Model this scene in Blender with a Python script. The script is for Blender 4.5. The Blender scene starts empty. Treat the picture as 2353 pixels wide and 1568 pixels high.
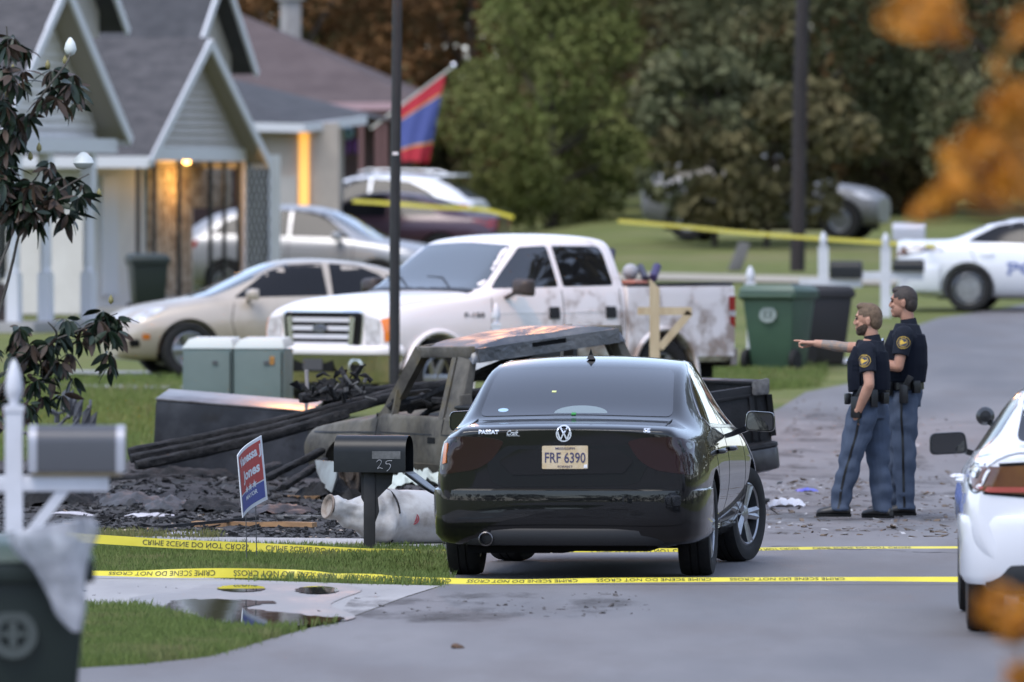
import bpy, bmesh, math, random
import numpy as np
from mathutils import Vector, Matrix, noise, geometry, Euler
from mathutils.bvhtree import BVHTree

random.seed(7); np.random.seed(7)
PI = math.pi
R = math.radians
scene = bpy.context.scene
col = scene.collection

# ------------------------------------------------------------------ camera
H = 2.55                       # lens height above the road
LENS = 380.0
cam_d = bpy.data.cameras.new('camera')
cam_d.lens = LENS; cam_d.sensor_width = 36.0
cam_d.clip_start = 0.5; cam_d.clip_end = 2000
cam_d.dof.use_dof = True
cam_d.dof.focus_distance = 77.0
cam_d.dof.aperture_fstop = 4.4
cam_d.dof.aperture_blades = 0
cam = bpy.data.objects.new('camera', cam_d)
cam.location = (0, 0, H)
cam.rotation_euler = (PI / 2 - 0.0132, 0, 0)
col.objects.link(cam)
scene.camera = cam

# ------------------------------------------------------------------ sky, sun, exposure
SUN_EL, SUN_AZ = R(58), R(215)      # azimuth measured clockwise from +Y
world = bpy.data.worlds.new('World'); scene.world = world
world.use_nodes = True
wn = world.node_tree.nodes; wl = world.node_tree.links
bg = wn['Background']
sky = wn.new('ShaderNodeTexSky'); sky.sky_type = 'NISHITA'
sky.sun_disc = False; sky.sun_elevation = SUN_EL; sky.sun_rotation = SUN_AZ
sky.air_density = 1.0; sky.dust_density = 0.4; sky.ozone_density = 2.5
ovc = wn.new('ShaderNodeMix'); ovc.data_type = 'RGBA'          # thin even overcast over the clear sky
ovc.inputs['Factor'].default_value = 0.6
ovc.inputs['B'].default_value = (2.5, 2.8, 3.65, 1.0)
wl.new(sky.outputs['Color'], ovc.inputs['A'])
wl.new(ovc.outputs['Result'], bg.inputs['Color'])
bg.inputs['Strength'].default_value = 0.14
sun_d = bpy.data.lights.new('sun', 'SUN'); sun_d.energy = 0.9; sun_d.angle = R(30)
sun_d.color = (1.0, 0.94, 0.87)
sun = bpy.data.objects.new('sun', sun_d); col.objects.link(sun)
sdir = Vector((math.sin(SUN_AZ) * math.cos(SUN_EL), math.cos(SUN_AZ) * math.cos(SUN_EL), math.sin(SUN_EL)))
sun.rotation_euler = (-sdir).to_track_quat('-Z', 'Y').to_euler()
sun.location = (0, 60, 60)
scene.view_settings.view_transform = 'Standard'
scene.view_settings.look = 'None'
scene.view_settings.gamma = 1.0
scene.view_settings.use_curve_mapping = False
scene.view_settings.exposure = 1.5
scene.render.engine = 'CYCLES'
scene.cycles.use_denoising = True
try: scene.cycles.denoiser = 'OPENIMAGEDENOISE'
except Exception: pass
scene.cycles.max_bounces = 6
scene.cycles.transparent_max_bounces = 8
scene.cycles.caustics_reflective = False
scene.cycles.caustics_refractive = False

# ------------------------------------------------------------------ picture geometry helpers (2353 px wide reading frame)
FV = LENS / 36.0 * 2353.0
def X(v, d): return (v - 1176.5) * d / FV
def Zv(v, d): return H - (v - 456.0) * d / FV

# ------------------------------------------------------------------ terrain
ZT = [(0, 0), (100, 0), (120, .19), (135, .36), (165, .80), (207, 1.75), (240, 2.3), (300, 3.6), (420, 7.0), (900, 14)]
def interp(tab, v):
    if v <= tab[0][0]: return tab[0][1]
    for (a, za), (b, zb) in zip(tab, tab[1:]):
        if v <= b:
            t = (v - a) / (b - a); return za + (zb - za) * t
    return tab[-1][1]
def ground_z(x, y):
    z = interp(ZT, y)
    if y > 140:
        k = min(1, max(0, (2.0 - x) / 6.0)) * min(1, (y - 140) / 40) * min(1, max(0, (300 - y) / 60))
        z *= 1 - 0.46 * k
    return z

# ------------------------------------------------------------------ materials
MATS = {}
def mat(name, color, rough=0.6, metal=0.0, spec=0.5, coat=0.0, coat_rough=0.03, color2=None, scale=8.0, detail=4.0,
        lo=0.35, hi=0.65, bump=0.0, bump_scale=None, stretch=None, emit=None, emit_str=0.0, alpha=1.0, trans=0.0,
        color3=None, scale3=3.0, lo3=.5, hi3=.6, rough2=None, coords='Object', sheen=0.0):
    if name in MATS: return MATS[name]
    m = bpy.data.materials.new(name); m.use_nodes = True
    nt = m.node_tree; b = nt.nodes['Principled BSDF']
    def c4(c): return (c[0], c[1], c[2], 1.0) if len(c) == 3 else c
    b.inputs['Base Color'].default_value = c4(color)
    b.inputs['Roughness'].default_value = rough
    b.inputs['Metallic'].default_value = metal
    b.inputs['Specular IOR Level'].default_value = spec
    b.inputs['Coat Weight'].default_value = coat
    b.inputs['Coat Roughness'].default_value = coat_rough
    b.inputs['Alpha'].default_value = alpha
    b.inputs['Transmission Weight'].default_value = trans
    b.inputs['Sheen Weight'].default_value = sheen
    if emit: 
        b.inputs['Emission Color'].default_value = c4(emit); b.inputs['Emission Strength'].default_value = emit_str
    need = color2 or bump or color3 or rough2 is not None
    if need:
        tc = nt.nodes.new('ShaderNodeTexCoord'); mp = nt.nodes.new('ShaderNodeMapping')
        nt.links.new(tc.outputs[coords], mp.inputs['Vector'])
        if stretch: mp.inputs['Scale'].default_value = stretch
        def nz(sc, det=detail):
            n = nt.nodes.new('ShaderNodeTexNoise'); n.inputs['Scale'].default_value = sc
            n.inputs['Detail'].default_value = det; n.inputs['Roughness'].default_value = .6
            nt.links.new(mp.outputs['Vector'], n.inputs['Vector']); return n
        def ramp(n, a, c):
            r = nt.nodes.new('ShaderNodeMapRange'); r.inputs[1].default_value = a; r.inputs[2].default_value = c
            nt.links.new(n.outputs['Fac'], r.inputs[0]); return r
        last = None
        if color2 or rough2 is not None:
            n = nz(scale); r = ramp(n, lo, hi)
            if color2:
                mx = nt.nodes.new('ShaderNodeMix'); mx.data_type = 'RGBA'
                mx.inputs['A'].default_value = c4(color); mx.inputs['B'].default_value = c4(color2)
                nt.links.new(r.outputs[0], mx.inputs['Factor']); last = mx
            if rough2 is not None:
                rr = nt.nodes.new('ShaderNodeMapRange'); rr.inputs[3].default_value = rough; rr.inputs[4].default_value = rough2
                nt.links.new(r.outputs[0], rr.inputs[0]); nt.links.new(rr.outputs[0], b.inputs['Roughness'])
        if color3:
            n3 = nz(scale3, 6); r3 = ramp(n3, lo3, hi3)
            mx3 = nt.nodes.new('ShaderNodeMix'); mx3.data_type = 'RGBA'
            mx3.inputs['B'].default_value = c4(color3)
            if last: nt.links.new(last.outputs['Result'], mx3.inputs['A'])
            else: mx3.inputs['A'].default_value = c4(color)
            nt.links.new(r3.outputs[0], mx3.inputs['Factor']); last = mx3
        if last: nt.links.new(last.outputs['Result'], b.inputs['Base Color'])
        if bump:
            nb = nz(bump_scale or scale * 4, 5); bp = nt.nodes.new('ShaderNodeBump')
            bp.inputs['Strength'].default_value = 1.0; bp.inputs['Distance'].default_value = bump
            nt.links.new(nb.outputs['Fac'], bp.inputs['Height']); nt.links.new(bp.outputs['Normal'], b.inputs['Normal'])
    MATS[name] = m
    return m

# ------------------------------------------------------------------ objects
def tag(o, label=None, cat=None, group=None, kind=None):
    if label: o['label'] = label
    if cat: o['category'] = cat
    if group: o['group'] = group
    if kind: o['kind'] = kind
    return o
def thing(name, label, cat, loc=(0, 0, 0), rz=0, group=None, rot=None):
    o = bpy.data.objects.new(name, None); col.objects.link(o)
    o.empty_display_size = .2
    o.location = loc; o.rotation_euler = rot if rot else (0, 0, rz)
    return tag(o, label, cat, group)
def link(name, me, m=None, parent=None):
    o = bpy.data.objects.new(name, me); col.objects.link(o)
    if m is not None and not me.materials: me.materials.append(m)
    if parent is not None: o.parent = parent
    return o
def copy_tree(o, parent=None):
    c = o.copy(); col.objects.link(c)
    if parent is not None: c.parent = parent
    for ch in list(o.children): copy_tree(ch, c)
    return c

def smooth_mesh(me, ang=35):
    me.polygons.foreach_set('use_smooth', [True] * len(me.polygons))
    if ang < 179: me.set_sharp_from_angle(angle=R(ang))

class MB:
    """collects geometry for one mesh"""
    def __init__(s): s.v = []; s.f = []
    def add(s, vs, fs, M=None):
        n = len(s.v)
        if M is not None: vs = [M @ Vector(v) for v in vs]
        s.v += [tuple(v) for v in vs]; s.f += [tuple(i + n for i in f) for f in fs]; return s
    def box(s, c, d, M=None, taper=None):
        x, y, z = d[0] / 2, d[1] / 2, d[2] / 2; t = taper or 1.0
        vs = [(-x, -y, -z), (x, -y, -z), (x, y, -z), (-x, y, -z), (-x * t, -y * t, z), (x * t, -y * t, z), (x * t, y * t, z), (-x * t, y * t, z)]
        vs = [(a + c[0], b + c[1], e + c[2]) for a, b, e in vs]
        return s.add(vs, [(3, 2, 1, 0), (4, 5, 6, 7), (0, 1, 5, 4), (1, 2, 6, 5), (2, 3, 7, 6), (3, 0, 4, 7)], M)
    def bbox(s, lo, hi, M=None):
        return s.box([(a + b) / 2 for a, b in zip(lo, hi)], [b - a for a, b in zip(lo, hi)], M)
    def bar(s, p, q, w, h, up=(0, 0, 1)):
        p, q = Vector(p), Vector(q); a = (q - p); L = a.length; a.normalize()
        u = Vector(up); sd = a.cross(u)
        if sd.length < 1e-4: sd = a.cross(Vector((1, 0, 0)))
        sd.normalize(); u = sd.cross(a)
        M = Matrix(((a.x, sd.x, u.x, p.x), (a.y, sd.y, u.y, p.y), (a.z, sd.z, u.z, p.z), (0, 0, 0, 1)))
        return s.box((L / 2, 0, 0), (L, w, h), M)
    def tube(s, path, rad, n=8, caps=True, flat=1.0, up=None):
        P = [Vector(p) for p in path]; k = len(P)
        if not hasattr(rad, '__len__'): rad = [rad] * k
        vs = []; fs = []; prev = None
        for i in range(k):
            a = (P[min(i + 1, k - 1)] - P[max(i - 1, 0)])
            if a.length < 1e-9: a = Vector((0, 0, 1))
            a.normalize()
            if prev is None:
                u = Vector(up) if up else (Vector((0, 0, 1)) if abs(a.z) < .9 else Vector((1, 0, 0)))
                sd = a.cross(u).normalized()
            else:
                sd = (prev - a * prev.dot(a)).normalized()
            prev = sd; u = sd.cross(a)
            r = rad[i]; rx, ry = (r if hasattr(r, '__len__') else (r, r * flat))
            for j in range(n):
                t = 2 * PI * j / n
                vs.append(P[i] + sd * (math.cos(t) * rx) + u * (math.sin(t) * ry))
        for i in range(k - 1):
            for j in range(n):
                fs.append((i * n + j, i * n + (j + 1) % n, (i + 1) * n + (j + 1) % n, (i + 1) * n + j))
        if caps:
            fs.append(tuple(range(n - 1, -1, -1))); fs.append(tuple((k - 1) * n + j for j in range(n)))
        return s.add(vs, fs)
    def lathe(s, prof, n=24, M=None, close=False):
        """prof: (r, h) pairs, revolved round local Z"""
        k = len(prof); vs = []; fs = []
        for r, h in prof:
            for j in range(n):
                t = 2 * PI * j / n; vs.append((r * math.cos(t), r * math.sin(t), h))
        for i in range(k - 1 + (1 if close else 0)):
            i2 = (i + 1) % k
            for j in range(n):
                fs.append((i * n + j, i * n + (j + 1) % n, i2 * n + (j + 1) % n, i2 * n + j))
        if not close:
            if prof[0][0] > 1e-4: fs.append(tuple(range(n - 1, -1, -1)))
            if prof[-1][0] > 1e-4: fs.append(tuple((k - 1) * n + j for j in range(n)))
        return s.add(vs, fs, M)
    def ball(s, c, r, M=None, nu=12, nv=8):
        if not hasattr(r, '__len__'): r = (r, r, r)
        vs = [(0, 0, -1)]; fs = []
        for i in range(1, nv):
            p = -PI / 2 + PI * i / nv
            for j in range(nu):
                t = 2 * PI * j / nu; vs.append((math.cos(p) * math.cos(t), math.cos(p) * math.sin(t), math.sin(p)))
        vs.append((0, 0, 1)); e = len(vs) - 1
        for j in range(nu): fs.append((0, 1 + (j + 1) % nu, 1 + j))
        for i in range(nv - 2):
            for j in range(nu):
                a = 1 + i * nu + j; b = 1 + i * nu + (j + 1) % nu; fs.append((a, b, b + nu, a + nu))
        for j in range(nu): fs.append((e, 1 + (nv - 2) * nu + j, 1 + (nv - 2) * nu + (j + 1) % nu))
        vs = [(x * r[0] + c[0], y * r[1] + c[1], z * r[2] + c[2]) for x, y, z in vs]
        return s.add(vs, fs, M)
    def prism(s, poly, a, b, axis='y', M=None):
        """poly: 2-D outline extruded from a to b along axis ('y': (x,z); 'x': (y,z); 'z': (x,y))"""
        def p3(p, t):
            return (p[0], t, p[1]) if axis == 'y' else ((t, p[0], p[1]) if axis == 'x' else (p[0], p[1], t))
        n = len(poly)
        vs = [p3(p, a) for p in poly] + [p3(p, b) for p in poly]
        fs = [tuple(range(n))[::-1], tuple(range(n, 2 * n))] + [(i, (i + 1) % n, n + (i + 1) % n, n + i) for i in range(n)]
        return s.add(vs, fs, M)
    def mesh(s, name, ang=None, bevel=0, fix=True):
        me = bpy.data.meshes.new(name); me.from_pydata(s.v, [], s.f)
        if fix or bevel:
            bm = bmesh.new(); bm.from_mesh(me)
            if bevel:
                es = [e for e in bm.edges if len(e.link_faces) == 2 and e.calc_face_angle(0) > R(40)]
                bmesh.ops.bevel(bm, geom=es, offset=bevel, segments=2, affect='EDGES', profile=.6)
            bmesh.ops.recalc_face_normals(bm, faces=bm.faces)
            bm.to_mesh(me); bm.free()
        if ang or bevel: smooth_mesh(me, ang or 35)
        me.update(); return me
    def build(s, name, m, parent=None, ang=None, bevel=0, fix=True):
        return link(name, s.mesh(name, ang, bevel, fix), m, parent)

def arc_poly(pts, r, n=5):
    """round the corners of a polygon"""
    out = []; k = len(pts)
    for i in range(k):
        p0, p, p1 = Vector(pts[i - 1]), Vector(pts[i]), Vector(pts[(i + 1) % k])
        rr = r[i] if hasattr(r, '__len__') else r
        a = (p0 - p); b = (p1 - p); rr = min(rr, a.length * .49, b.length * .49)
        if rr < 1e-5: out.append(tuple(p)); continue
        A = p + a.normalized() * rr; B = p + b.normalized() * rr
        for j in range(n + 1):
            t = j / n; q = A * (1 - t) ** 2 + p * (2 * t * (1 - t)) + B * t * t; out.append((q[0], q[1]))
    return out
def catmull(pts, m=8, closed=False):
    P = [Vector(p) for p in pts]; k = len(P); out = []
    rng = range(k) if closed else range(k - 1)
    for i in rng:
        p0 = P[(i - 1) % k] if (closed or i > 0) else P[0]; p1 = P[i]; p2 = P[(i + 1) % k]
        p3 = P[(i + 2) % k] if (closed or i + 2 < k) else P[-1]
        for j in range(m):
            t = j / m
            out.append(.5 * ((2 * p1) + (p2 - p0) * t + (2 * p0 - 5 * p1 + 4 * p2 - p3) * t * t + (3 * p1 - p0 - 3 * p2 + p3) * t ** 3))
    if not closed: out.append(P[-1])
    return out
def densify(poly, step, closed=True):
    out = []; k = len(poly)
    for i in range(k if closed else k - 1):
        a, b = Vector(poly[i]), Vector(poly[(i + 1) % k]); L = (b - a).length
        n = max(1, int(math.ceil(L / step)))
        for j in range(n): out.append(tuple(a + (b - a) * (j / n)))
    if not closed: out.append(tuple(poly[-1]))
    return out
def inside(p, poly):
    c = False; x, y = p; n = len(poly); j = n - 1
    for i in range(n):
        xi, yi = poly[i]; xj, yj = poly[j]
        if (yi > y) != (yj > y) and x < (xj - xi) * (y - yi) / (yj - yi) + xi: c = not c
        j = i
    return c
def tri_poly(poly, step, step2=None):
    """triangulate an outline with interior points every step"""
    sx, sy = step, step2 or step
    out = []
    k = len(poly)
    for i in range(k):
        a, b = Vector(poly[i]), Vector(poly[(i + 1) % k]); e = b - a
        n = max(1, int(math.ceil(max(abs(e.x) / sx, abs(e.y) / sy))))
        for j in range(n): out.append(a + e * (j / n))
    nb = len(out)
    xs = [p[0] for p in out]; ys = [p[1] for p in out]
    pts = list(out); bset = [(p[0], p[1]) for p in out]
    nx = int((max(xs) - min(xs)) / sx); ny = int((max(ys) - min(ys)) / sy)
    ba = np.array(bset)
    for i in range(1, nx + 1):
        for j in range(1, ny + 1):
            p = (min(xs) + i * sx - sx * .5 * (j % 2), min(ys) + j * sy)
            if not inside(p, bset): continue
            dd = ((ba[:, 0] - p[0]) / sx) ** 2 + ((ba[:, 1] - p[1]) / sy) ** 2
            if dd.min() < .16: continue
            pts.append(Vector(p))
    edges = [(i, (i + 1) % nb) for i in range(nb)]
    vs, es, fs, ov, oe, of = geometry.delaunay_2d_cdt([Vector(p) for p in pts], edges, [], 1, 1e-6)
    return [(v[0], v[1]) for v in vs], [tuple(f) for f in fs]

def sheet(name, poly, zoff, m, step=1.0, step2=None, kind='structure', label=None, parent=None):
    vs, fs = tri_poly(poly, step, step2)
    me = bpy.data.meshes.new(name)
    me.from_pydata([(x, y, ground_z(x, y) + zoff) for x, y in vs], [], fs)
    bm = bmesh.new(); bm.from_mesh(me); bmesh.ops.recalc_face_normals(bm, faces=bm.faces)
    for f in bm.faces:
        if f.normal.z < 0: f.normal_flip()
    bm.to_mesh(me); bm.free(); smooth_mesh(me, 180)
    o = link(name, me, m, parent)
    if kind: o['kind'] = kind
    if label: o['label'] = label
    return o

# ------------------------------------------------------------------ text as mesh
TXT = {}
def text_mesh(s, bold=0.0):
    key = (s, bold)
    if key in TXT: return TXT[key]
    c = bpy.data.curves.new('t', 'FONT'); c.body = s; c.size = 1.0; c.offset = bold; c.resolution_u = 3
    o = bpy.data.objects.new('t', c); col.objects.link(o)
    dg = bpy.context.evaluated_depsgraph_get()
    me = bpy.data.meshes.new_from_object(o.evaluated_get(dg))
    vs = np.array([v.co[:] for v in me.vertices]).reshape(-1, 3); fs = [tuple(p.vertices) for p in me.polygons]
    bpy.data.objects.remove(o); bpy.data.curves.remove(c); bpy.data.meshes.remove(me)
    lo, hi = vs.min(0), vs.max(0)
    vs = vs.copy(); vs[:, 0] = (vs[:, 0] - lo[0]) / (hi[0] - lo[0]); vs[:, 1] = (vs[:, 1] - lo[1]) / (hi[1] - lo[1])
    TXT[key] = ([(a[0], a[1]) for a in vs], fs, (hi[0] - lo[0]) / (hi[1] - lo[1]))
    return TXT[key]
# ================================================================== GROUND
M_lawn = mat('lawn', (.105, .125, .038), .9, spec=.1, color2=(.165, .175, .058), scale=.9, detail=6, bump=.03, bump_scale=14,
             color3=(.20, .17, .09), scale3=.3, lo3=.5, hi3=.75)
M_blade = mat('grass_blade', (.092, .135, .034), .8, spec=.15, color2=(.155, .195, .062), scale=25, detail=2, color3=(.21, .195, .09), scale3=1.3, lo3=.52, hi3=.72)
M_asphalt = mat('asphalt', (.110, .104, .106), .66, spec=.4, color2=(.185, .175, .176), scale=.6, detail=10, lo=.36, hi=.66, bump=.006, bump_scale=90,
                color3=(.115, .098, .092), scale3=.9, lo3=.48, hi3=.78, rough2=.75, stretch=(1, .18, 1))
M_concrete = mat('concrete', (.34, .325, .315), .7, color2=(.26, .25, .245), scale=1.3, detail=8, bump=.004, bump_scale=60,
                 color3=(.20, .19, .18), scale3=4, lo3=.6, hi3=.85, stretch=(1, .3, 1))
M_wet = mat('wet_concrete', (.17, .168, .168), .42, spec=.4, color2=(.24, .236, .232), scale=3, detail=7, rough2=.65, bump=.002, bump_scale=40, stretch=(1, .3, 1))
M_water = mat('puddle_water', (.018, .022, .014), .015, spec=.8, bump=.0003, bump_scale=3)
M_ash = mat('ash_soil', (.022, .021, .021), .9, spec=.3, color2=(.060, .057, .058), scale=2.5, detail=10, lo=.35, hi=.7, bump=.03, bump_scale=12,
            color3=(.12, .11, .10), scale3=1.1, lo3=.60, hi3=.85, stretch=(1, .5, 1))
M_path = mat('pale_path', (.30, .26, .20), .85, color2=(.36, .32, .25), scale=1.0, bump=.005)

def dv(y, z=0.0): return FV * (H - z) / (y - 456.0)
def gp(vx, vy):
    d = dv(vy); return (X(vx, d), d)
def gpt(vx, vy):
    """like gp, on the rising ground"""
    lo, hi = 55.0, 300.0
    for _ in range(50):
        m_ = (lo + hi) / 2
        yy = 456 + (H - ground_z(X(vx, m_), m_)) * FV / m_
        if yy > vy: lo = m_
        else: hi = m_
    return (X(vx, lo), lo)

# base sheet
ys = [-900, -300, -100, -40, -15] + list(np.arange(2, 50, 4)) + list(np.arange(50, 110, .5)) + list(np.arange(110, 260, 2.0)) + [260, 280, 300, 340, 400, 500, 700, 900]
xs = [-600, -300, -150, -80, -40, -25] + list(np.arange(-16, 16.1, .8)) + [25, 40, 80, 150, 300, 600]
vv = []; ff = []
for j, y in enumerate(ys):
    for i, x in enumerate(xs):
        bmp = .012 * noise.noise(Vector((x * 1.3, y * .8, 0))) if 55 < y < 110 else 0
        vv.append((x, y, ground_z(x, y) + bmp - .012))
nx = len(xs)
for j in range(len(ys) - 1):
    for i in range(nx - 1):
        ff.append((j * nx + i, j * nx + i + 1, (j + 1) * nx + i + 1, (j + 1) * nx + i))
me = bpy.data.meshes.new('ground'); me.from_pydata(vv, [], ff); smooth_mesh(me, 180)
tag(link('ground', me, M_lawn), kind='structure')

road_left = [gp(-900, 1570), gp(-300, 1548), gp(190, 1537), gp(330, 1528), gp(480, 1511), gp(600, 1476), gp(700, 1448), gp(790, 1428),
             gp(930, 1375), gp(1010, 1350), gp(1030, 1338), gp(1024, 1300), gp(1021, 1262), gp(1015, 1240), (.10, 90), (1.05, 100), (1.9, 110), (3.0, 121), (3.45, 127), (4.15, 131),
             (4.55, 137), (4.9, 146), (5.6, 155), (6.4, 162), (8.0, 169), (16, 176)]
road_right = [(20, 168), (14, 150), (12, 130), (10.5, 110), (9, 90), (7.5, 70), (6.5, 56), (6, -60), (-9, -60), (-9, 30)]
road_o = sheet('road', road_left + road_right, .004, M_asphalt, .9, 3.0)
M_crack = mat('tar_crack', (.085, .08, .08), .8)
rngc = random.Random(17)
for (x0_, y0_, x1_, y1_) in ((1.9, 79.0, 3.6, 77.0), (1.2, 101, 4.2, 97), (2.4, 112, 5.2, 116), (3.0, 84, 3.7, 104)):
    n_ = 26; A_ = []; B_ = []
    for i_ in range(n_ + 1):
        u_ = i_ / n_; cx_ = x0_ + (x1_ - x0_) * u_ + .10 * noise.noise(Vector((u_ * 7, x0_, 1))); cy_ = y0_ + (y1_ - y0_) * u_ + .5 * noise.noise(Vector((u_ * 6, y0_, 5))) + .08 * rngc.uniform(-1, 1)
        wy_ = .02 + .02 * rngc.random(); A_.append((cx_, cy_ + wy_, ground_z(cx_, cy_) + .008)); B_.append((cx_ + .012, cy_ - wy_, ground_z(cx_, cy_) + .008))
    me = bpy.data.meshes.new('road_crack'); me.from_pydata(A_ + B_, [], [(i_, i_ + 1, n_ + 2 + i_, n_ + 1 + i_) for i_ in range(n_)]); link('road_crack', me, M_crack, road_o)
M_stain = bpy.data.materials.new('soot_stain'); M_stain.use_nodes = True
nt_ = M_stain.node_tree; b_ = nt_.nodes['Principled BSDF']; b_.inputs['Base Color'].default_value = (.055, .046, .042, 1); b_.inputs['Roughness'].default_value = .85
tc_ = nt_.nodes.new('ShaderNodeTexCoord'); mp_ = nt_.nodes.new('ShaderNodeMapping'); mp_.inputs['Scale'].default_value = (1, .3, 1); nz_ = nt_.nodes.new('ShaderNodeTexNoise'); nz_.inputs['Scale'].default_value = 1.6; nz_.inputs['Detail'].default_value = 9; nz_.inputs['Roughness'].default_value = .68
mr_ = nt_.nodes.new('ShaderNodeMapRange'); mr_.inputs[1].default_value = .50; mr_.inputs[2].default_value = .72; mr_.inputs[4].default_value = .75
nt_.links.new(tc_.outputs['Object'], mp_.inputs['Vector']); nt_.links.new(mp_.outputs['Vector'], nz_.inputs['Vector']); nt_.links.new(nz_.outputs['Fac'], mr_.inputs[0]); nt_.links.new(mr_.outputs[0], b_.inputs['Alpha'])
sheet('road_stain', [tuple(p) for p in catmull([gp(1600, 1235), gp(1850, 1225), gp(2150, 1215), gp(2220, 1150), gp(2120, 1060), gp(2000, 1000), gp(1880, 985), gp(1760, 1040), gp(1650, 1120)], 4, True)], .009, M_stain, .5, 1.5)
sheet('road_stain', [tuple(p) for p in catmull([gp(850, 1370), gp(1300, 1365), gp(1500, 1375), gp(1350, 1420), gp(950, 1435), gp(800, 1432)], 4, True)], .009, M_stain, .5, 1.5)
drive_near = [gp(-500, 1306), gp(190, 1318), gp(420, 1328), gp(600, 1337), gp(830, 1345), gp(1012, 1349), gp(932, 1374), gp(792, 1427),
              gp(640, 1424), gp(400, 1402), gp(190, 1394), gp(-500, 1392)]
sheet('driveway', drive_near, .008, M_concrete, .4, 1.0)
wet = [gp(300, 1378), gp(420, 1362), gp(480, 1348), gp(640, 1345), gp(800, 1350), gp(830, 1362), gp(790, 1378), gp(760, 1395), gp(800, 1412), gp(815, 1424), gp(760, 1432),
       gp(600, 1428), gp(430, 1412), gp(330, 1398)]
sheet('wet_concrete', [tuple(p) for p in catmull(wet, 5, True)], .012, M_wet, .25, .8)
pud = [gp(383, 1397), gp(402, 1386), gp(470, 1383), gp(560, 1385), gp(634, 1389), gp(600, 1395), gp(557, 1402), gp(600, 1408), gp(680, 1417), gp(747, 1424), gp(795, 1425), gp(770, 1434),
       gp(720, 1441), gp(613, 1449), gp(500, 1445), gp(395, 1437), gp(360, 1420)]
def ragged(pts, amp):
    out = []
    for i, p in enumerate(catmull(pts, 8, True)):
        out.append((p[0] + amp * .3 * noise.noise(Vector((i * .35, 2, 0))), p[1] + amp * noise.noise(Vector((i * .35, 7, 0)))))
    return out
sheet('puddle', ragged(pud, .16), .017, M_water, .4, 1.0)
def oval(cx, cy, rx, ry, n=28):
    return [gp(cx + rx * math.cos(2 * PI * i / n) * (1 + .1 * math.sin(3 * i)), cy + ry * math.sin(2 * PI * i / n)) for i in range(n)]
sheet('puddle', oval(555, 1358, 55, 8), .017, M_water, .3, .6)
sheet('puddle', oval(729, 1362, 50, 9), .017, M_water, .3, .6)
drive_far = [gp(-500, 1224), gp(200, 1233), gp(600, 1238), gp(1013, 1242), gp(1020, 1263), gp(600, 1258), gp(200, 1252), gp(-500, 1248)]
sheet('driveway', drive_far, .008, M_concrete, .4, .8)
lot = [gp(-700, 1222), gp(300, 1235), gp(1012, 1241), (.15, 90), (1.0, 99.5), gp(700, 1078), gp(300, 1062), gp(-700, 1070)]
def heapf(x, y):
    cx, cy = X(480, 93), 92.5
    return .09 * math.exp(-((x - cx) / 1.3) ** 2 - ((y - cy) / 3.0) ** 2) + .07 * math.exp(-((x + 2.9) / .9) ** 2 - ((y - 92) / 3) ** 2)
lot_o = sheet('burned_ground', lot, .006, M_ash, .10, .28)
for v in lot_o.data.vertices:
    x_, y_ = v.co.x, v.co.y; k_ = min(1, max(0, (y_ - 81.5) / 3))
    v.co.z += k_ * (heapf(x_, y_) * .9 + .035 * max(-.2, noise.noise(Vector((x_ * 3.1, y_ * 1.6, 0)))) + .018 * noise.noise(Vector((x_ * 9, y_ * 5, 3))))
path = [gpt(120, 893), gpt(440, 897), gpt(440, 890), gpt(120, 887)]
sheet('garden_path', path, .02, M_concrete, .5, 2)
sheet('garden_path', [gpt(100, 862), gpt(420, 866), gpt(420, 858), gpt(100, 853)], .02, M_concrete, .5, 2)
sheet('far_road', [gpt(1330, 652), gpt(2160, 659), gpt(2150, 643), gpt(1330, 637)], .02, M_path, 1.0, 3)
sheet('side_driveway', [gpt(1870, 838), gpt(1985, 838), gpt(1960, 826), gpt(1870, 828)], .02, M_concrete, .5, 2)

def grass(name, polys, n, hmin, hmax, w, m, lean=.5, seed=1, clump=0.0):
    rng = np.random.RandomState(seed)
    pts = []
    for poly, share in polys:
        a = np.array(poly); lo, hi = a.min(0), a.max(0); got = []
        need = int(n * share)
        while len(got) < need:
            q = rng.uniform(lo, hi, (need, 2))
            for p in q:
                if len(got) >= need: break
                if inside(p, poly) and (not clump or noise.noise(Vector((p[0] * 2.2, p[1] * 1.2, 3))) + rng.uniform(-.3, .6) > clump): got.append(p)
        pts += got
    pts = np.array(pts); k = len(pts)
    pts = pts + np.c_[rng.normal(0, .035, k), rng.normal(0, .13, k)]
    z = np.array([ground_z(p[0], p[1]) for p in pts])
    ang = rng.uniform(0, 2 * PI, k); hh = rng.uniform(hmin, hmax, k); ln = rng.uniform(0, lean, k) * hh; la = rng.uniform(0, 2 * PI, k)
    ww = w * rng.uniform(.6, 1.3, k)
    V = np.zeros((k, 4, 3))
    dx, dy = np.cos(ang) * ww / 2, np.sin(ang) * ww / 2
    V[:, 0] = np.c_[pts[:, 0] - dx, pts[:, 1] - dy, z - .01]; V[:, 1] = np.c_[pts[:, 0] + dx, pts[:, 1] + dy, z - .01]
    V[:, 2] = np.c_[pts[:, 0] + np.cos(la) * ln * .35 + dx * .7, pts[:, 1] + np.sin(la) * ln * .35 + dy * .7, z + hh * .6]
    V[:, 3] = np.c_[pts[:, 0] + np.cos(la) * ln, pts[:, 1] + np.sin(la) * ln, z + hh]
    F = np.arange(k * 4).reshape(k, 4)
    fs = np.concatenate([F[:, [0, 1, 2]], F[:, [0, 2, 3]]])
    me = bpy.data.meshes.new(name); me.from_pydata(V.reshape(-1, 3).tolist(), [], fs.tolist())
    return link(name, me, m)
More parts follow.
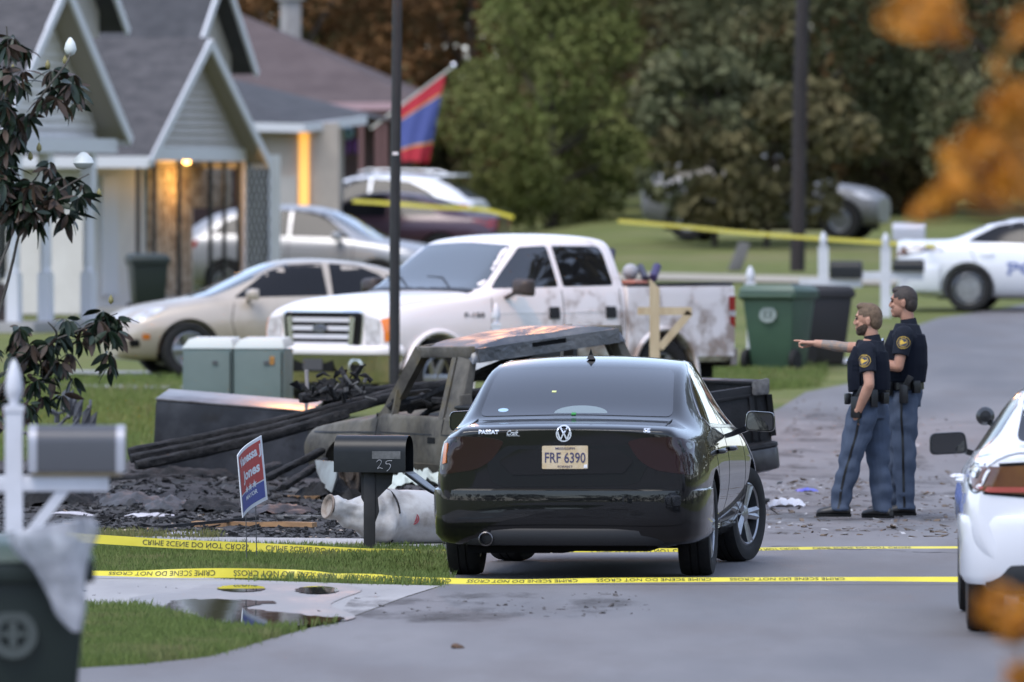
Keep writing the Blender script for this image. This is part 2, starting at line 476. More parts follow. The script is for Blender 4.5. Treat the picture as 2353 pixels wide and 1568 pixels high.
strip2 = [gp(150, 1318), gp(420, 1328), gp(600, 1337), gp(830, 1344), gp(1010, 1348), gp(1029, 1338), gp(1024, 1300), gp(1020, 1266), gp(600, 1260), gp(150, 1252)]
patch1 = [gp(150, 1397), gp(330, 1402), gp(420, 1425), gp(500, 1447), gp(613, 1452), gp(720, 1444), gp(790, 1431), gp(700, 1446), gp(600, 1474), gp(480, 1509), gp(330, 1526), gp(150, 1536)]
tag(grass('grass', [(strip2, .62), (patch1, .38)], 75000, .025, .075, .006, M_blade, seed=3), 'short green grass on the verge beside the yellow tape', 'grass', kind='stuff')
lawn_mid = [gp(-100, 1068), gp(760, 1074), gpt(760, 900), gpt(420, 868), gpt(-100, 868)]
lawn_r = [gpt(1480, 935), gpt(1640, 908), gpt(1880, 888), gpt(1900, 846), gpt(1640, 842), gpt(1480, 850)]
tag(grass('grass', [(lawn_mid, .7), (lawn_r, .3)], 40000, .05, .11, .012, M_blade, seed=5), 'green lawn grass behind the burned lot', 'grass', kind='stuff')
edge = [gp(200, 1240), gp(500, 1238), gp(500, 1233), gp(200, 1231)]
tag(grass('grass', [(edge, 1)], 1800, .02, .08, .006, mat('dry_grass', (.16, .14, .05), .8, color2=(.10, .12, .03), scale=20), seed=9, clump=.15), 'scorched tufts of grass along the lot edge', 'grass', kind='stuff')
# ================================================================== VEHICLE KIT  (local: x forward, y left, z up)
M_rubber = mat('tyre_rubber', (.012, .012, .013), .75, spec=.3, color2=(.02, .019, .018), scale=20)
M_rim = mat('alloy_rim', (.35, .36, .38), .28, metal=.9, color2=(.28, .28, .29), scale=14)
M_black = mat('black_plastic', (.008, .008, .009), .45, spec=.4)
M_gap = mat('panel_gap', (.004, .004, .004), .7, spec=.2)
M_glass = mat('tinted_glass', (.008, .009, .011), .02, spec=.8, coat=.6)
M_chrome = mat('chrome', (.62, .63, .66), .12, metal=1.0)
M_dark = mat('underbody', (.006, .006, .006), .9, spec=.1)

def S(x, zb, wl, wm, zm, ws, zs, wb, zbl, wr, zr, zt, k=.6):
    return (x, [(0, zb), (wl * .8, zb), (wl, zb + .05), (wm, zm), (ws, zs), (wb, zbl), (wr, zr), (wr * k, zt - .28 * (zt - zr)), (0, zt)])

def loft_mesh(stations, row_crease=None, end_crease=.75, lvl=3, cut=None):
    rows = len(stations[0][1]); vs = []; fs = []; cr = []
    n = 2 * rows - 2
    for st in stations:
        x, pts = st[0], st[1]
        dx = st[2] if len(st) > 2 else [0] * rows
        for i, (y, z) in enumerate(pts): vs.append((x + dx[i], -y, z))
        for i in range(rows - 2, 0, -1): y, z = pts[i]; vs.append((x + dx[i], y, z))
    for s in range(len(stations) - 1):
        for j in range(n):
            fs.append((s * n + j, s * n + (j + 1) % n, (s + 1) * n + (j + 1) % n, (s + 1) * n + j))
    for s, rev in ((0, True), (len(stations) - 1, False)):
        o = s * n
        for i in range(rows - 1):
            a, b = o + i, o + i + 1; c, d = o + (n - i - 1) % n, o + (n - i) % n
            f = [a, b, c, d]
            if i == 0: f = [a, b, o + n - 1]
            elif i == rows - 2: f = [a, b, o + n - i]
            fs.append(tuple(f) if rev else tuple(reversed(f)))
    bm = bmesh.new()
    bv = [bm.verts.new(v) for v in vs]
    for f in fs: bm.faces.new([bv[i] for i in f])
    bm.edges.ensure_lookup_table()
    lay = bm.edges.layers.float.new('crease_edge')
    idx = {v: i for i, v in enumerate(bv)}
    for e in bm.edges:
        a, b = idx[e.verts[0]], idx[e.verts[1]]
        sa, sb = a // n, b // n; ra, rb = a % n, b % n
        ra = ra if ra < rows else n - ra; rb = rb if rb < rows else n - rb
        if sa == sb and sa in (0, len(stations) - 1) and abs(a - b) in (1, n - 1): e[lay] = end_crease
        if ra == rb and sa != sb and row_crease and ra in row_crease: e[lay] = row_crease[ra]
    bmesh.ops.recalc_face_normals(bm, faces=bm.faces)
    me = bpy.data.meshes.new('body'); bm.to_mesh(me); bm.free()
    o = bpy.data.objects.new('tmp', me); col.objects.link(o)
    md = o.modifiers.new('s', 'SUBSURF'); md.levels = lvl; md.render_levels = lvl
    tmp = [o]
    if cut:
        cme = cut.mesh('cut'); co = bpy.data.objects.new('cut', cme); col.objects.link(co); tmp.append(co)
        b = o.modifiers.new('b', 'BOOLEAN'); b.operation = 'DIFFERENCE'; b.object = co
        try: b.solver = 'MANIFOLD'
        except Exception: b.solver = 'EXACT'
    dg = bpy.context.evaluated_depsgraph_get(); dg.update()
    res = bpy.data.meshes.new_from_object(o.evaluated_get(dg))
    for t in tmp: bpy.data.objects.remove(t)
    res.materials.clear()
    smooth_mesh(res, 38)
    return res

def arches(wheels, r, y0, y1):
    mb = MB()
    for (x, z) in wheels:
        for s in (-1, 1):
            mb.lathe([(r, y0), (r, y1)], 40, Matrix.Translation((x, 0, z)) @ Matrix.Rotation(-s * PI / 2, 4, 'X'))
    return mb

class Proj:
    def __init__(s, me): 
        s.bvh = BVHTree.FromPolygons([v.co[:] for v in me.vertices], [tuple(p.vertices) for p in me.polygons])
    def hit(s, u, v, ax, off):
        if ax == 'L': o, d = Vector((u, 4, v)), Vector((0, -1, 0))
        elif ax == 'R': o, d = Vector((u, -4, v)), Vector((0, 1, 0))
        elif ax == 'B': o, d = Vector((-12, u, v)), Vector((1, 0, 0))
        elif ax == 'F': o, d = Vector((12, u, v)), Vector((-1, 0, 0))
        else: o, d = Vector((u, v, 8)), Vector((0, 0, -1))
        p, n, i, dist = s.bvh.ray_cast(o, d)
        if p is None:
            q = Vector((u, 0, v)) if ax in 'LR' else (Vector((0, u, v)) if ax in 'BF' else Vector((u, v, 1)))
            if ax == 'L': q.y = .7
            if ax == 'R': q.y = -.7
            if ax == 'B': q.x = -1
            if ax == 'F': q.x = 3.5
            p, n, i, dist = s.bvh.find_nearest(q)
        if n.dot(d) > 0: n = -n
        return p + n * off, n
    def patch(s, name, poly, ax, m, parent, off=.003, skirt=.012, step=.05, mirror=False, label=None):
        outs = []
        for sgn in ((1, -1) if mirror else (1,)):
            pl = [(p[0] * (sgn if ax in 'BF' else 1), p[1] * (sgn if ax == 'T' else 1)) for p in poly]
            axx = ax if sgn == 1 else {'L': 'R', 'R': 'L'}.get(ax, ax)
            v2, fs = tri_poly(pl, step)
            hs = [s.hit(u, v, axx, off) for u, v in v2]
            vs = [h[0] for h in hs]
            cnt = {}
            for f in fs:
                for i in range(len(f)):
                    e = (f[i], f[(i + 1) % len(f)]); k = (min(e), max(e)); cnt.setdefault(k, []).append(e)
            F = list(fs)
            low = {}
            for k, l in cnt.items():
                if len(l) == 1:
                    a, b = l[0]
                    for q in (a, b):
                        if q not in low: low[q] = len(vs); vs.append(hs[q][0] - hs[q][1] * (off + skirt))
                    F.append((b, a, low[a], low[b]))
            me = bpy.data.meshes.new(name); me.from_pydata([tuple(v) for v in vs], [], F)
            bm = bmesh.new(); bm.from_mesh(me); bmesh.ops.recalc_face_normals(bm, faces=bm.faces)
            bm.to_mesh(me); bm.free()
            # orient outward
            n0 = sum((Vector(me.polygons[i].normal).dot(hs[fs[i][0]][1]) for i in range(min(len(fs), len(me.polygons)))), 0)
            if n0 < 0: me.flip_normals()
            smooth_mesh(me, 45)
            o = link(name, me, m, parent)
            if label: o['label'] = label
            outs.append(o)
        return outs
    def strip(s, name, line, w, ax, m, parent, off=.0015, mirror=False):
        P = [Vector(p) for p in line]; k = len(P); A = []; B = []
        for i in range(k):
            t = (P[min(i + 1, k - 1)] - P[max(i - 1, 0)]).normalized(); nn = Vector((-t.y, t.x))
            A.append(tuple(P[i] + nn * w / 2)); B.append(tuple(P[i] - nn * w / 2))
        return s.patch(name, A + B[::-1], ax, m, parent, off=off, skirt=.004, step=.06, mirror=mirror)
    def text(s, name, string, c, w, h, ax, m, parent, off=.004, bold=0.0, shear=0.0, flip=False):
        v2, fs, _ = text_mesh(string, bold)
        vs = []
        for u, v in v2:
            a = (u - .5) * w + shear * (v - .5) * h; b = (v - .5) * h
            if flip: a = -a
            if ax in 'BL': a = -a
            vs.append(tuple(s.hit(c[0] + a, c[1] + b, ax, off)[0]))
        me = bpy.data.meshes.new(name); me.from_pydata(vs, [], fs); return link(name, me, m, parent)

def sweep(path, prof, name, m, parent, ang=40):
    """path: plan points (x,y); prof: (outward offset, z)"""
    P = [Vector(p) for p in path]; k = len(P); n = len(prof); vs = []; fs = []
    for i in range(k):
        t = (P[min(i + 1, k - 1)] - P[max(i - 1, 0)]).normalized(); nn = Vector((t.y, -t.x))
        for o, z in prof: q = P[i] + nn * o; vs.append((q.x, q.y, z))
    for i in range(k - 1):
        for j in range(n - 1):
            fs.append((i * n + j, i * n + j + 1, (i + 1) * n + j + 1, (i + 1) * n + j))
    mb = MB(); mb.add(vs, fs)
    return mb.build(name, m, parent, ang=ang)

def half_path(h):
    """left-hand half from the wheel arch to the middle -> whole path left to right"""
    return [tuple(p) for p in catmull(h + [(x, -y) for x, y in h[-2::-1]], 5)]

WHEELS = {}
def wheel(parent, loc, rad, width, rim_r, style='five', side=1, steer=0.0, m_rim=None, m_tyre=None):
    """side: +1 = left of the car (outer face towards +y)"""
    key = (rad, width, rim_r, style, (m_rim or M_rim).name)
    if key not in WHEELS:
        w = width / 2; rr = rim_r
        prof = [(rr - .005, -w * .8), (rr + .012, -w * .92), (rad * .55 + rr * .45, -w), (rad * .9 + rr * .1, -w * .93), (rad * .985, -w * .78), (rad, -w * .5),
                (rad, -w * .28), (rad - .008, -w * .26), (rad - .008, -w * .20), (rad, -w * .18), (rad, w * .18), (rad - .008, w * .20), (rad - .008, w * .26), (rad, w * .28),
                (rad, w * .5), (rad * .985, w * .78), (rad * .9 + rr * .1, w * .93), (rad * .55 + rr * .45, w), (rr + .012, w * .92), (rr - .005, w * .8)]
        mb = MB(); mb.lathe(prof, 44, close=True)
        ty = mb.mesh('tyre', 40)
        mb = MB()
        mb.lathe([(rr, -w * .8), (rr, w * .82), (rr - .012, w * .86), (rr - .022, w * .78), (rr - .022, -w * .8)], 40, close=True)
        mb.lathe([(0.02, w * .1), (rr - .02, w * .1), (rr - .02, w * .04), (.02, w * .04)], 32, close=True)
        dark = None
        if style == 'steel':
            mb.lathe([(0, w * .75), (.07, w * .75), (.075, w * .45), (rr * .6, w * .35), (rr * .8, w * .5), (rr - .02, w * .5)], 32)
            for i in range(10):
                t = 2 * PI * i / 10; mb.ball((rr * .72 * math.cos(t), rr * .72 * math.sin(t), w * .46), (.018, .018, .01))
        else:
            nsp = {'five': 5, 'six': 6, 'split': 5, 'seven': 7}[style]
            mb.lathe([(0, w * .74), (.035, w * .74), (.06, w * .66), (.075, w * .4)], 20)
            for i in range(nsp):
                for da in ((-.13, .13) if style == 'split' else (0,)):
                    t = 2 * PI * i / nsp + da
                    wd0, wd1 = (.028, .022) if style == 'split' else (.05, .042)
                    c, sn = math.cos(t), math.sin(t)
                    a = Vector((.045 * c, .045 * sn, w * .6)); b = Vector(((rr - .012) * c, (rr - .012) * sn, w * .78))
                    tn = Vector((-sn, c, 0)); up = Vector((0, 0, 1))
                    vs = [a - tn * wd0, a + tn * wd0, b + tn * wd1, b - tn * wd1]
                    vs2 = [v - up * .045 for v in vs]; mid = [a + up * .012, b + up * .012]
                    mb.add(vs + vs2 + mid, [(0, 3, 9, 8), (8, 9, 2, 1), (0, 4, 7, 3), (1, 2, 6, 5), (4, 5, 6, 7), (0, 8, 1, 5, 4), (3, 7, 6, 2, 9)])
        rm = mb.mesh('rim', 35)
        mb = MB(); mb.lathe([(0, w * .09), (rr - .03, w * .09)], 24)
        bk = mb.mesh('brake_disc')
        WHEELS[key] = (ty, rm, bk)
    ty, rm, bk = WHEELS[key]
    o = link('tyre', ty, m_tyre or M_rubber, parent)
    o.location = loc
    o.rotation_euler = Euler((-PI / 2 if side > 0 else PI / 2, 0, 0))
    o.rotation_mode = 'XYZ'
    if steer: o.matrix_local = Matrix.Translation(loc) @ Matrix.Rotation(steer, 4, 'Z') @ Matrix.Rotation(-PI / 2 if side > 0 else PI / 2, 4, 'X')
    link('rim', rm, m_rim or M_rim, o)
    link('brake_disc', bk, M_dark, o)
    return o
def axles(parent, xs, y, rad, width, rim_r, style, steer=0.0, **k):
    for i, x in enumerate(xs):
        for s in (1, -1): wheel(parent, (x, s * y, rad), rad, width, rim_r, style, s, steer if i == len(xs) - 1 else 0.0, **k)
def mirror_part(parent, x, y, z, m, s, size=(.12, .2, .13), m_glass=None):
    mb = MB(); M = Matrix.Translation((x, y, z))
    w, h, d = size[1], size[2], size[0]
    outl = arc_poly([(-w / 2, -h * .42), (w / 2, -h * .5), (w * .5, h * .42), (-w * .42, h * .5)], .04, 5)
    if s < 0: outl = [(-a, b) for a, b in outl]
    vs = []; k = len(outl)
    for t, sc in ((-.5, .96), (-.42, 1), (.0, .98), (.32, .8), (.5, .4)):
        for a, b in outl: vs.append((t * d, a * sc, b * sc))
    fs = [tuple(range(k))] + [(i * k + j, i * k + (j + 1) % k, (i + 1) * k + (j + 1) % k, (i + 1) * k + j) for i in range(4) for j in range(k)] + [tuple(4 * k + j for j in range(k))]
    mb.add(vs, fs, M)
    mb.bar((x + .01, y - s * w * .45, z - h * .35), (x + .03, y - s * (w * .5 + .1), z - h * .6), .05, .035)
    o = mb.build('wing_mirror', m, parent, ang=50)
    mb = MB(); mb.prism([(a * .86, b * .84) for a, b in outl], -.5 * d - .002, -.5 * d + .006, 'x', M)
    mb.build('mirror_glass', m_glass or M_glass, o)
    return o
# ================================================================== BLACK SEDAN
M_bpaint = mat('black_paint', (.003, .003, .0035), .3, spec=.12, coat=.85, coat_rough=.015)
M_lampdark = mat('smoked_lamp', (.018, .007, .008), .08, spec=.3, coat=.5)
M_amber = mat('amber_lens', (.5, .13, .01), .2, coat=.5)
M_plate = mat('licence_plate', (.50, .36, .18), .45, color2=(.62, .52, .38), scale=9, lo=.3, hi=.7)
M_platetx = mat('plate_letters', (.05, .045, .10), .5)
M_white = mat('white_paint', (.72, .72, .74), .5)
def build_passat():
    yaw = R(6.4); ax0 = Vector((.352 + 1.10 * math.sin(yaw), 72.0 + 1.10 * math.cos(yaw), .004))
    car = thing('black_sedan', 'black four-door sedan seen from behind, front wheels turned right', 'car', ax0, PI / 2 - yaw)
    st = [S(-1.055, .33, .66, .78, .50, .80, .68, .775, .90, .69, .985, 1.005),
          S(-1.03, .30, .72, .83, .50, .845, .70, .80, .915, .70, 1.01, 1.03),
          S(-.88, .24, .78, .885, .50, .89, .74, .83, .945, .695, 1.03, 1.05),
          S(-.55, .20, .80, .915, .52, .91, .79, .84, .968, .67, 1.045, 1.062),
          S(-.40, .19, .80, .918, .52, .913, .80, .845, .975, .685, 1.06, 1.078),
          S(-.10, .18, .80, .918, .52, .913, .81, .85, .985, .68, 1.225, 1.245),
          S(.28, .18, .80, .918, .52, .913, .82, .85, .985, .665, 1.375, 1.405),
          S(.60, .18, .80, .915, .52, .910, .82, .85, .98, .65, 1.42, 1.458),
          S(1.30, .18, .80, .912, .52, .905, .82, .848, .965, .63, 1.435, 1.482),
          S(1.80, .18, .80, .912, .52, .905, .81, .848, .955, .60, 1.375, 1.425),
          S(2.20, .18, .80, .912, .52, .905, .80, .845, .945, .60, 1.205, 1.24),
          S(2.55, .18, .80, .914, .52, .905, .79, .84, .935, .60, 1.015, 1.04),
          S(2.75, .18, .80, .914, .52, .905, .77, .83, .915, .60, .98, 1.0),
          S(3.20, .18, .80, .912, .50, .90, .72, .81, .85, .58, .905, .925),
          S(3.55, .20, .76, .88, .48, .85, .66, .75, .76, .55, .82, .845),
          S(3.74, .23, .68, .76, .46, .72, .58, .64, .66, .50, .71, .73),
          S(3.79, .28, .60, .66, .46, .64, .56, .56, .63, .45, .66, .68)]
    body = loft_mesh(st, {5: .4, 6: .45}, .8, 3, arches([(0, .335), (2.803, .335)], .385, .62, 1.2))
    pj = Proj(body)
    link('body', body, M_bpaint, car)
    # wheel-well liners
    # rear bumper
    hp = half_path([(-.40, .905), (-.60, .903), (-.80, .888), (-.94, .848), (-1.035, .755), (-1.082, .48), (-1.09, 0)])
    bp = sweep(hp, [(-.10, .235), (-.03, .25), (.012, .30), (.022, .42), (.026, .55), (.022, .598), (.004, .61), (-.06, .618)], 'rear_bumper', M_bpaint, car)
    hv = half_path([(-.90, .70), (-1.02, .63), (-1.075, .40), (-1.09, 0)])
    sweep(hv, [(-.05, .228), (.02, .235), (.030, .26), (.033, .33), (.022, .345), (.0, .35)], 'diffuser', mat('grey_plastic', (.010, .010, .011), .5, spec=.3), bp)
    # exhaust tip
    mb = MB(); mb.lathe([(.030, -.16), (.046, -.14), (.048, .02), (.043, .024), (.040, .0), (.040, -.1)], 20, Matrix.Translation((-1.09, .53, .275)) @ Matrix.Rotation(-PI / 2, 4, 'Y'))
    mb.build('exhaust_tip', mat('exhaust_steel', (.20, .19, .19), .3, metal=.9), car, ang=40)
    # silencer & underbody
    mb = MB(); mb.box((-.75, .40, .235), (.35, .55, .12)); mb.box((-.5, -.1, .22), (.9, .9, .06)); mb.box((1.3, 0, .2), (2.2, 1.4, .05)); mb.tube([(-.9, .1, .21), (-.3, .1, .19), (1, .1, .17)], .035)
    mb.build('underbody', M_dark, car)
    for x in (0, 2.803):
        mb = MB(); mb.tube([(x, -.7, .30), (x, .7, .30)], .05); mb.build('axle', M_dark, car)
    # glass
    rw = arc_poly([(.655, 1.076), (.60, 1.378), (0, 1.398), (-.60, 1.378), (-.655, 1.076), (0, 1.092)], [.05, .05, .2, .05, .05, .2])
    pj.patch('rear_window', rw, 'B', M_glass, car, off=.003, step=.04)
    ws = arc_poly([(.64, 1.0), (.535, 1.40), (-.535, 1.40), (-.64, 1.0)], .05)
    pj.patch('windscreen', ws, 'F', M_glass, car, step=.06)
    fr = arc_poly([(1.02, 1.0), (2.25, .975), (1.85, 1.285), (1.62, 1.385), (1.06, 1.405)], .03)
    rr = arc_poly([(.98, 1.0), (.28, 1.02), (.10, 1.08), (.34, 1.26), (.62, 1.375), (.99, 1.405)], .03)
    q = arc_poly([(.24, 1.025), (-.02, 1.05), (.06, 1.09)], .015)
    chrome = []
    for p, nm in ((fr, 'front_side_window'), (rr, 'rear_side_window')):
        pj.patch(nm, p, 'L', M_glass, car, step=.05, mirror=True)
    line = [(2.28, .962), (1.6, .975), (.9, .985), (.28, 1.002), (.06, 1.065)]
    pj.strip('window_trim', line, .016, 'L', M_chrome, car, off=.004, mirror=True)
    arc_l = [tuple(p) for p in catmull([(.06, 1.065), (.22, 1.22), (.45, 1.335), (.8, 1.405), (1.2, 1.425), (1.62, 1.40)], 5)]
    pj.strip('window_trim', arc_l, .014, 'L', M_chrome, car, off=.004, mirror=True)
    # panel gaps
    for ln in ([(1.02, .985), (1.04, .7), (1.0, .3)], [(2.22, .95), (2.28, .7), (2.22, .3)], [(.25, 1.0), (.14, .85), (.30, .60), (.42, .42)]):
        pj.strip('door_gap', [tuple(p) for p in catmull(ln, 4)], .008, 'L', M_gap, car, mirror=True)
    # lid outline
    pj.strip('lid_gap', [(.655, 1.06), (.66, .99), (.62, .80), (.60, .70)], .007, 'B', M_gap, car, mirror=True)
    # lamps
    lamp = arc_poly([(.84, .925), (.72, .958), (.52, .952), (.41, .925), (.49, .80), (.60, .735), (.85, .70)], [.02, .05, .05, .03, .05, .05, .03])
    for o in pj.patch('tail_lamp', lamp, 'B', M_lampdark, car, off=.006, step=.04, mirror=True): lampo = o
    for s in (1,):
        am = [(s * .815, .905), (s * .79, .91), (s * .80, .78), (s * .822, .77)]
        pj.patch('side_marker', am, 'B', M_amber, car, off=.010, step=.03)
    # recessed plate panel
    sur = arc_poly([(.53, .78), (.40, .895), (-.43, .905), (-.56, .80), (-.50, .66), (-.40, .632), (.42, .622), (.50, .66)], .03)
    pj.patch('plate_recess', sur, 'B', mat('recess_black', (.003, .003, .003), .4, spec=.3), car, off=.004, step=.05)
    hexa = arc_poly([(.45, .795), (.32, .872), (-.35, .878), (-.46, .80), (-.39, .715), (.36, .70)], .02)
    pj.patch('plate_panel', hexa, 'B', M_bpaint, car, off=.010, step=.05)
    # number plate
    pl = pj.patch('licence_plate', arc_poly([(.155, .742), (.155, .896), (-.152, .898), (-.152, .744)], .008, 2), 'B', M_plate, car, off=.024, step=.08)[0]
    pj.text('plate_number', 'FRF 6390', (.0, .818), .272, .070, 'B', M_platetx, pl, off=.0265, bold=.012)
    pj.text('plate_text', 'MISSISSIPPI', (.0, .879), .13, .016, 'B', M_platetx, pl, off=.0265, bold=.01)
    pj.text('plate_text', 'FORREST', (.0, .758), .10, .014, 'B', M_platetx, pl, off=.0265, bold=.01)
    mb = MB(); 
    pj.patch('plate_sticker', [(-.125, .750), (-.125, .772), (-.148, .772), (-.148, .750)], 'B', M_white, pl, off=.027, step=.05)
    # badges
    M_badge = mat('badge_chrome', (.75, .77, .80), .25, metal=.6)
    pj.text('model_badge', 'PASSAT', (.515, .985), .135, .024, 'B', M_badge, car, off=.007, bold=.03)
    pj.text('trim_badge', 'SE', (-.545, .998), .045, .022, 'B', M_badge, car, off=.007, bold=.03)
    pj.text('dealer_badge', 'Craft', (.355, .982), .075, .030, 'B', M_badge, car, off=.006, bold=.015, shear=.45)
    pj.text('dealer_badge', 'Hattiesburg', (.35, .962), .085, .010, 'B', M_badge, car, off=.006, bold=.01)
    c0, c1 = .012, .975
    for r0, r1, mm, of in ((0, .050, M_gap, .006),):
        pj.patch('emblem_disc', [(c0 + r1 * math.cos(t), c1 + r1 * math.sin(t)) for t in np.linspace(0, 2 * PI, 28, endpoint=False)], 'B', mm, car, off=of, step=.03)
    em = MB(); vs = []; fs = []; n = 36
    for i in range(n):
        t = 2 * PI * i / n
        for r_ in (.052, .044): vs.append(tuple(pj.hit(c0 + r_ * math.cos(t), c1 + r_ * math.sin(t), 'B', .009)[0]))
    fs = [(2 * i, 2 * i + 1, (2 * i + 3) % (2 * n), (2 * i + 2) % (2 * n)) for i in range(n)]
    em.add(vs, fs)
    def stroke(a, b, w=.009):
        a, b = Vector(a), Vector(b); t = (b - a).normalized(); nn = Vector((-t.y, t.x)) * w / 2
        em.add([tuple(pj.hit(c0 + q.x, c1 + q.y, 'B', .009)[0]) for q in (a + nn, a - nn, b - nn, b + nn)], [(0, 1, 2, 3)])
    stroke((.024, .040), (.001, .004)); stroke((-.024, .040), (-.001, .004))
    stroke((.043, .020), (.022, -.040)); stroke((.022, -.040), (.0, .008)); stroke((.0, .008), (-.022, -.040)); stroke((-.022, -.040), (-.043, .020))
    em.build('emblem', M_badge, car, fix=False)
    # third brake lamp dome / reflections inside rear window: parcel shelf cover
    sh = [(.30 * math.cos(t) * 1.0, 1.093 + .05 * math.sin(t)) for t in np.linspace(0, PI, 14)]
    pj.patch('brake_light_cover', [(a * .6 - .03, b + .004) for a, b in sh], 'B', mat('pale_cover', (.16, .20, .20), .2, coat=.5), car, off=.0045, skirt=.002, step=.05)
    pj.patch('window_sticker', [(.50 + .035 * math.cos(t), 1.115 + .012 * math.sin(t)) for t in np.linspace(0, 2 * PI, 14, endpoint=False)], 'B', mat('pale_sticker', (.35, .5, .62), .5), car, off=.005, step=.05)
    pj.patch('green_sticker', [(.03, 1.088), (.0, 1.088), (.0, 1.100), (.03, 1.100)], 'B', mat('green_sticker', (.02, .22, .03), .5), car, off=.006, step=.05)
    pj.patch('window_sticker', [(.195, 1.232), (.165, 1.232), (.165, 1.242), (.195, 1.242)], 'B', mat('yellow_sticker', (.6, .62, .25), .5), car, off=.005, step=.05)
    # antenna fin
    mb = MB(); M = Matrix.Translation((.62, 0, 1.449))
    mb.add([(-.06, -.03, 0), (-.06, .03, 0), (.1, .018, 0), (.1, -.018, 0), (-.05, -.014, .03), (-.05, .014, .03), (.05, 0, .026), (-.06, 0, .075), (-.03, 0, .07)],
           [(0, 1, 5, 4), (1, 2, 6, 5), (0, 4, 6, 3), (4, 5, 7), (5, 8, 7), (4, 7, 8), (5, 6, 8), (4, 8, 6), (2, 3, 6)], M)
    mb.build('antenna', M_black, car)
    # mirrors and handles
    for s in (1, -1): mirror_part(car, 2.02, s * 1.03, 1.00, M_bpaint, s, (.15, .21, .15))
    for x in (1.18, .32):
        for s in (1, -1):
            mb = MB(); y = pj.hit(x, .83, 'L', 0)[0].y
            mb.tube([(x - .11, s * (y + .005), .83), (x - .08, s * (y + .04), .832), (x + .06, s * (y + .04), .832), (x + .1, s * (y + .01), .83)], .016, 8); mb.build('door_handle', M_bpaint, car, ang=50)
    # sill & wheels
    sl = [(.45, .30), (2.35, .30), (2.35, .235), (.45, .235)]
    pj.patch('sill_trim', sl, 'L', M_bpaint, car, off=.02, step=.1, mirror=True)
    axles(car, (0, 2.803), .785, .335, .225, .222, 'split', R(-16))
    return car
build_passat()
# ================================================================== BURNED PICKUP
M_burn = mat('burned_steel', (.150, .135, .110), .7, metal=.15, spec=.4, color2=(.035, .030, .026), scale=3.0, detail=10, lo=.40, hi=.70,
             color3=(.14, .11, .05), scale3=3.5, lo3=.52, hi3=.72, bump=.006, bump_scale=18)
M_burn_light = mat('heat_bleached_steel', (.165, .150, .122), .68, metal=.2, color2=(.10, .082, .050), scale=2.2, detail=9, lo=.35, hi=.7,
                   color3=(.022, .019, .017), scale3=2.4, lo3=.46, hi3=.70, bump=.004, bump_scale=22)
M_burn_roof = mat('burned_roof', (.11, .115, .125), .34, metal=.75, color2=(.22, .215, .21), scale=2.6, detail=8, lo=.4, hi=.7, bump=.02, bump_scale=5, rough2=.6)
M_soot = mat('sooted_paint', (.007, .007, .008), .40, spec=.28, color2=(.020, .020, .022), scale=5, detail=8, bump=.004, bump_scale=25, rough2=.7)
M_char = mat('charcoal', (.008, .0075, .0075), .8, spec=.35, color2=(.03, .028, .028), scale=14, detail=8, lo=.45, hi=.75, bump=.02, bump_scale=30)
M_ashgrey = mat('ash_grey', (.15, .146, .142), .85, color2=(.04, .038, .037), scale=9, detail=8, bump=.01, bump_scale=20)

def crumple(me, amp, sc, seed=0):
    for v in me.vertices:
        p = v.co * sc + Vector((seed, seed * 2, 0))
        v.co += Vector((noise.noise(p), noise.noise(p + Vector((9, 1, 4))), noise.noise(p + Vector((3, 7, 2))))) * amp
    return me

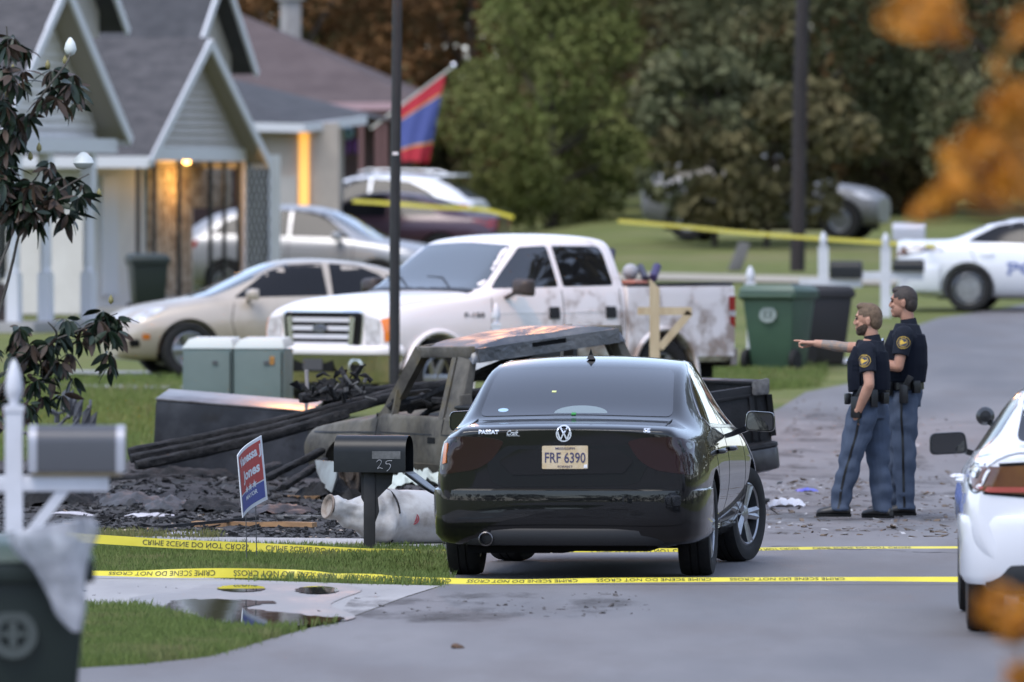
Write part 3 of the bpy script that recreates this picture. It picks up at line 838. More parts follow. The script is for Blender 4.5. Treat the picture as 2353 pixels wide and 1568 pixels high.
def build_burnt():
    t = thing('burned_pickup', 'burned-out pickup truck with bare rusted cab, no glass, black rear bed', 'pickup truck', (.85, 89.1, -.265))
    t.rotation_euler = (R(-7), R(0), R(117))
    st = [S(.82, .52, .86, .945, .75, .93, .98, .885, 1.10, .55, 1.10, 1.10),
          S(.90, .50, .88, .955, .75, .94, .98, .895, 1.12, .55, 1.09, 1.08),
          S(1.5, .50, .88, .955, .75, .94, .98, .895, 1.13, .55, 1.0, .98),
          S(2.15, .50, .88, .955, .75, .94, .98, .895, 1.13, .55, 1.02, 1.00),
          S(2.32, .50, .88, .955, .75, .94, .97, .895, 1.12, .62, 1.14, 1.15),
          S(2.55, .50, .88, .95, .75, .935, .95, .88, 1.07, .60, 1.10, 1.11),
          S(3.2, .50, .88, .945, .75, .925, .92, .86, 1.04, .55, 1.05, 1.04),
          S(3.6, .50, .86, .93, .74, .90, .90, .82, .99, .55, 1.00, .99),
          S(3.80, .52, .84, .915, .74, .89, .90, .80, .97, .5, .98, .98),
          S(3.86, .54, .82, .90, .74, .87, .88, .78, .94, .5, .95, .95)]
    cut = arches([(3.05, .46)], .44, .60, 1.3)
    body = loft_mesh(st, {5: .5}, .6, 3, cut)
    pj = Proj(body)
    crumple(body, .012, 3.0)
    link('body', body, M_burn_light, t)
    # sills dark band
    pj.patch('rocker_panel', [(.90, .72), (2.55, .74), (2.55, .52), (.90, .52)], 'L', mat('scorched_sill', (.03, .026, .022), .8, color2=(.12, .095, .06), scale=4, detail=8, bump=.01, bump_scale=12), t, off=.008, step=.08, mirror=True)
    for ln in ([(2.33, 1.10), (2.36, .85), (2.30, .55)], [(1.10, 1.10), (1.12, .8), (1.08, .55)]):
        pj.strip('door_gap', ln, .014, 'L', M_gap, t, mirror=True, off=.003)
    pj.strip('body_crease', [(.95, .97), (2.3, .975), (3.7, .94)], .012, 'L', M_soot, t, mirror=True, off=.003)
    pj.patch('door_handle_hole', [(1.36, .95), (1.36, .90), (1.22, .90), (1.22, .95)], 'L', M_gap, t, off=.006, step=.1, mirror=True)
    # pillars and cab frame
    for s in (1, -1):
        mb = MB()
        mb.bar((2.30, s * .85, 1.06), (1.78, s * .69, 1.645), .085, .105); mb.build('a_pillar', M_burn, t)
        mb = MB(); mb.bar((2.34, s * .87, 1.10), (2.08, s * .80, 1.30), .025, .05); mb.bar((2.08, s * .875, 1.10), (2.07, s * .80, 1.32), .03, .05); mb.build('quarter_frame', M_burn, t)
        mb = MB()
        mb.add([(1.115, s * .905, 1.10), (1.20, s * .905, 1.10), (1.18, s * .70, 1.655), (1.10, s * .70, 1.655), (1.115, s * .86, 1.10), (1.20, s * .86, 1.10), (1.18, s * .655, 1.655), (1.10, s * .655, 1.655)],
               [(0, 1, 2, 3), (4, 7, 6, 5), (0, 4, 5, 1), (1, 5, 6, 2), (2, 6, 7, 3), (3, 7, 4, 0)]); mb.build('door_frame', M_burn, t)
        mb = MB()
        mb.add([(.83, s * .90, 1.08), (1.085, s * .905, 1.08), (1.07, s * .705, 1.655), (.86, s * .69, 1.655), (.84, s * .80, 1.08), (1.07, s * .83, 1.08), (1.06, s * .64, 1.655), (.87, s * .62, 1.655)],
               [(0, 1, 2, 3), (4, 7, 6, 5), (0, 4, 5, 1), (1, 5, 6, 2), (2, 6, 7, 3), (3, 7, 4, 0)])
        m2 = mb.mesh('b_pillar', bevel=.015); link('b_pillar', crumple(m2, .01, 6), M_burn, t)
        mb = MB(); mb.bar((1.84, s * .685, 1.625), (.86, s * .69, 1.64), .075, .095); mb.build('roof_rail', M_burn, t, bevel=.02)
    # roof: dented sheet with thickness
    nx, ny = 30, 36; vs = []; fs = []
    for k in (0, 1):
        for i in range(nx + 1):
            for j in range(ny + 1):
                u, w = i / nx, j / ny * 2 - 1
                x = .82 + u * 1.02
                hw = .70 - .03 * u
                z = 1.655 + .075 * (1 - abs(w) ** 3.2) * (1 - .25 * (2 * u - 1) ** 4)
                z -= .055 * math.exp(-((u - .35) / .25) ** 2 - ((w + .1) / .35) ** 2) + .03 * math.exp(-((u - .7) / .2) ** 2 - ((w - .45) / .2) ** 2)
                z += .012 * noise.noise(Vector((x * 5, w * 3, 1)))
                if u < .06: z -= (.06 - u) * 1.1
                vs.append((x, w * hw * (1 + .03 * k), z - k * .05))
    n1 = (nx + 1) * (ny + 1)
    for k in (0, 1):
        for i in range(nx):
            for j in range(ny):
                a = k * n1 + i * (ny + 1) + j; q = (a, a + 1, a + ny + 2, a + ny + 1); fs.append(q if k else q[::-1])
    def rim(a, b): fs.append((a, b, b + n1, a + n1))
    for j in range(ny): rim(j, j + 1); rim(nx * (ny + 1) + j, nx * (ny + 1) + j + 1)
    for i in range(nx): rim(i * (ny + 1), (i + 1) * (ny + 1)); rim(i * (ny + 1) + ny, (i + 1) * (ny + 1) + ny)
    mb = MB(); mb.add(vs, fs); rf = mb.build('roof', M_burn_roof, t, ang=60)
    # rear header with lamp slot
    mb = MB()
    for (a, b, zl, zh) in ((-.66, -.16, 1.545, 1.665), (.16, .66, 1.545, 1.665), (-.16, .16, 1.545, 1.610), (-.16, .16, 1.648, 1.665)):
        mb.bbox((.80, a, zl), (.85, b, zh))
    mb.build('rear_header', M_burn_roof, t)
    mb = MB(); mb.bbox((.815, -.16, 1.605), (.86, .16, 1.65)); mb.build('lamp_slot', M_gap, t)
    mb = MB(); mb.bar((1.80, -.66, 1.655), (1.80, .66, 1.655), .06, .05); mb.build('front_header', M_burn, t)
    mb = MB(); mb.bbox((.81, -.86, 1.02), (.86, .86, 1.14)); mb.bbox((.812, -.86, 1.14), (.858, -.76, 1.30)); mb.bbox((.812, .76, 1.14), (.858, .86, 1.30)); mb.build('cab_back_panel', M_burn, t, bevel=.01)
    # charred cab interior: seat springs, dash, wheel
    mb = MB(); random.seed(3)
    for i in range(60):
        p = Vector((random.uniform(1.0, 2.3), random.uniform(-.8, .8), random.uniform(1.0, 1.22)))
        q = p + Vector((random.uniform(-.3, .3), random.uniform(-.3, .3), random.uniform(-.08, .12)))
        mb.tube([p, (p + q) / 2 + Vector((0, 0, .03)), q], random.uniform(.012, .045), 5)
    mb.tube([(2.1, -.85, 1.16), (2.12, .85, 1.19)], .06, 8)
    mb.build('charred_interior', M_char, t)
    mb = MB(); mb.bar((1.9, .1, 1.20), (1.2, -.6, 1.31), .05, .04); mb.build('fallen_strut', M_ashgrey, t)
    mb = MB(); mb.tube([(2.15, .70, 1.16), (1.5, .25, 1.42), (1.0, -.2, 1.62)], [.05, .045, .04], 6); mb.build('fallen_beam', M_char, t)
    # bed
    def wall(name, lo, hi, m=M_soot, bv=.012): mb = MB(); mb.bbox(lo, hi); o = mb.build(name, m, t, bevel=bv); return o
    for s in (1, -1):
        mb = MB()
        prof = [(.90, 1.20), (.955, 1.185), (.965, 1.10), (.955, 1.0), (.965, .80), (.94, .60), (.86, .56), (.86, 1.20)]
        vs = []; k = len(prof); xs_ = [-1.12, -1.08, -.5, 0, .5, .76]
        for x in xs_:
            for y, z in prof: vs.append((x, s * y, z))
        fs = [(i * k + j, i * k + (j + 1) % k, (i + 1) * k + (j + 1) % k, (i + 1) * k + j) for i in range(len(xs_) - 1) for j in range(k)] + [tuple(range(k)), tuple((len(xs_) - 1) * k + j for j in range(k))]
        mb.add(vs, fs); mb.build('bed_side', M_soot, t, ang=30)
        mb = MB(); mb.bbox((-1.13, s * .90 - .065, 1.195), (.77, s * .90 + .06, 1.225)); mb.build('bed_rail', M_soot, t, bevel=.01)
        mb = MB(); mb.bbox((-1.15, s * .955 - .035, .76), (-1.10, s * .955 + .014, 1.10)); mb.build('tail_lamp_hole', M_gap, t)
        mb = MB(); mb.box((-1.14, s * .90, 1.17), (.06, .15, .12)); m2 = mb.mesh('corner_cap', bevel=.02); link('corner_cap', crumple(m2, .02, 9), M_ashgrey, t)
    wall('bed_front', (.72, -.86, .60), (.78, .86, 1.19))
    wall('bed_floor', (-1.1, -.86, .62), (.74, .86, .66), M_char, 0)
    # tailgate with pressed frame
    mb = MB(); mb.bbox((-1.135, -.83, .62), (-1.085, .83, 1.19)); tg = mb.build('tailgate', M_soot, t, bevel=.015)
    mb = MB()
    for lo, hi in (((-1.15, -.80, 1.10), (-1.13, .80, 1.125)), ((-1.15, -.80, .70), (-1.13, .80, .73)), ((-1.15, -.80, .70), (-1.13, -.775, 1.12)), ((-1.15, .775, .70), (-1.13, .80, 1.12))): mb.bbox(lo, hi)
    mb.build('tailgate_rib', M_soot, tg, bevel=.005)
    # bumper: step top black, face grey
    pth = [tuple(p) for p in catmull([(-1.10, .97), (-1.24, .94), (-1.30, .75), (-1.32, 0), (-1.30, -.75), (-1.24, -.94), (-1.10, -.97)], 6)]
    bo = sweep(pth, [(-.10, .48), (-.01, .50), (.0, .52), (.0, .66), (-.005, .675)], 'rear_bumper', mat('smoked_chrome', (.10, .10, .105), .38, metal=.7, color2=(.04, .04, .04), scale=4), t)
    sweep(pth, [(-.005, .676), (.004, .69), (0, .715), (-.03, .725), (-.16, .725)], 'bumper_step', M_soot, bo)
    # chassis, axle and bare rims
    mb = MB()
    for s in (1, -1): mb.bar((-1.0, s * .45, .55), (3.7, s * .45, .52), .08, .14)
    mb.tube([(0, -.75, .52), (0, .75, .60)], .05); mb.tube([(3.05, -.75, .42), (3.05, .75, .60)], .05); mb.build('chassis', M_char, t)
    M_rust = mat('rusted_rim', (.16, .12, .09), .7, metal=.4, color2=(.05, .04, .035), scale=9, bump=.004)
    for x in (0, 3.05):
        for s, z in ((1, .61), (-1, .42)):
            o = wheel(t, (x, s * .80, z), .25, .2, .205, 'steel', s, m_rim=M_rust, m_tyre=M_char)
    # front: collapsed grille, bent bumper corner hanging at the left
    mb = MB(); mb.box((3.88, 0, .72), (.05, 1.4, .30)); link('grille_remains', crumple(mb.mesh('g'), .03, 4), M_char, t)
    return t
build_burnt()

# ================================================================== WHITE PICKUP
M_wpaint = mat('muddy_white_paint', (.74, .73, .73), .30, spec=.5, coat=.5, color2=(.74, .73, .73), scale=2)
def mud_material():
    """white paint, brown mud thrown up the flanks: mask by noise and by height on the body"""
    m = bpy.data.materials.new('mud_spattered_white'); m.use_nodes = True; nt = m.node_tree; b = nt.nodes['Principled BSDF']
    tc = nt.nodes.new('ShaderNodeTexCoord'); sx = nt.nodes.new('ShaderNodeSeparateXYZ'); nt.links.new(tc.outputs['Object'], sx.inputs[0])
    n = nt.nodes.new('ShaderNodeTexNoise'); n.inputs['Scale'].default_value = 3.2; n.inputs['Detail'].default_value = 9; n.inputs['Roughness'].default_value = .68
    nt.links.new(tc.outputs['Object'], n.inputs['Vector'])
    # height and rear bias
    mz = nt.nodes.new('ShaderNodeMapRange'); mz.inputs[1].default_value = 1.5; mz.inputs[2].default_value = .7; mz.inputs[3].default_value = 0; mz.inputs[4].default_value = .16
    nt.links.new(sx.outputs['Z'], mz.inputs[0])
    mx = nt.nodes.new('ShaderNodeMapRange'); mx.inputs[1].default_value = 3.0; mx.inputs[2].default_value = 1.6; mx.inputs[3].default_value = -.25; mx.inputs[4].default_value = 0
    nt.links.new(sx.outputs['X'], mx.inputs[0])
    a = nt.nodes.new('ShaderNodeMath'); nt.links.new(n.outputs['Fac'], a.inputs[0]); nt.links.new(mz.outputs[0], a.inputs[1])
    a2 = nt.nodes.new('ShaderNodeMath'); nt.links.new(a.outputs[0], a2.inputs[0]); nt.links.new(mx.outputs[0], a2.inputs[1])
    r = nt.nodes.new('ShaderNodeMapRange'); r.inputs[1].default_value = .54; r.inputs[2].default_value = .72; r.inputs[4].default_value = .85
    nt.links.new(a2.outputs[0], r.inputs[0])
    mxc = nt.nodes.new('ShaderNodeMix'); mxc.data_type = 'RGBA'; mxc.inputs['A'].default_value = (.74, .72, .72, 1); mxc.inputs['B'].default_value = (.22, .16, .12, 1)
    nt.links.new(r.outputs[0], mxc.inputs['Factor']); nt.links.new(mxc.outputs['Result'], b.inputs['Base Color'])
    mr = nt.nodes.new('ShaderNodeMapRange'); mr.inputs[3].default_value = .25; mr.inputs[4].default_value = .8; nt.links.new(r.outputs[0], mr.inputs[0]); nt.links.new(mr.outputs[0], b.inputs['Roughness'])
    b.inputs['Coat Weight'].default_value = .3
    return m
M_mudwhite = mud_material()
M_headlamp = mat('headlamp_lens', (.35, .34, .35), .12, spec=.7, coat=.6, color2=(.6, .6, .62), scale=9)
M_redlamp = mat('red_lens', (.28, .02, .02), .2, coat=.5)
M_skyglass = mat('clear_windscreen', (.05, .065, .075), .03, spec=1.0, coat=1.0)
def build_f150():
    t = thing('white_pickup', 'white crew-cab pickup truck spattered with brown mud, parked on the lawn', 'pickup truck', (.99, 119.6, ground_z(0, 119.6)), R(225))
    st = [S(.60, .55, .88, .985, .80, .975, 1.15, .94, 1.36, .70, 1.86, 1.90, .75),
          S(.66, .52, .90, .992, .80, .985, 1.15, .945, 1.375, .715, 1.91, 1.96, .75),
          S(1.3, .50, .90, .995, .80, .985, 1.15, .945, 1.37, .72, 1.935, 1.995, .75),
          S(1.95, .50, .90, .995, .80, .985, 1.15, .945, 1.355, .71, 1.90, 1.955, .75),
          S(2.15, .50, .90, .995, .80, .985, 1.15, .945, 1.35, .705, 1.83, 1.87, .75),
          S(2.75, .50, .90, .995, .80, .985, 1.15, .94, 1.32, .78, 1.36, 1.385, .7),
          S(2.92, .50, .90, .995, .80, .985, 1.14, .93, 1.29, .76, 1.335, 1.355, .7),
          S(3.5, .50, .90, .995, .80, .985, 1.10, .91, 1.25, .74, 1.31, 1.33, .7),
          S(4.0, .50, .90, .985, .80, .975, 1.08, .89, 1.20, .72, 1.26, 1.28, .7),
          S(4.20, .52, .86, .95, .80, .93, 1.05, .85, 1.15, .70, 1.20, 1.215, .7),
          S(4.27, .55, .82, .90, .80, .89, 1.02, .82, 1.10, .68, 1.14, 1.15, .7)]
    ar = arches([(0, .42), (3.5, .42)], .50, .62, 1.3)
    body = loft_mesh(st, {5: .4, 6: .3}, .7, 3, ar); pj = Proj(body)
    link('body', body, M_mudwhite, t)
    # arch lips
    for s in (1, -1):
        mb = MB(); mb.tube([(3.5 + .51 * math.cos(a), s * .985, .42 + .51 * math.sin(a)) for a in np.linspace(-.25, PI + .25, 22)], .03, 8); mb.build('arch_lip', M_mudwhite, t, ang=50)
        mb = MB(); mb.tube([(.0 + .51 * math.cos(a), s * .985, .42 + .51 * math.sin(a)) for a in np.linspace(-.1, PI + .1, 22)], .028, 8); mb.build('arch_lip', M_mudwhite, t, ang=50)
    # bed
    for s in (1, -1):
        pr = [(.93, 1.40), (.975, 1.385), (.985, 1.30), (.975, 1.15), (.99, .85), (.98, .62), (.90, .56), (.86, .60), (.86, 1.40)]
        xs_ = list(np.linspace(-1.10, .585, 40)); vs = []; k = len(pr); fs = []
        for x in xs_:
            for y, z in pr:
                r2 = .50 ** 2 - x * x
                if z < 1.0 and r2 > 0: z = max(z, .42 + math.sqrt(r2))
                vs.append((x, s * y, z))
        fs = [(i * k + j, i * k + (j + 1) % k, (i + 1) * k + (j + 1) % k, (i + 1) * k + j) for i in range(len(xs_) - 1) for j in range(k)] + [tuple(range(k)), tuple((len(xs_) - 1) * k + j for j in range(k))]
        mb = MB(); mb.add(vs, fs); mb.build('bed_side', M_mudwhite, t, ang=35)
        mb = MB(); mb.bbox((-1.10, s * .93 - .06, 1.402), (.58, s * .93 + .035, 1.43)); mb.build('bed_rail_cap', M_black, t, bevel=.008)
        mb = MB(); mb.add([(-1.115, s * .985, 1.28), (-1.0, s * .993, 1.28), (-1.02, s * .993, .98), (-1.115, s * .985, .93), (-1.115, s * .86, 1.28), (-1.115, s * .86, .93)], [(0, 1, 2, 3), (0, 3, 5, 4)])
        mb.build('tail_lamp', M_redlamp, t)
        mb = MB(); mb.add([(-1.118, s * .987, 1.12), (-1.0, s * .995, 1.12), (-1.005, s * .995, 1.06), (-1.118, s * .987, 1.06)], [(0, 1, 2, 3)]); mb.build('reversing_lamp', M_headlamp, t)
    mb = MB(); mb.bbox((-1.12, -.86, .62), (-1.07, .86, 1.40)); mb.build('tailgate', M_mudwhite, t, bevel=.015)
    mb = MB(); mb.bbox((.54, -.86, .62), (.575, .86, 1.41)); mb.build('bed_front', M_mudwhite, t)
    mb = MB(); mb.bbox((-1.08, -.86, .66), (.55, .86, .70)); mb.build('bed_floor', M_black, t)
    pth = [tuple(p) for p in catmull([(-1.05, .97), (-1.20, .93), (-1.25, .7), (-1.26, 0), (-1.25, -.7), (-1.20, -.93), (-1.05, -.97)], 5)]
    sweep(pth, [(-.08, .50), (0, .52), (.01, .62), (0, .70), (-.10, .72)], 'rear_bumper', mat('muddy_chrome', (.42, .41, .42), .35, metal=.7, color2=(.25, .2, .16), scale=4), t)
    # glass
    pj.patch('windscreen', arc_poly([(.82, 1.375), (.665, 1.85), (0, 1.885), (-.665, 1.85), (-.82, 1.375)], [.05, .05, .2, .05, .05]), 'F', M_skyglass, t, step=.06)
    pj.patch('front_side_window', arc_poly([(1.62, 1.40), (2.60, 1.385), (2.02, 1.83), (1.62, 1.845)], .04), 'L', M_glass, t, step=.06, mirror=True)
    pj.patch('rear_side_window', arc_poly([(1.54, 1.40), (1.54, 1.845), (.78, 1.84), (.76, 1.41)], [.03, .03, .1, .05]), 'L', M_glass, t, step=.06, mirror=True)
    pj.patch('rear_window', arc_poly([(.70, 1.42), (.62, 1.82), (-.62, 1.82), (-.70, 1.42)], .05), 'B', M_glass, t, step=.08)
    for ln in ([(1.58, 1.36), (1.58, .9), (1.56, .55)], [(.68, 1.37), (.68, .95), (.66, .60)], [(2.66, 1.33), (2.70, .95), (2.60, .55)]):
        pj.strip('door_gap', ln, .012, 'L', M_gap, t, mirror=True)
    pj.strip('hood_gap', [(2.8, .885), (3.5, .865), (4.1, .84)], .01, 'T', M_gap, t, mirror=True)
    pj.strip('body_crease', [(.7, 1.13), (2.6, 1.12)], .01, 'L', M_mudwhite, t, mirror=True, off=.006)
    for x in (1.72, .84):
        pj.patch('door_handle', arc_poly([(x - .07, 1.18), (x + .09, 1.18), (x + .09, 1.05), (x - .07, 1.05)], .02), 'L', M_black, t, off=.012, step=.06, mirror=True)
    pj.text('fender_badge', 'F-150', (2.95, 1.10), .30, .055, 'L', M_black, t, off=.006, bold=.03)
    M_bar = mat('brushed_bar', (.62, .62, .65), .45, metal=.35)
    # grille
    gr = arc_poly([(.56, 1.135), (.60, 1.10), (.56, .80), (.50, .755), (-.50, .755), (-.56, .80), (-.60, 1.10), (-.56, 1.135)], .03)
    pj.patch('grille_frame', [(a * 1.06, .945 + (b - .945) * 1.10) for a, b in gr], 'F', M_chrome, t, off=.01, step=.08)
    go = pj.patch('grille', gr, 'F', M_gap, t, off=.022, step=.08)[0]
    for z in (1.055, .965, .875, .79):
        pj.patch('grille_bar', arc_poly([(.44, z + .024), (.44, z - .024), (-.44, z - .024), (-.44, z + .024)], .012), 'F', M_bar, go, off=.045, skirt=.03, step=.08)
    for s in (1, -1):
        pj.patch('grille_bar', [(s * .53, 1.08), (s * .45, 1.10), (s * .42, .77), (s * .49, .77)], 'F', M_chrome, go, off=.05, skirt=.03, step=.08)
    ov = [(.115 * math.cos(a), .965 + .046 * math.sin(a)) for a in np.linspace(0, 2 * PI, 28, endpoint=False)]
    pj.patch('emblem', ov, 'F', M_chrome, go, off=.062, skirt=.02, step=.05)
    e2 = pj.patch('emblem_field', [(a * .88, .965 + (b - .965) * .84) for a, b in ov], 'F', mat('emblem_blue', (.06, .07, .12), .3), go, off=.068, skirt=.004, step=.05)[0]
    pj.text('emblem_text', 'Ford', (0, .965), .12, .05, 'F', M_chrome, go, off=.072, shear=.3)
    # lamps
    for s in (1, -1):
        pj.patch('headlamp', arc_poly([(s * .64, 1.10), (s * .86, 1.06), (s * .87, .80), (s * .66, .78)], .03), 'F', M_headlamp, t, off=.012, step=.05)
    pj.patch('side_marker', arc_poly([(4.26, 1.06), (4.06, 1.10), (4.10, .98), (4.16, .84), (4.24, .82)], .02), 'L', mat('orange_lens', (.75, .20, .02), .25, coat=.5), t, off=.010, step=.05, mirror=True)
    # bumper: chrome, black intake, lower valance
    pth = [tuple(p) for p in catmull([(4.02, .97), (4.22, .95), (4.36, .82), (4.42, .5), (4.44, 0), (4.42, -.5), (4.36, -.82), (4.22, -.95), (4.02, -.97)], 6)][::-1]
    bo = sweep(pth, [(-.01, .685), (.004, .68), (-.012, .56), (-.05, .44), (-.09, .38), (-.16, .36)], 'front_bumper', mat('bumper_chrome', (.55, .56, .58), .16, metal=1.0), t)
    sweep(pth, [(-.12, .785), (-.01, .78), (.014, .755), (.018, .72), (.010, .688), (-.03, .684)], 'bumper_cap', M_wpaint, bo)
    mb = MB(); mb.box((4.405, 0, .575), (.05, .62, .16)); mb.build('bumper_intake', M_gap, bo)
    mb = MB(); mb.box((4.425, 0, .575), (.03, .30, .12)); mb.build('plate_holder', mat('plate_holder', (.05, .05, .055), .5), bo)
    for s in (1, -1):
        M = Matrix.Translation((4.375, s * .62, .55)) @ Matrix.Rotation(s * .14, 4, 'Z') @ Matrix.Rotation(PI / 2, 4, 'Y')
        mb = MB(); mb.lathe([(.095, -.02), (.10, .028), (.075, .03), (.07, .0)], 24, M); mb.build('fog_lamp_ring', mat('bumper_chrome', (.5, .5, .5)), bo, ang=40)
        mb = MB(); mb.lathe([(0, .022), (.074, .022), (.074, .0)], 24, M); mb.build('fog_lamp', M_gap, bo)
    mb = MB(); mb.box((4.22, 0, .36), (.12, 1.5, .14)); mb.build('air_dam', M_black, t, bevel=.02)
    mb = MB(); mb.box((1.5, 0, .45), (5.2, 1.3, .16)); mb.build('underbody', M_dark, t)
    # mirrors
    for s in (1, -1): mirror_part(t, 2.42, s * 1.17, 1.40, mat('dark_mirror_shell', (.035, .026, .022), .45), s, (.16, .26, .20))
    # wipers, cowl
    for y in (.45, -.2):
        mb = MB(); mb.tube([(2.80, y, 1.385), (2.62, y - .3, 1.50), (2.60, y - .55, 1.51)], .012, 6); mb.build('wiper', M_black, t)
    pj.patch('cowl', [(2.90, .80), (2.90, -.80), (2.78, -.80), (2.78, .80)], 'T', M_black, t, off=.006, step=.1)
    axles(t, (0, 3.5), .83, .42, .27, .245, 'six', R(8))
    return t
build_f150()
# ================================================================== OTHER CARS
def basic_car(name, label, loc, rz, st, paint, wb, rad, ay, side_polys, rear_poly=None, front_poly=None, rim='five', rim_r=.21, gaps=(), cat='car', steer=0.0, m_glass=None, m_rim=None, tw=.22):
    t = thing(name, label, cat, loc, rz)
    body = loft_mesh(st, {5: .35, 6: .25}, .7, 3, arches([(0, rad), (wb, rad)], rad + .055, .60, 1.3)); pj = Proj(body)
    link('body', body, paint, t)
    for nm, p, r in side_polys: pj.patch(nm, arc_poly(p, r), 'L', m_glass or M_fglass, t, step=.06, mirror=True)
    if rear_poly: pj.patch('rear_window', arc_poly(rear_poly, .05), 'B', m_glass or M_fglass, t, step=.06)
    if front_poly: pj.patch('windscreen', arc_poly(front_poly, .05), 'F', M_skyglass, t, step=.06)
    for ln in gaps: pj.strip('door_gap', ln, .010, 'L', M_gap, t, mirror=True)
    axles(t, (0, wb), ay, rad, tw, rim_r, rim, steer, m_rim=m_rim)
    mb = MB(); mb.box((wb / 2, 0, .24), (wb + 1.0, 1.2, .1)); mb.build('underbody', M_dark, t)
    return t, pj

M_fglass = mat('dark_side_glass', (.012, .012, .014), .12, spec=.25)
# ---- beige sedan, nose to the left
M_beige = mat('dusty_beige_paint', (.47, .40, .33), .35, metal=.25, coat=.4, color2=(.33, .27, .21), scale=1.6, detail=8, lo=.45, hi=.75)
st_sedan = [S(-1.05, .32, .66, .80, .52, .82, .70, .76, .92, .64, 1.00, 1.02), S(-.9, .24, .76, .89, .52, .88, .75, .81, .95, .66, 1.03, 1.05),
            S(-.45, .20, .79, .91, .54, .90, .80, .83, .97, .65, 1.06, 1.075), S(-.1, .19, .79, .91, .54, .90, .82, .83, .98, .60, 1.22, 1.24),
            S(.35, .19, .79, .91, .54, .90, .82, .83, .98, .59, 1.38, 1.415), S(1.2, .19, .79, .908, .54, .898, .82, .83, .965, .60, 1.43, 1.48),
            S(1.65, .19, .79, .908, .54, .898, .81, .83, .955, .58, 1.37, 1.42), S(2.1, .19, .79, .908, .54, .898, .80, .83, .945, .60, 1.17, 1.195),
            S(2.5, .19, .79, .908, .53, .898, .79, .82, .925, .62, .99, 1.01), S(2.7, .19, .79, .908, .53, .895, .77, .81, .90, .62, .955, .975),
            S(3.2, .19, .78, .90, .52, .885, .73, .78, .83, .58, .88, .90), S(3.42, .20, .76, .87, .50, .845, .69, .735, .77, .55, .815, .835),
            S(3.56, .22, .68, .77, .48, .71, .60, .62, .68, .48, .72, .735), S(3.61, .26, .60, .67, .48, .62, .58, .55, .65, .44, .68, .69)]
d = 133.0; rzb = R(193)
front_ax = Vector((X(432, d), d)); fw = Vector((math.cos(rzb), math.sin(rzb))); lf = Vector((-fw.y, fw.x))
org = front_ax - fw * 2.78 - lf * .8
beige, pj = basic_car('beige_sedan', 'dusty beige sedan half hidden behind the white pickup', (org.x, org.y, .35), rzb, st_sedan, M_beige, 2.78, .335, .79,
    [('front_side_window', [(1.02, 1.0), (2.2, .975), (1.75, 1.29), (1.5, 1.375), (1.06, 1.395)], .03), ('rear_side_window', [(.96, 1.0), (.05, 1.02), (.35, 1.26), (.6, 1.365), (.97, 1.395)], .03)],
    front_poly=[(.66, .985), (.56, 1.385), (-.56, 1.385), (-.66, .985)], gaps=([(1.0, .99), (1.0, .3)], [(2.2, .95), (2.25, .7), (2.15, .3)]), steer=R(6), rim='five', rim_r=.225)
pj.patch('headlamp', arc_poly([(3.52, .70), (3.26, .84), (3.02, .855), (3.26, .74), (3.42, .66)], .02), 'L', M_headlamp, beige, off=.008, step=.05, mirror=True)
pj.patch('side_marker', [(3.36, .53), (3.27, .53), (3.27, .47), (3.36, .47)], 'L', M_amber, beige, off=.008, step=.05, mirror=True)
pj.patch('fog_lamp_recess', arc_poly([(3.52, .46), (3.40, .47), (3.38, .38), (3.50, .37)], .02), 'L', M_gap, beige, off=.006, step=.05, mirror=True)
mirror_part(beige, 2.02, 1.0, 1.02, M_beige, 1, (.14, .2, .14)); mirror_part(beige, 2.02, -1.0, 1.02, M_beige, -1, (.14, .2, .14))

# ---- silver crossover behind the porch, facing right
st_suv = [S(-.92, .42, .68, .82, .60, .83, .85, .78, 1.02, .60, 1.12, 1.14), S(-.82, .34, .76, .90, .60, .90, .90, .82, 1.08, .62, 1.20, 1.22),
          S(-.55, .28, .80, .93, .62, .92, .93, .85, 1.12, .62, 1.42, 1.45), S(-.2, .25, .80, .935, .62, .925, .95, .86, 1.13, .61, 1.58, 1.63),
          S(.4, .25, .80, .935, .62, .925, .95, .86, 1.12, .62, 1.65, 1.70), S(1.2, .25, .80, .935, .62, .925, .95, .86, 1.10, .62, 1.66, 1.715),
          S(1.75, .25, .80, .935, .62, .925, .94, .86, 1.09, .60, 1.58, 1.63), S(2.2, .25, .80, .935, .62, .925, .93, .86, 1.08, .62, 1.33, 1.36),
          S(2.6, .25, .80, .935, .60, .92, .92, .85, 1.05, .64, 1.10, 1.125), S(2.8, .25, .80, .93, .60, .915, .90, .84, 1.02, .64, 1.07, 1.09),
          S(3.3, .26, .78, .92, .58, .90, .86, .80, .96, .60, 1.01, 1.03), S(3.55, .30, .72, .85, .56, .82, .78, .72, .86, .54, .90, .92), S(3.66, .34, .62, .72, .55, .70, .70, .62, .76, .48, .79, .80)]
M_silver = mat('silver_paint', (.36, .36, .37), .32, metal=.4, coat=.35)
d = 190.0
silver, pj = basic_car('silver_crossover', 'silver crossover parked beyond the porch posts, red tail lamp at left', (X(550, d), d, ground_z(X(550, d), d)), R(-14), st_suv, M_silver, 2.75, .36, .80,
    [('rear_side_window', [(1.1, 1.15), (-.30, 1.20), (-.05, 1.40), (.35, 1.56), (1.1, 1.61)], .04), ('front_side_window', [(1.16, 1.15), (2.25, 1.11), (1.75, 1.50), (1.5, 1.58), (1.16, 1.61)], .04)],
    front_poly=[(.68, 1.12), (.58, 1.57), (-.58, 1.57), (-.68, 1.12)], gaps=([(1.13, 1.12), (1.13, .4)], [(2.3, 1.08), (2.3, .4)], [(.1, 1.15), (.1, .8)]))
pj.patch('tail_lamp', arc_poly([(-.86, 1.05), (-.50, 1.08), (-.55, .96), (-.80, .86)], .02), 'R', M_redlamp, silver, off=.008, step=.05, mirror=True)
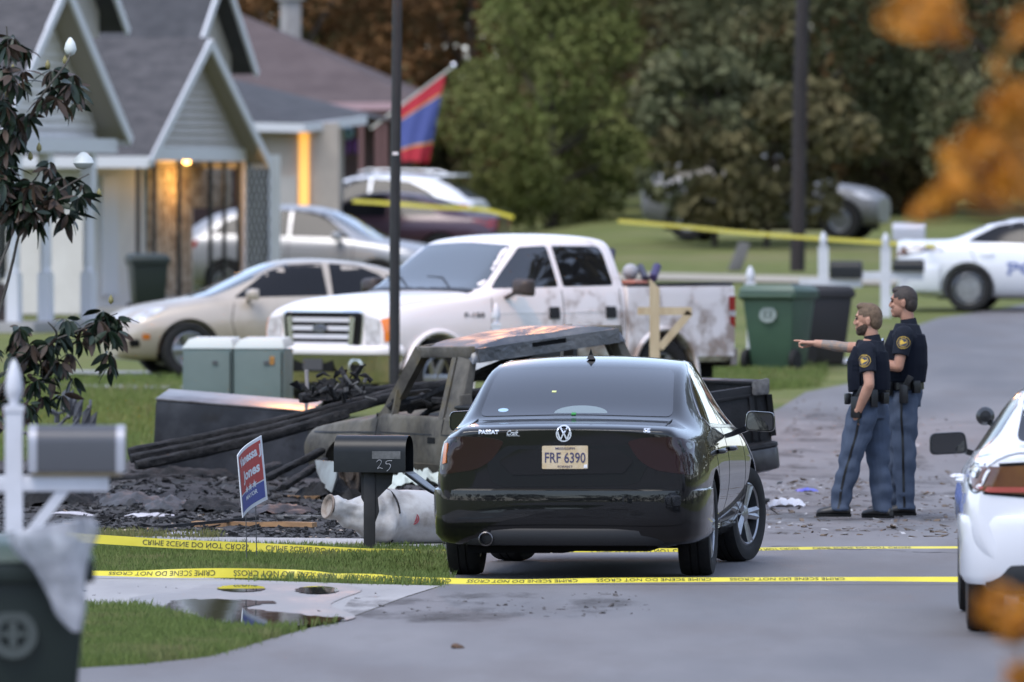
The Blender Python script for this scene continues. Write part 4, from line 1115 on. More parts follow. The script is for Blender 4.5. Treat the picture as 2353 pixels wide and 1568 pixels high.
pj.strip('chrome_trim', [(-.35, 1.185), (.5, 1.14), (2.3, 1.09)], .02, 'L', M_silver, silver, mirror=True, off=.005)
mirror_part(silver, 2.05, -1.03, 1.15, M_silver, -1, (.14, .22, .16)); mirror_part(silver, 2.05, 1.03, 1.15, M_silver, 1, (.14, .22, .16))

# ---- white suv further back, tail to the right
M_suvwhite = mat('suv_white_paint', (.76, .76, .78), .25, coat=.5)
d = 212.0
wsuv, pj = basic_car('white_suv', 'white sport utility vehicle parked under the porch flag', (X(1000, d), d, ground_z(X(1000, d), d) ), R(166), st_suv, M_suvwhite, 2.75, .36, .80,
    [('rear_side_window', [(1.1, 1.15), (-.20, 1.26), (-.05, 1.36), (.35, 1.54), (1.1, 1.60)], .04), ('front_side_window', [(1.16, 1.15), (2.25, 1.11), (1.75, 1.50), (1.5, 1.58), (1.16, 1.61)], .04)],
    rear_poly=[(.62, 1.20), (.55, 1.55), (-.55, 1.55), (-.62, 1.20)])
pj.patch('tail_lamp', arc_poly([(-.88, 1.08), (-.55, 1.12), (-.60, 1.0), (-.82, .92)], .02), 'L', M_redlamp, wsuv, off=.008, step=.05, mirror=True)
mb = MB(); mb.box((-.35, 0, 1.66), (.45, 1.15, .05)); mb.build('spoiler', M_suvwhite, wsuv, bevel=.02)
mb = MB()
for s in (.56, -.56): mb.tube([(-.1, s, 1.70), (.1, s, 1.75), (1.2, s, 1.77), (1.4, s, 1.72)], .02, 6)
mb.build('roof_rail', M_suvwhite, wsuv)

# ---- maroon sedan
d = 201.0
M_maroon = mat('maroon_paint', (.055, .022, .035), .3, metal=.2, coat=.5)
mar, pj = basic_car('maroon_sedan', 'dark maroon sedan in front of the white sport utility vehicle', (X(1030, d), d, ground_z(X(1030, d), d) - .0), R(170), st_sedan, M_maroon, 2.78, .335, .79,
    [('front_side_window', [(1.02, 1.0), (2.2, .975), (1.75, 1.29), (1.5, 1.375), (1.06, 1.395)], .03), ('rear_side_window', [(.96, 1.0), (.05, 1.02), (.35, 1.26), (.6, 1.365), (.97, 1.395)], .03)],
    rear_poly=[(.6, 1.08), (.52, 1.37), (-.52, 1.37), (-.6, 1.08)])
pj.patch('tail_lamp', arc_poly([(.84, .93), (.52, .95), (.5, .80), (.84, .76)], .02), 'B', M_redlamp, mar, off=.008, step=.05, mirror=True)

# ---- police sedans
st_chg = [S(-1.10, .34, .70, .84, .55, .86, .78, .80, .98, .66, 1.06, 1.07), S(-1.05, .30, .78, .90, .55, .91, .80, .83, 1.0, .68, 1.085, 1.10), S(-.85, .24, .82, .945, .55, .94, .85, .86, 1.02, .68, 1.09, 1.105),
          S(-.40, .20, .84, .955, .56, .95, .89, .87, 1.03, .66, 1.09, 1.105), S(-.22, .20, .84, .955, .56, .95, .89, .87, 1.03, .64, 1.11, 1.125), S(.15, .20, .84, .952, .56, .94, .88, .87, 1.02, .60, 1.29, 1.315),
          S(.5, .20, .84, .95, .56, .935, .86, .865, 1.01, .58, 1.40, 1.435), S(1.2, .20, .84, .95, .56, .935, .85, .86, .995, .59, 1.43, 1.48), S(1.7, .20, .84, .95, .56, .935, .84, .86, .985, .58, 1.385, 1.43),
          S(2.15, .20, .84, .95, .56, .935, .84, .86, .975, .60, 1.19, 1.215), S(2.5, .20, .84, .95, .56, .93, .83, .85, .96, .62, 1.02, 1.04), S(2.7, .20, .84, .95, .55, .93, .82, .85, .945, .64, .985, 1.0),
          S(3.3, .20, .84, .95, .54, .93, .80, .84, .90, .64, .94, .955), S(3.75, .22, .80, .92, .52, .90, .76, .80, .84, .60, .875, .885), S(3.93, .26, .72, .84, .50, .82, .70, .74, .77, .55, .79, .80), S(3.97, .30, .66, .76, .5, .74, .67, .68, .74, .5, .76, .77)]
M_polwhite = mat('police_white_paint', (.78, .78, .81), .22, coat=.6)
M_polblue = mat('police_blue', (.10, .14, .34), .4)
def police(name, label, loc, rz, rim='steel', steer=0.0, stripes=True):
    t, pj = basic_car(name, label, loc, rz, st_chg, M_polwhite, 3.05, .355, .80,
        [('front_side_window', [(1.0, 1.035), (2.2, 1.01), (1.75, 1.30), (1.5, 1.385), (1.04, 1.41)], .03), ('rear_side_window', [(.94, 1.035), (-.02, 1.07), (.10, 1.16), (.42, 1.32), (.94, 1.41)], .03)],
        rear_poly=[(.62, 1.12), (.55, 1.39), (-.55, 1.39), (-.62, 1.12)], front_poly=[(.68, 1.02), (.58, 1.40), (-.58, 1.40), (-.68, 1.02)],
        rim=rim, rim_r=.235, gaps=([(.98, 1.02), (.98, .35)], [(2.25, 1.0), (2.3, .7), (2.2, .35)], [(.0, 1.05), (.12, .75), (.32, .45)]), steer=steer)
    lamp = arc_poly([(.93, 1.00), (.60, 1.02), (0, 1.02), (-.60, 1.02), (-.93, 1.00), (-.90, .84), (-.55, .81), (0, .80), (.55, .81), (.90, .84)], .03)
    pj.patch('tail_lamp_surround', lamp, 'B', M_gap, t, off=.004, step=.05)
    lp = pj.patch('tail_lamp', [(a * .975, .91 + (b - .91) * .82) for a, b in lamp], 'B', mat('brown_red_lens', (.09, .028, .010), .12, coat=.6, color2=(.15, .06, .012), scale=3), t, off=.010, step=.05)[0]
    pj.patch('lamp_band', arc_poly([(.86, .875), (.80, .845), (-.80, .845), (-.86, .875)], .01), 'B', mat('red_band', (.38, .07, .05), .3), lp, off=.014, step=.06)
    pj.strip('lid_spoiler', [(-1.06, .80), (-1.09, 0), (-1.06, -.80)], .05, 'T', M_polwhite, t, off=.02)
    hp = half_path([(-.44, .945), (-.66, .945), (-.88, .925), (-1.02, .86), (-1.10, .70), (-1.14, .40), (-1.15, 0)])
    sweep(hp, [(-.12, .30), (-.02, .31), (.012, .36), (.015, .55), (.03, .66), (.02, .70), (-.04, .72)], 'rear_bumper', M_polwhite, t)
    mb = MB(); mb.lathe([(.04, -.2), (.055, .0), (.045, .0)], 16, Matrix.Translation((-1.14, .5, .30)) @ Matrix.Rotation(-PI / 2, 4, 'Y')); mb.build('exhaust_tip', M_gap, t)
    sweep(half_path([(-1.02, .80), (-1.11, .64), (-1.145, .40), (-1.155, 0)]), [(-.05, .26), (.02, .28), (.032, .36), (.02, .42), (0, .43)], 'diffuser', M_black, t)
    for s in (1, -1): mirror_part(t, 2.0, s * .985, 1.06, M_black, s, (.17, .235, .145))
    for x in (1.16, .30):
        for s in (1, -1):
            mb = MB(); y = pj.hit(x, .88, 'L', 0)[0].y; mb.tube([(x - .10, s * y, .88), (x - .06, s * (y + .035), .88), (x + .06, s * (y + .035), .88), (x + .10, s * y, .88)], .014, 6); mb.build('door_handle', M_polwhite, t, ang=50)
    # checker stripe and lettering
    for i in range(26 if stripes else 0):
        x = -.80 + i * .16
        if -.46 < x < .44 or 2.6 < x < 3.5: pass
        for s in ('L', 'R'):
            z = .74 if i % 2 else .80
            pj.patch('stripe_block', [(x, z + .028), (x + .09, z + .028), (x + .09, z - .028), (x, z - .028)], s, M_polblue, t, off=.004, skirt=.002, step=.2)
    for s in ('L', 'R'):
        pj.text('door_lettering', 'POLICE', (1.25, .66), 1.3, .20, s, M_polblue, t, off=.004, bold=.03)
        pj.text('fender_lettering', 'POLICE', (-.55, .95), .34, .06, s, M_polblue, t, off=.004, bold=.02)
    # pillar spot lamp and light bar
    mb = MB(); mb.lathe([(0, -.055), (.035, -.05), (.055, 0), (.058, .035), (.054, .042), (0, .04)], 18, Matrix.Translation((2.15, .76, 1.22)) @ Matrix.Rotation(PI / 2, 4, 'Y')); mb.bar((2.12, .68, 1.15), (2.15, .76, 1.20), .03, .03)
    mb.build('spot_lamp', M_black, t, ang=40)
    return t
d = 63.6; yw = R(1.5)
police('police_sedan', 'white police sedan cut off by the right edge, nearest to the camera', (X(2215, d) + .925, d, .004), PI / 2 - yw)
d = 165.6
police('police_sedan', 'white police sedan side-on at the top of the road, far right', (X(2243, d), d + .8, ground_z(X(2243, d), d)), R(-8), stripes=False)

# ---- dark suv under the trees
d = 207.0
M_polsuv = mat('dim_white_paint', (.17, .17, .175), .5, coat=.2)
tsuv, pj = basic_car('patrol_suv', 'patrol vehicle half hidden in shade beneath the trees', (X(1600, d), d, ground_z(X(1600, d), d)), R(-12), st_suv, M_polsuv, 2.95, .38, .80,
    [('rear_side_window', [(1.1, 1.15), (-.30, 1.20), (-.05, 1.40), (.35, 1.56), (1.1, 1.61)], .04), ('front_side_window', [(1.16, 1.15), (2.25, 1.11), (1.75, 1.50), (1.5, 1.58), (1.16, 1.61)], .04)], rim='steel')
pj.patch('headlamp', arc_poly([(3.62, .78), (3.35, .92), (3.15, .92), (3.4, .78)], .02), 'R', M_headlamp, tsuv, off=.008, step=.05, mirror=True)
# ================================================================== TWO OFFICERS   (local: facing +x, left +y)
M_skin = mat('skin', (.46, .25, .17), .55, spec=.4, color2=(.40, .20, .13), scale=14, detail=4)
M_skin2 = mat('skin_dark', (.40, .21, .14), .55, spec=.4, color2=(.34, .17, .11), scale=14, detail=4)
M_navy = mat('navy_uniform_cloth', (.008, .010, .017), .85, spec=.2, color2=(.013, .016, .025), scale=18, bump=.002, bump_scale=160)
M_vest = mat('navy_vest_cloth', (.007, .009, .016), .9, spec=.15, bump=.002, bump_scale=120)
M_trouser = mat('blue_grey_trouser_cloth', (.052, .068, .102), .85, spec=.2, color2=(.066, .085, .124), scale=5, bump=.0015, bump_scale=200)
M_leather = mat('black_leather', (.006, .006, .007), .35, spec=.5)
M_boot = mat('boot_leather', (.014, .013, .013), .42, spec=.45, color2=(.025, .023, .022), scale=12)
M_hair1 = mat('light_brown_hair', (.15, .095, .055), .7, color2=(.09, .055, .03), scale=40, detail=3, bump=.004, bump_scale=120)
M_hair2 = mat('dark_brown_hair', (.022, .015, .011), .6, color2=(.04, .027, .02), scale=40, bump=.004, bump_scale=120)
M_beard = mat('brown_beard', (.07, .04, .025), .8, color2=(.04, .025, .015), scale=50, bump=.003, bump_scale=150)
M_gold = mat('gold_thread', (.62, .40, .05), .6)
M_tattoo = mat('tattooed_skin', (.20, .17, .15), .55, color2=(.30, .20, .14), scale=22, detail=3, lo=.45, hi=.6)

def remesh(mb, voxel, name, smooth=4, fold=0.0, fsc=6.0, fstretch=(1, 1, 1)):
    me = mb.mesh(name)
    o = bpy.data.objects.new('tmp', me); col.objects.link(o)
    r = o.modifiers.new('r', 'REMESH'); r.mode = 'VOXEL'; r.voxel_size = voxel
    s = o.modifiers.new('s', 'SMOOTH'); s.factor = .5; s.iterations = smooth
    dg = bpy.context.evaluated_depsgraph_get(); dg.update()
    res = bpy.data.meshes.new_from_object(o.evaluated_get(dg)); bpy.data.objects.remove(o)
    res.materials.clear()
    if fold:
        n = len(res.vertices); co = np.empty(n * 3); res.vertices.foreach_get('co', co); co = co.reshape(-1, 3)
        nr = np.empty(n * 3); res.vertices.foreach_get('normal', nr); nr = nr.reshape(-1, 3)
        a = np.array([noise.noise(Vector((c[0] * fstretch[0] * fsc, c[1] * fstretch[1] * fsc, c[2] * fstretch[2] * fsc))) for c in co])
        co += nr * (a * fold)[:, None]; res.vertices.foreach_set('co', co.ravel())
    smooth_mesh(res, 180); res.update()
    return res

def head_geo(mb, c, yaw=0.0, sc=1.0):
    M = Matrix.Translation(c) @ Matrix.Rotation(yaw, 4, 'Z') @ Matrix.Scale(sc, 4)
    B = lambda p, r: mb.ball(p, r, M, 16, 12)
    B((-.008, 0, .022), (.098, .076, .100)); B((.025, 0, -.045), (.066, .060, .075)); B((.062, 0, -.092), (.030, .032, .026))
    B((.075, 0, .030), (.020, .052, .018)); B((.070, .030, -.025), (.024, .022, .022)); B((.070, -.030, -.025), (.024, .022, .022))
    mb.tube([M @ Vector((.086, 0, .016)), M @ Vector((.101, 0, -.014)), M @ Vector((.109, 0, -.030))], [.009, .010, .010], 8)
    B((.096, 0, -.034), (.013, .016, .009)); B((.086, 0, -.060), (.014, .024, .007)); B((.083, 0, -.073), (.014, .021, .008))
    for s in (1, -1):
        B((-.014, s * .076, -.012), (.018, .008, .030)); B((-.016, s * .080, .002), (.015, .006, .017))
    return M

def hand_point(mb, w, dirv, up, sc=1.0):
    """pointing hand, wrist at w"""
    d = Vector(dirv).normalized(); u = Vector(up).normalized(); s = d.cross(u)
    P = lambda a, b, c: Vector(w) + d * a * sc + s * b * sc + u * c * sc
    mb.tube([P(-.03, 0, 0), P(.02, 0, 0), P(.06, 0, 0), P(.092, 0, -.002)], [(.028, .022), (.036, .020), (.042, .018), (.036, .015)], 10)
    mb.tube([P(.085, .026, .006), P(.125, .026, .010), P(.150, .026, .010), P(.178, .026, .008)], [.0105, .0098, .0088, .006], 8)
    for b, l in ((.006, .040), (-.014, .037), (-.031, .030)):
        mb.tube([P(.084, b, 0), P(.084 + l, b, -.008), P(.082 + l, b, -.034), P(.066 + l * .5, b, -.044)], [.0105, .0100, .0092, .008], 8)
    mb.tube([P(.02, .034, -.008), P(.05, .050, -.022), P(.082, .044, -.034), P(.104, .036, -.038)], [.014, .0125, .011, .008], 8)

def relaxed_hand(mb, w, dirv, up, sc=1.0):
    d = Vector(dirv).normalized(); u = Vector(up).normalized(); s = d.cross(u)
    P = lambda a, b, c: Vector(w) + d * a * sc + s * b * sc + u * c * sc
    mb.tube([P(-.03, 0, 0), P(.02, 0, 0), P(.06, 0, 0), P(.09, 0, 0)], [(.028, .022), (.036, .020), (.042, .018), (.036, .014)], 10)
    for b, l in ((.028, .066), (.009, .075), (-.011, .070), (-.030, .055)):
        mb.tube([P(.082, b, 0), P(.082 + l * .5, b, -.008), P(.082 + l, b, -.026)], [.0105, .0098, .007], 8)
    mb.tube([P(.015, .034, -.006), P(.045, .056, -.016), P(.080, .056, -.028)], [.014, .0125, .009], 8)

def torso_stack(mb, lv):
    """lv: (x, z, half width y, half depth x)"""
    mb.tube([(x, 0, z) for x, z, a, b in lv], [(a, b) for x, z, a, b in lv], 20)

def shoulder_patch(pj, c, parent, r=.050):
    circ = lambda k: [(c[0] + r * k * math.cos(t), c[1] + r * k * math.sin(t)) for t in np.linspace(0, 2 * PI, 28, endpoint=False)]
    o = pj.patch('shoulder_patch', circ(1.0), 'L', M_gold, parent, off=.004, step=.03)[0]
    pj.patch('patch_ring', circ(.93), 'L', mat('patch_navy', (.012, .014, .03), .8), o, off=.0055, skirt=.001, step=.03)
    pj.patch('patch_ring', circ(.66), 'L', M_gold, o, off=.0065, skirt=.001, step=.03)
    pj.patch('patch_field', circ(.60), 'L', mat('patch_grey', (.05, .055, .08), .8), o, off=.0075, skirt=.001, step=.03)
    e = [(-.50, .20), (-.30, .12), (-.10, .02), (0, .16), (.10, .02), (.30, .12), (.50, .20), (.42, -.06), (.18, -.20), (0, -.26), (-.18, -.20), (-.42, -.06)]
    pj.patch('patch_eagle', [(c[0] + r * a, c[1] + r * b) for a, b in e], 'L', M_gold, o, off=.009, skirt=.001, step=.05)
    pj.text('patch_text', 'POLICE', (c[0], c[1] - r * .79), r * .75, r * .17, 'L', M_gold, o, off=.008, bold=.02)
    pj.text('patch_text', 'CITY OF', (c[0], c[1] + r * .79), r * .75, r * .17, 'L', M_gold, o, off=.008, bold=.02)

def shoe(parent, ax, ay, az=.0, toe=0.0, L=.29, pitch=0.0):
    mb = MB()
    sec = [(-.085, .033, .065), (-.06, .040, .085), (0, .042, .10), (.05, .043, .086), (.09, .047, .070), (.13, .047, .062), (.165, .038, .052), (.185, .02, .034)]
    n = 12; vs = []; fs = []
    for x, w, h in sec:
        for j in range(n):
            t = 2 * PI * j / n; zz = h / 2 + .012 + h / 2 * math.sin(t) * (1 if math.sin(t) > 0 else 1); vs.append((x, w * math.cos(t) * (1 if math.sin(t) < .3 else .85), max(.012, zz)))
    k = len(sec)
    fs = [(i * n + j, i * n + (j + 1) % n, (i + 1) * n + (j + 1) % n, (i + 1) * n + j) for i in range(k - 1) for j in range(n)] + [tuple(range(n)), tuple((k - 1) * n + j for j in range(n))]
    M = Matrix.Translation((ax, ay, az)) @ Matrix.Rotation(toe, 4, 'Z') @ Matrix.Rotation(pitch, 4, 'Y')
    mb.add(vs, fs, M)
    o = mb.build('shoe', M_boot, parent, ang=60)
    mb = MB(); sole = [(-.09, -.036), (-.09, .036), (.02, .042), (.12, .05), (.168, .04), (.19, .0), (.168, -.04), (.12, -.05), (.02, -.042)]
    mb.prism([(a, b) for a, b in sole], .0, .022, 'z', M); mb.build('sole', M_gap, o)
    return o

def officer(P):
    d = P['d']; t = thing('person', P['label'], 'person', (X(P['v'], d), d, .004), PI + P.get('turn', 0), 'police officers standing on the road')
    hc = Vector(P['head'])
    # ---------------- body: one continuous skin surface
    mb = MB()
    M = head_geo(mb, hc, P.get('hyaw', 0), 1.04)
    nb = Vector(P['neck'])
    mb.tube([nb + Vector((-.01, 0, -.06)), nb, hc + Vector((-.018, 0, -.05))], [(.065, .060), (.056, .056), (.054, .058)], 14)
    torso_stack(mb, P['core'])
    for s, arm in ((1, P['armL']), (-1, P['armR'])):
        sh, el, wr = map(Vector, arm)
        mb.tube([sh, sh.lerp(el, .5), el], [.050, .047, .041], 12); mb.tube([el, el.lerp(wr, .3), wr], [.042, .044, .029], 12); mb.ball(el, .041)
    for leg in (P['legL'], P['legR']):
        h, k, a = map(Vector, leg); mb.tube([h, h.lerp(k, .5), k, k.lerp(a, .35), a], [.078, .07, .052, .054, .036], 12)
    if P['point']: hand_point(mb, P['armR'][2], P['handR'][0], P['handR'][1])
    else: relaxed_hand(mb, P['armR'][2], P['handR'][0], P['handR'][1])
    relaxed_hand(mb, P['armL'][2], P['handL'][0], P['handL'][1])
    bme = remesh(mb, .0048, 'body', 3)
    bo = link('body', bme, P['skin'], t)
    pjb = Proj(bme)
    if P['point']:
        bme.materials.append(M_tattoo)
        el, wr = Vector(P['armR'][1]), Vector(P['armR'][2]); ax = (wr - el)
        for f in bme.polygons:
            q = (Vector(f.center) - el); u = q.dot(ax) / ax.length_squared
            if -.2 < u < .72 and (q - ax * u).length < .07: f.material_index = 1
    # eyes, brows
    for s in (1, -1):
        mb = MB(); mb.ball((.083, s * .031, .006), (.010, .012, .007), M); mb.build('eye', mat('eye_dark', (.03, .02, .018), .2), t)
        mb = MB(); mb.tube([M @ Vector((.094, s * .014, .026)), M @ Vector((.090, s * .036, .030)), M @ Vector((.076, s * .052, .024))], [.004, .005, .003], 6); mb.build('eyebrow', P['hair'], t)
    # hair cap
    mb = MB()
    mb.ball((-.011, 0, .027), (.102, .080, .102), M, 22, 16); mb.ball((-.052, 0, -.008), (.060, .071, .078), M, 20, 14); mb.ball((.035, 0, P.get('quiff', .092)), (.055, .052, .032), M, 16, 10)
    hm = remesh(mb, .005, 'hair', 3, .0015, 45)
    bm = bmesh.new(); bm.from_mesh(hm); Mi = M.inverted()
    kill = []
    for f in bm.faces:
        q = Mi @ f.calc_center_median()
        face = q.x > .066 - max(0, .03 - q.z) * .1 and q.z < .070
        side = q.z < .030 - (q.x + .02) * .2 + (.02 if q.x > .03 else 0) and q.x > -.028
        nape = q.z < -.075
        if face or side or nape: kill.append(f)
    bmesh.ops.delete(bm, geom=kill, context='FACES'); bm.to_mesh(hm); bm.free()
    link('hair', hm, P['hair'], t)
    if P.get('beard'):
        mb = MB(); mb.ball((.027, 0, -.047), (.0685, .0625, .077), M, 20, 16); mb.ball((.060, 0, -.093), (.034, .036, .030), M)
        hm = remesh(mb, .005, 'beard', 2, .003, 50)
        bm = bmesh.new(); bm.from_mesh(hm); kill = []
        for f in bm.faces:
            q = Mi @ f.calc_center_median()
            if q.z > -.045 - (.045 - q.x) * -.45 * (1 if q.x > .03 else 1.6) or (q.x > .075 and q.z > -.066) or q.x < -.02: kill.append(f)
        bmesh.ops.delete(bm, geom=kill, context='FACES'); bm.to_mesh(hm); bm.free(); link('beard', hm, M_beard, t)
    # ---------------- shirt
    mb = MB(); torso_stack(mb, P['shirt'])
    for s, arm, cut in ((1, P['armL'], P['sleeveL']), (-1, P['armR'], P['sleeveR'])):
        sh, el, wr = map(Vector, arm); e = sh.lerp(el, cut)
        mb.ball(sh, (.078, .070, .075)); mb.tube([sh, sh.lerp(e, .5), e], [.072, .069, .067], 14)
    mb.tube([nb + Vector((-.005, 0, -.09)), nb + Vector((-.008, 0, -.025))], [(.10, .085), (.070, .066)], 16)
    sme = remesh(mb, .0062, 'shirt', 3, .007, 11, (1, 1, .6)); so = link('shirt', sme, M_navy, t); pjs = Proj(sme)
    mb = MB(); mb.tube([nb + Vector((-.012, 0, -.045)), nb + Vector((-.004, 0, .006))], [(.074, .068), (.067, .062)], 18, caps=False); link('collar', mb.mesh('collar', 60), M_navy, so)
    shoulder_patch(pjs, P['patch'], so)
    # ---------------- vest
    if P.get('vest'):
        mb = MB(); torso_stack(mb, P['vest'])
        for s in (1, -1): mb.tube([(P['vest'][-1][0] - .06, s * .10, P['vest'][-1][1] - .03), (P['vest'][-1][0], s * .105, P['vest'][-1][1] + .045), (P['vest'][-1][0] + .07, s * .10, P['vest'][-1][1] - .05)], [(.045, .02)] * 3, 10)
        vme = remesh(mb, .007, 'vest', 2, .004, 9); vo = link('vest', vme, M_vest, t); pjv = Proj(vme)
        for (a, b, w, h) in P['pouches']:
            pjv.patch('vest_pouch', arc_poly([(a - w / 2, b + h / 2), (a + w / 2, b + h / 2), (a + w / 2, b - h / 2), (a - w / 2, b - h / 2)], .01), 'L', M_vest, vo, off=.018, skirt=.012, step=.03)
        for zz in P.get('webbing', []):
            pjv.strip('webbing', [(P['vest'][0][0] - .10, zz), (P['vest'][0][0] + .10, zz)], .022, 'L', M_vest, vo, off=.005)
    # badge on chest
    mb = MB(); q = Vector(P['badge']); mb.lathe([(0, -.006), (.026, -.006), (.030, .0), (.022, .008), (0, .010)], 10, Matrix.Translation(q) @ Matrix.Rotation(PI / 2, 4, 'Y') ); mb.build('badge', M_chrome, so)
    # ---------------- trousers
    mb = MB(); torso_stack(mb, P['pelvis'])
    for leg, s in ((P['legL'], 1), (P['legR'], -1)):
        h, k, a = map(Vector, leg)
        mb.tube([h + Vector((0, 0, .05)), h, h.lerp(k, .5), k, k.lerp(a, .5), a + Vector((0, 0, .0)), a + Vector((0, 0, -.045))], [(.094, .112), (.100, .124), (.093, .114), (.076, .092), (.070, .086), (.062, .076), (.064, .078)], 16)
    tme = remesh(mb, .0065, 'trousers', 3, .020, 9, (1, 1, 1.2)); to = link('trousers', tme, M_trouser, t); pjt = Proj(tme)
    h, k, a = map(Vector, P['legL'])
    ln = [(h.x + P.get('stripe', 0), h.z + .07), (h.lerp(k, .5).x + P.get('stripe', 0), h.lerp(k, .5).z), (k.x + P.get('stripe', 0) * .8, k.z), (k.lerp(a, .5).x, k.lerp(a, .5).z), (a.x - .005, a.z - .035)]
    pjt.strip('trouser_stripe', [tuple(p) for p in catmull(ln, 5)], .018, 'L', M_leather, to, off=.003)
    # ---------------- belt and gear
    bz, bx, ba, bb = P['belt']
    mb = MB(); n = 28; vs = []; fs = []
    for zz in (-.027, .027):
        for j in range(n):
            tt = 2 * PI * j / n; vs.append((bx + (bb + .006) * math.sin(tt), (ba + .006) * math.cos(tt), bz + zz))
    fs = [(j, (j + 1) % n, n + (j + 1) % n, n + j) for j in range(n)]
    mb.add(vs, fs); be = mb.build('duty_belt', M_leather, t, ang=60)
    for (ang, w, h, dz, dep, nm) in P['gear']:
        mb = MB(); Mg = Matrix.Translation((bx + (bb + .02) * math.sin(ang), (ba + .02) * math.cos(ang), bz + dz)) @ Matrix.Rotation(-ang + PI / 2, 4, 'Z')
        mb.box((dep / 2, 0, 0), (dep, w, h), Mg); g = mb.build(nm, M_leather, be, bevel=.008)
        if nm == 'holster':
            mb = MB(); mb.bar((bx + (bb + .05) * math.sin(ang) - .02, (ba + .055) * math.cos(ang), bz + dz + h * .45), (bx + (bb + .05) * math.sin(ang) - .06, (ba + .055) * math.cos(ang), bz + dz + h * .95), .035, .05); mb.build('pistol_grip', M_black, be, bevel=.008)
        if nm == 'radio':
            mb = MB(); q = Mg @ Vector((dep / 2, 0, h / 2)); mb.tube([q, q + Vector((0, 0, .09))], .006, 6); mb.build('radio_antenna', M_black, be)
    for leg, tt in ((P['legL'], P.get('toeL', 0)), (P['legR'], P.get('toeR', 0))):
        a = Vector(leg[2]); shoe(t, a.x, a.y, a.z - .10, tt)
    return t

officer(dict(d=85.6, v=1998, turn=R(-16), quiff=.100, label='officer with light brown hair and beard pointing left with a tattooed arm, hand in pocket', skin=M_skin, hair=M_hair1, beard=True, point=True,
    head=(.012, 0, 1.585), neck=(-.015, 0, 1.455), hyaw=R(4),
    core=[(.0, .86, .12, .09), (0, 1.0, .125, .085), (0, 1.2, .15, .095), (-.01, 1.36, .15, .08), (-.015, 1.43, .07, .06)],
    shirt=[(.0, .93, .160, .130), (.0, 1.02, .160, .132), (.0, 1.20, .185, .140), (-.01, 1.34, .195, .120), (-.015, 1.42, .13, .09)],
    vest=[(.0, 1.02, .180, .165), (.005, 1.12, .195, .172), (.005, 1.26, .192, .165), (-.01, 1.355, .160, .135)],
    pouches=[(.06, 1.10, .07, .13), (-.03, 1.10, .07, .12)], webbing=[1.20, 1.235],
    armL=((-.025, .195, 1.345), (-.065, .265, 1.075), (.045, .20, .855)), sleeveL=.66, handL=((.10, -.55, -1), (1, .3, 0)),
    armR=((.02, -.185, 1.35), (.27, -.205, 1.365), (.50, -.19, 1.395)), sleeveR=.50, handR=((1, .0, .06), (0, 0, 1)),
    patch=(-.028, 1.262), badge=(.155, .07, 1.25),
    pelvis=[(.0, .80, .135, .120), (.0, .90, .162, .135), (.0, .99, .158, .130)],
    legL=((.025, .092, .86), (.13, .10, .49), (.215, .105, .125)), legR=((-.01, -.10, .86), (-.045, -.11, .48), (-.075, -.12, .11)), toeL=R(10), toeR=R(-18), stripe=-.012,
    belt=(.965, .0, .164, .136), gear=[(R(18), .08, .17, -.07, .05, 'holster'), (R(62), .06, .09, -.005, .04, 'pouch'), (R(100), .07, .08, -.005, .045, 'pouch'), (R(135), .05, .12, -.02, .04, 'pouch'), (R(-28), .055, .14, .0, .045, 'radio'), (R(-60), .06, .09, 0, .04, 'pouch')]))
officer(dict(d=86.5, v=2080, turn=R(-12), label='officer with short dark hair standing upright behind the pointing officer', skin=M_skin2, hair=M_hair2, point=False,
    head=(.015, 0, 1.715), neck=(-.02, 0, 1.575), hyaw=R(0),
    core=[(.0, .95, .13, .095), (0, 1.1, .135, .09), (0, 1.3, .165, .10), (-.01, 1.46, .165, .085), (-.015, 1.54, .075, .06)],
    shirt=[(.0, 1.01, .170, .138), (.0, 1.10, .175, .142), (.0, 1.30, .205, .152), (-.015, 1.45, .210, .130), (-.02, 1.54, .14, .095)],
    vest=[(.0, 1.08, .188, .165), (-.005, 1.22, .206, .178), (-.005, 1.37, .206, .172), (-.02, 1.475, .17, .140)],
    pouches=[(.05, 1.18, .08, .12)], webbing=[],
    armL=((-.03, .215, 1.46), (.005, .285, 1.20), (.215, .13, 1.235)), sleeveL=.66, handL=((.5, -.8, .2), (0, 0, 1)),
    armR=((.02, -.205, 1.46), (.06, -.27, 1.20), (.22, -.10, 1.25)), sleeveR=.66, handR=((.3, .8, .1), (0, 0, 1)),
    patch=(-.035, 1.395), badge=(.165, .09, 1.40),
    pelvis=[(.0, .88, .145, .125), (.0, .98, .172, .142), (.0, 1.07, .170, .138)],
    legL=((.0, .095, .94), (-.015, .105, .52), (-.02, .11, .11)), legR=((.03, -.11, .94), (.10, -.13, .52), (.15, -.13, .115)), toeL=R(10), toeR=R(-8), stripe=0.0,
    belt=(1.045, .0, .176, .144), gear=[(R(-8), .07, .15, -.06, .055, 'holster'), (R(32), .06, .11, -.02, .045, 'pouch'), (R(-40), .06, .10, -.005, .045, 'pouch'), (R(62), .055, .13, -.03, .04, 'radio'), (R(100), .07, .08, 0, .04, 'pouch')]))
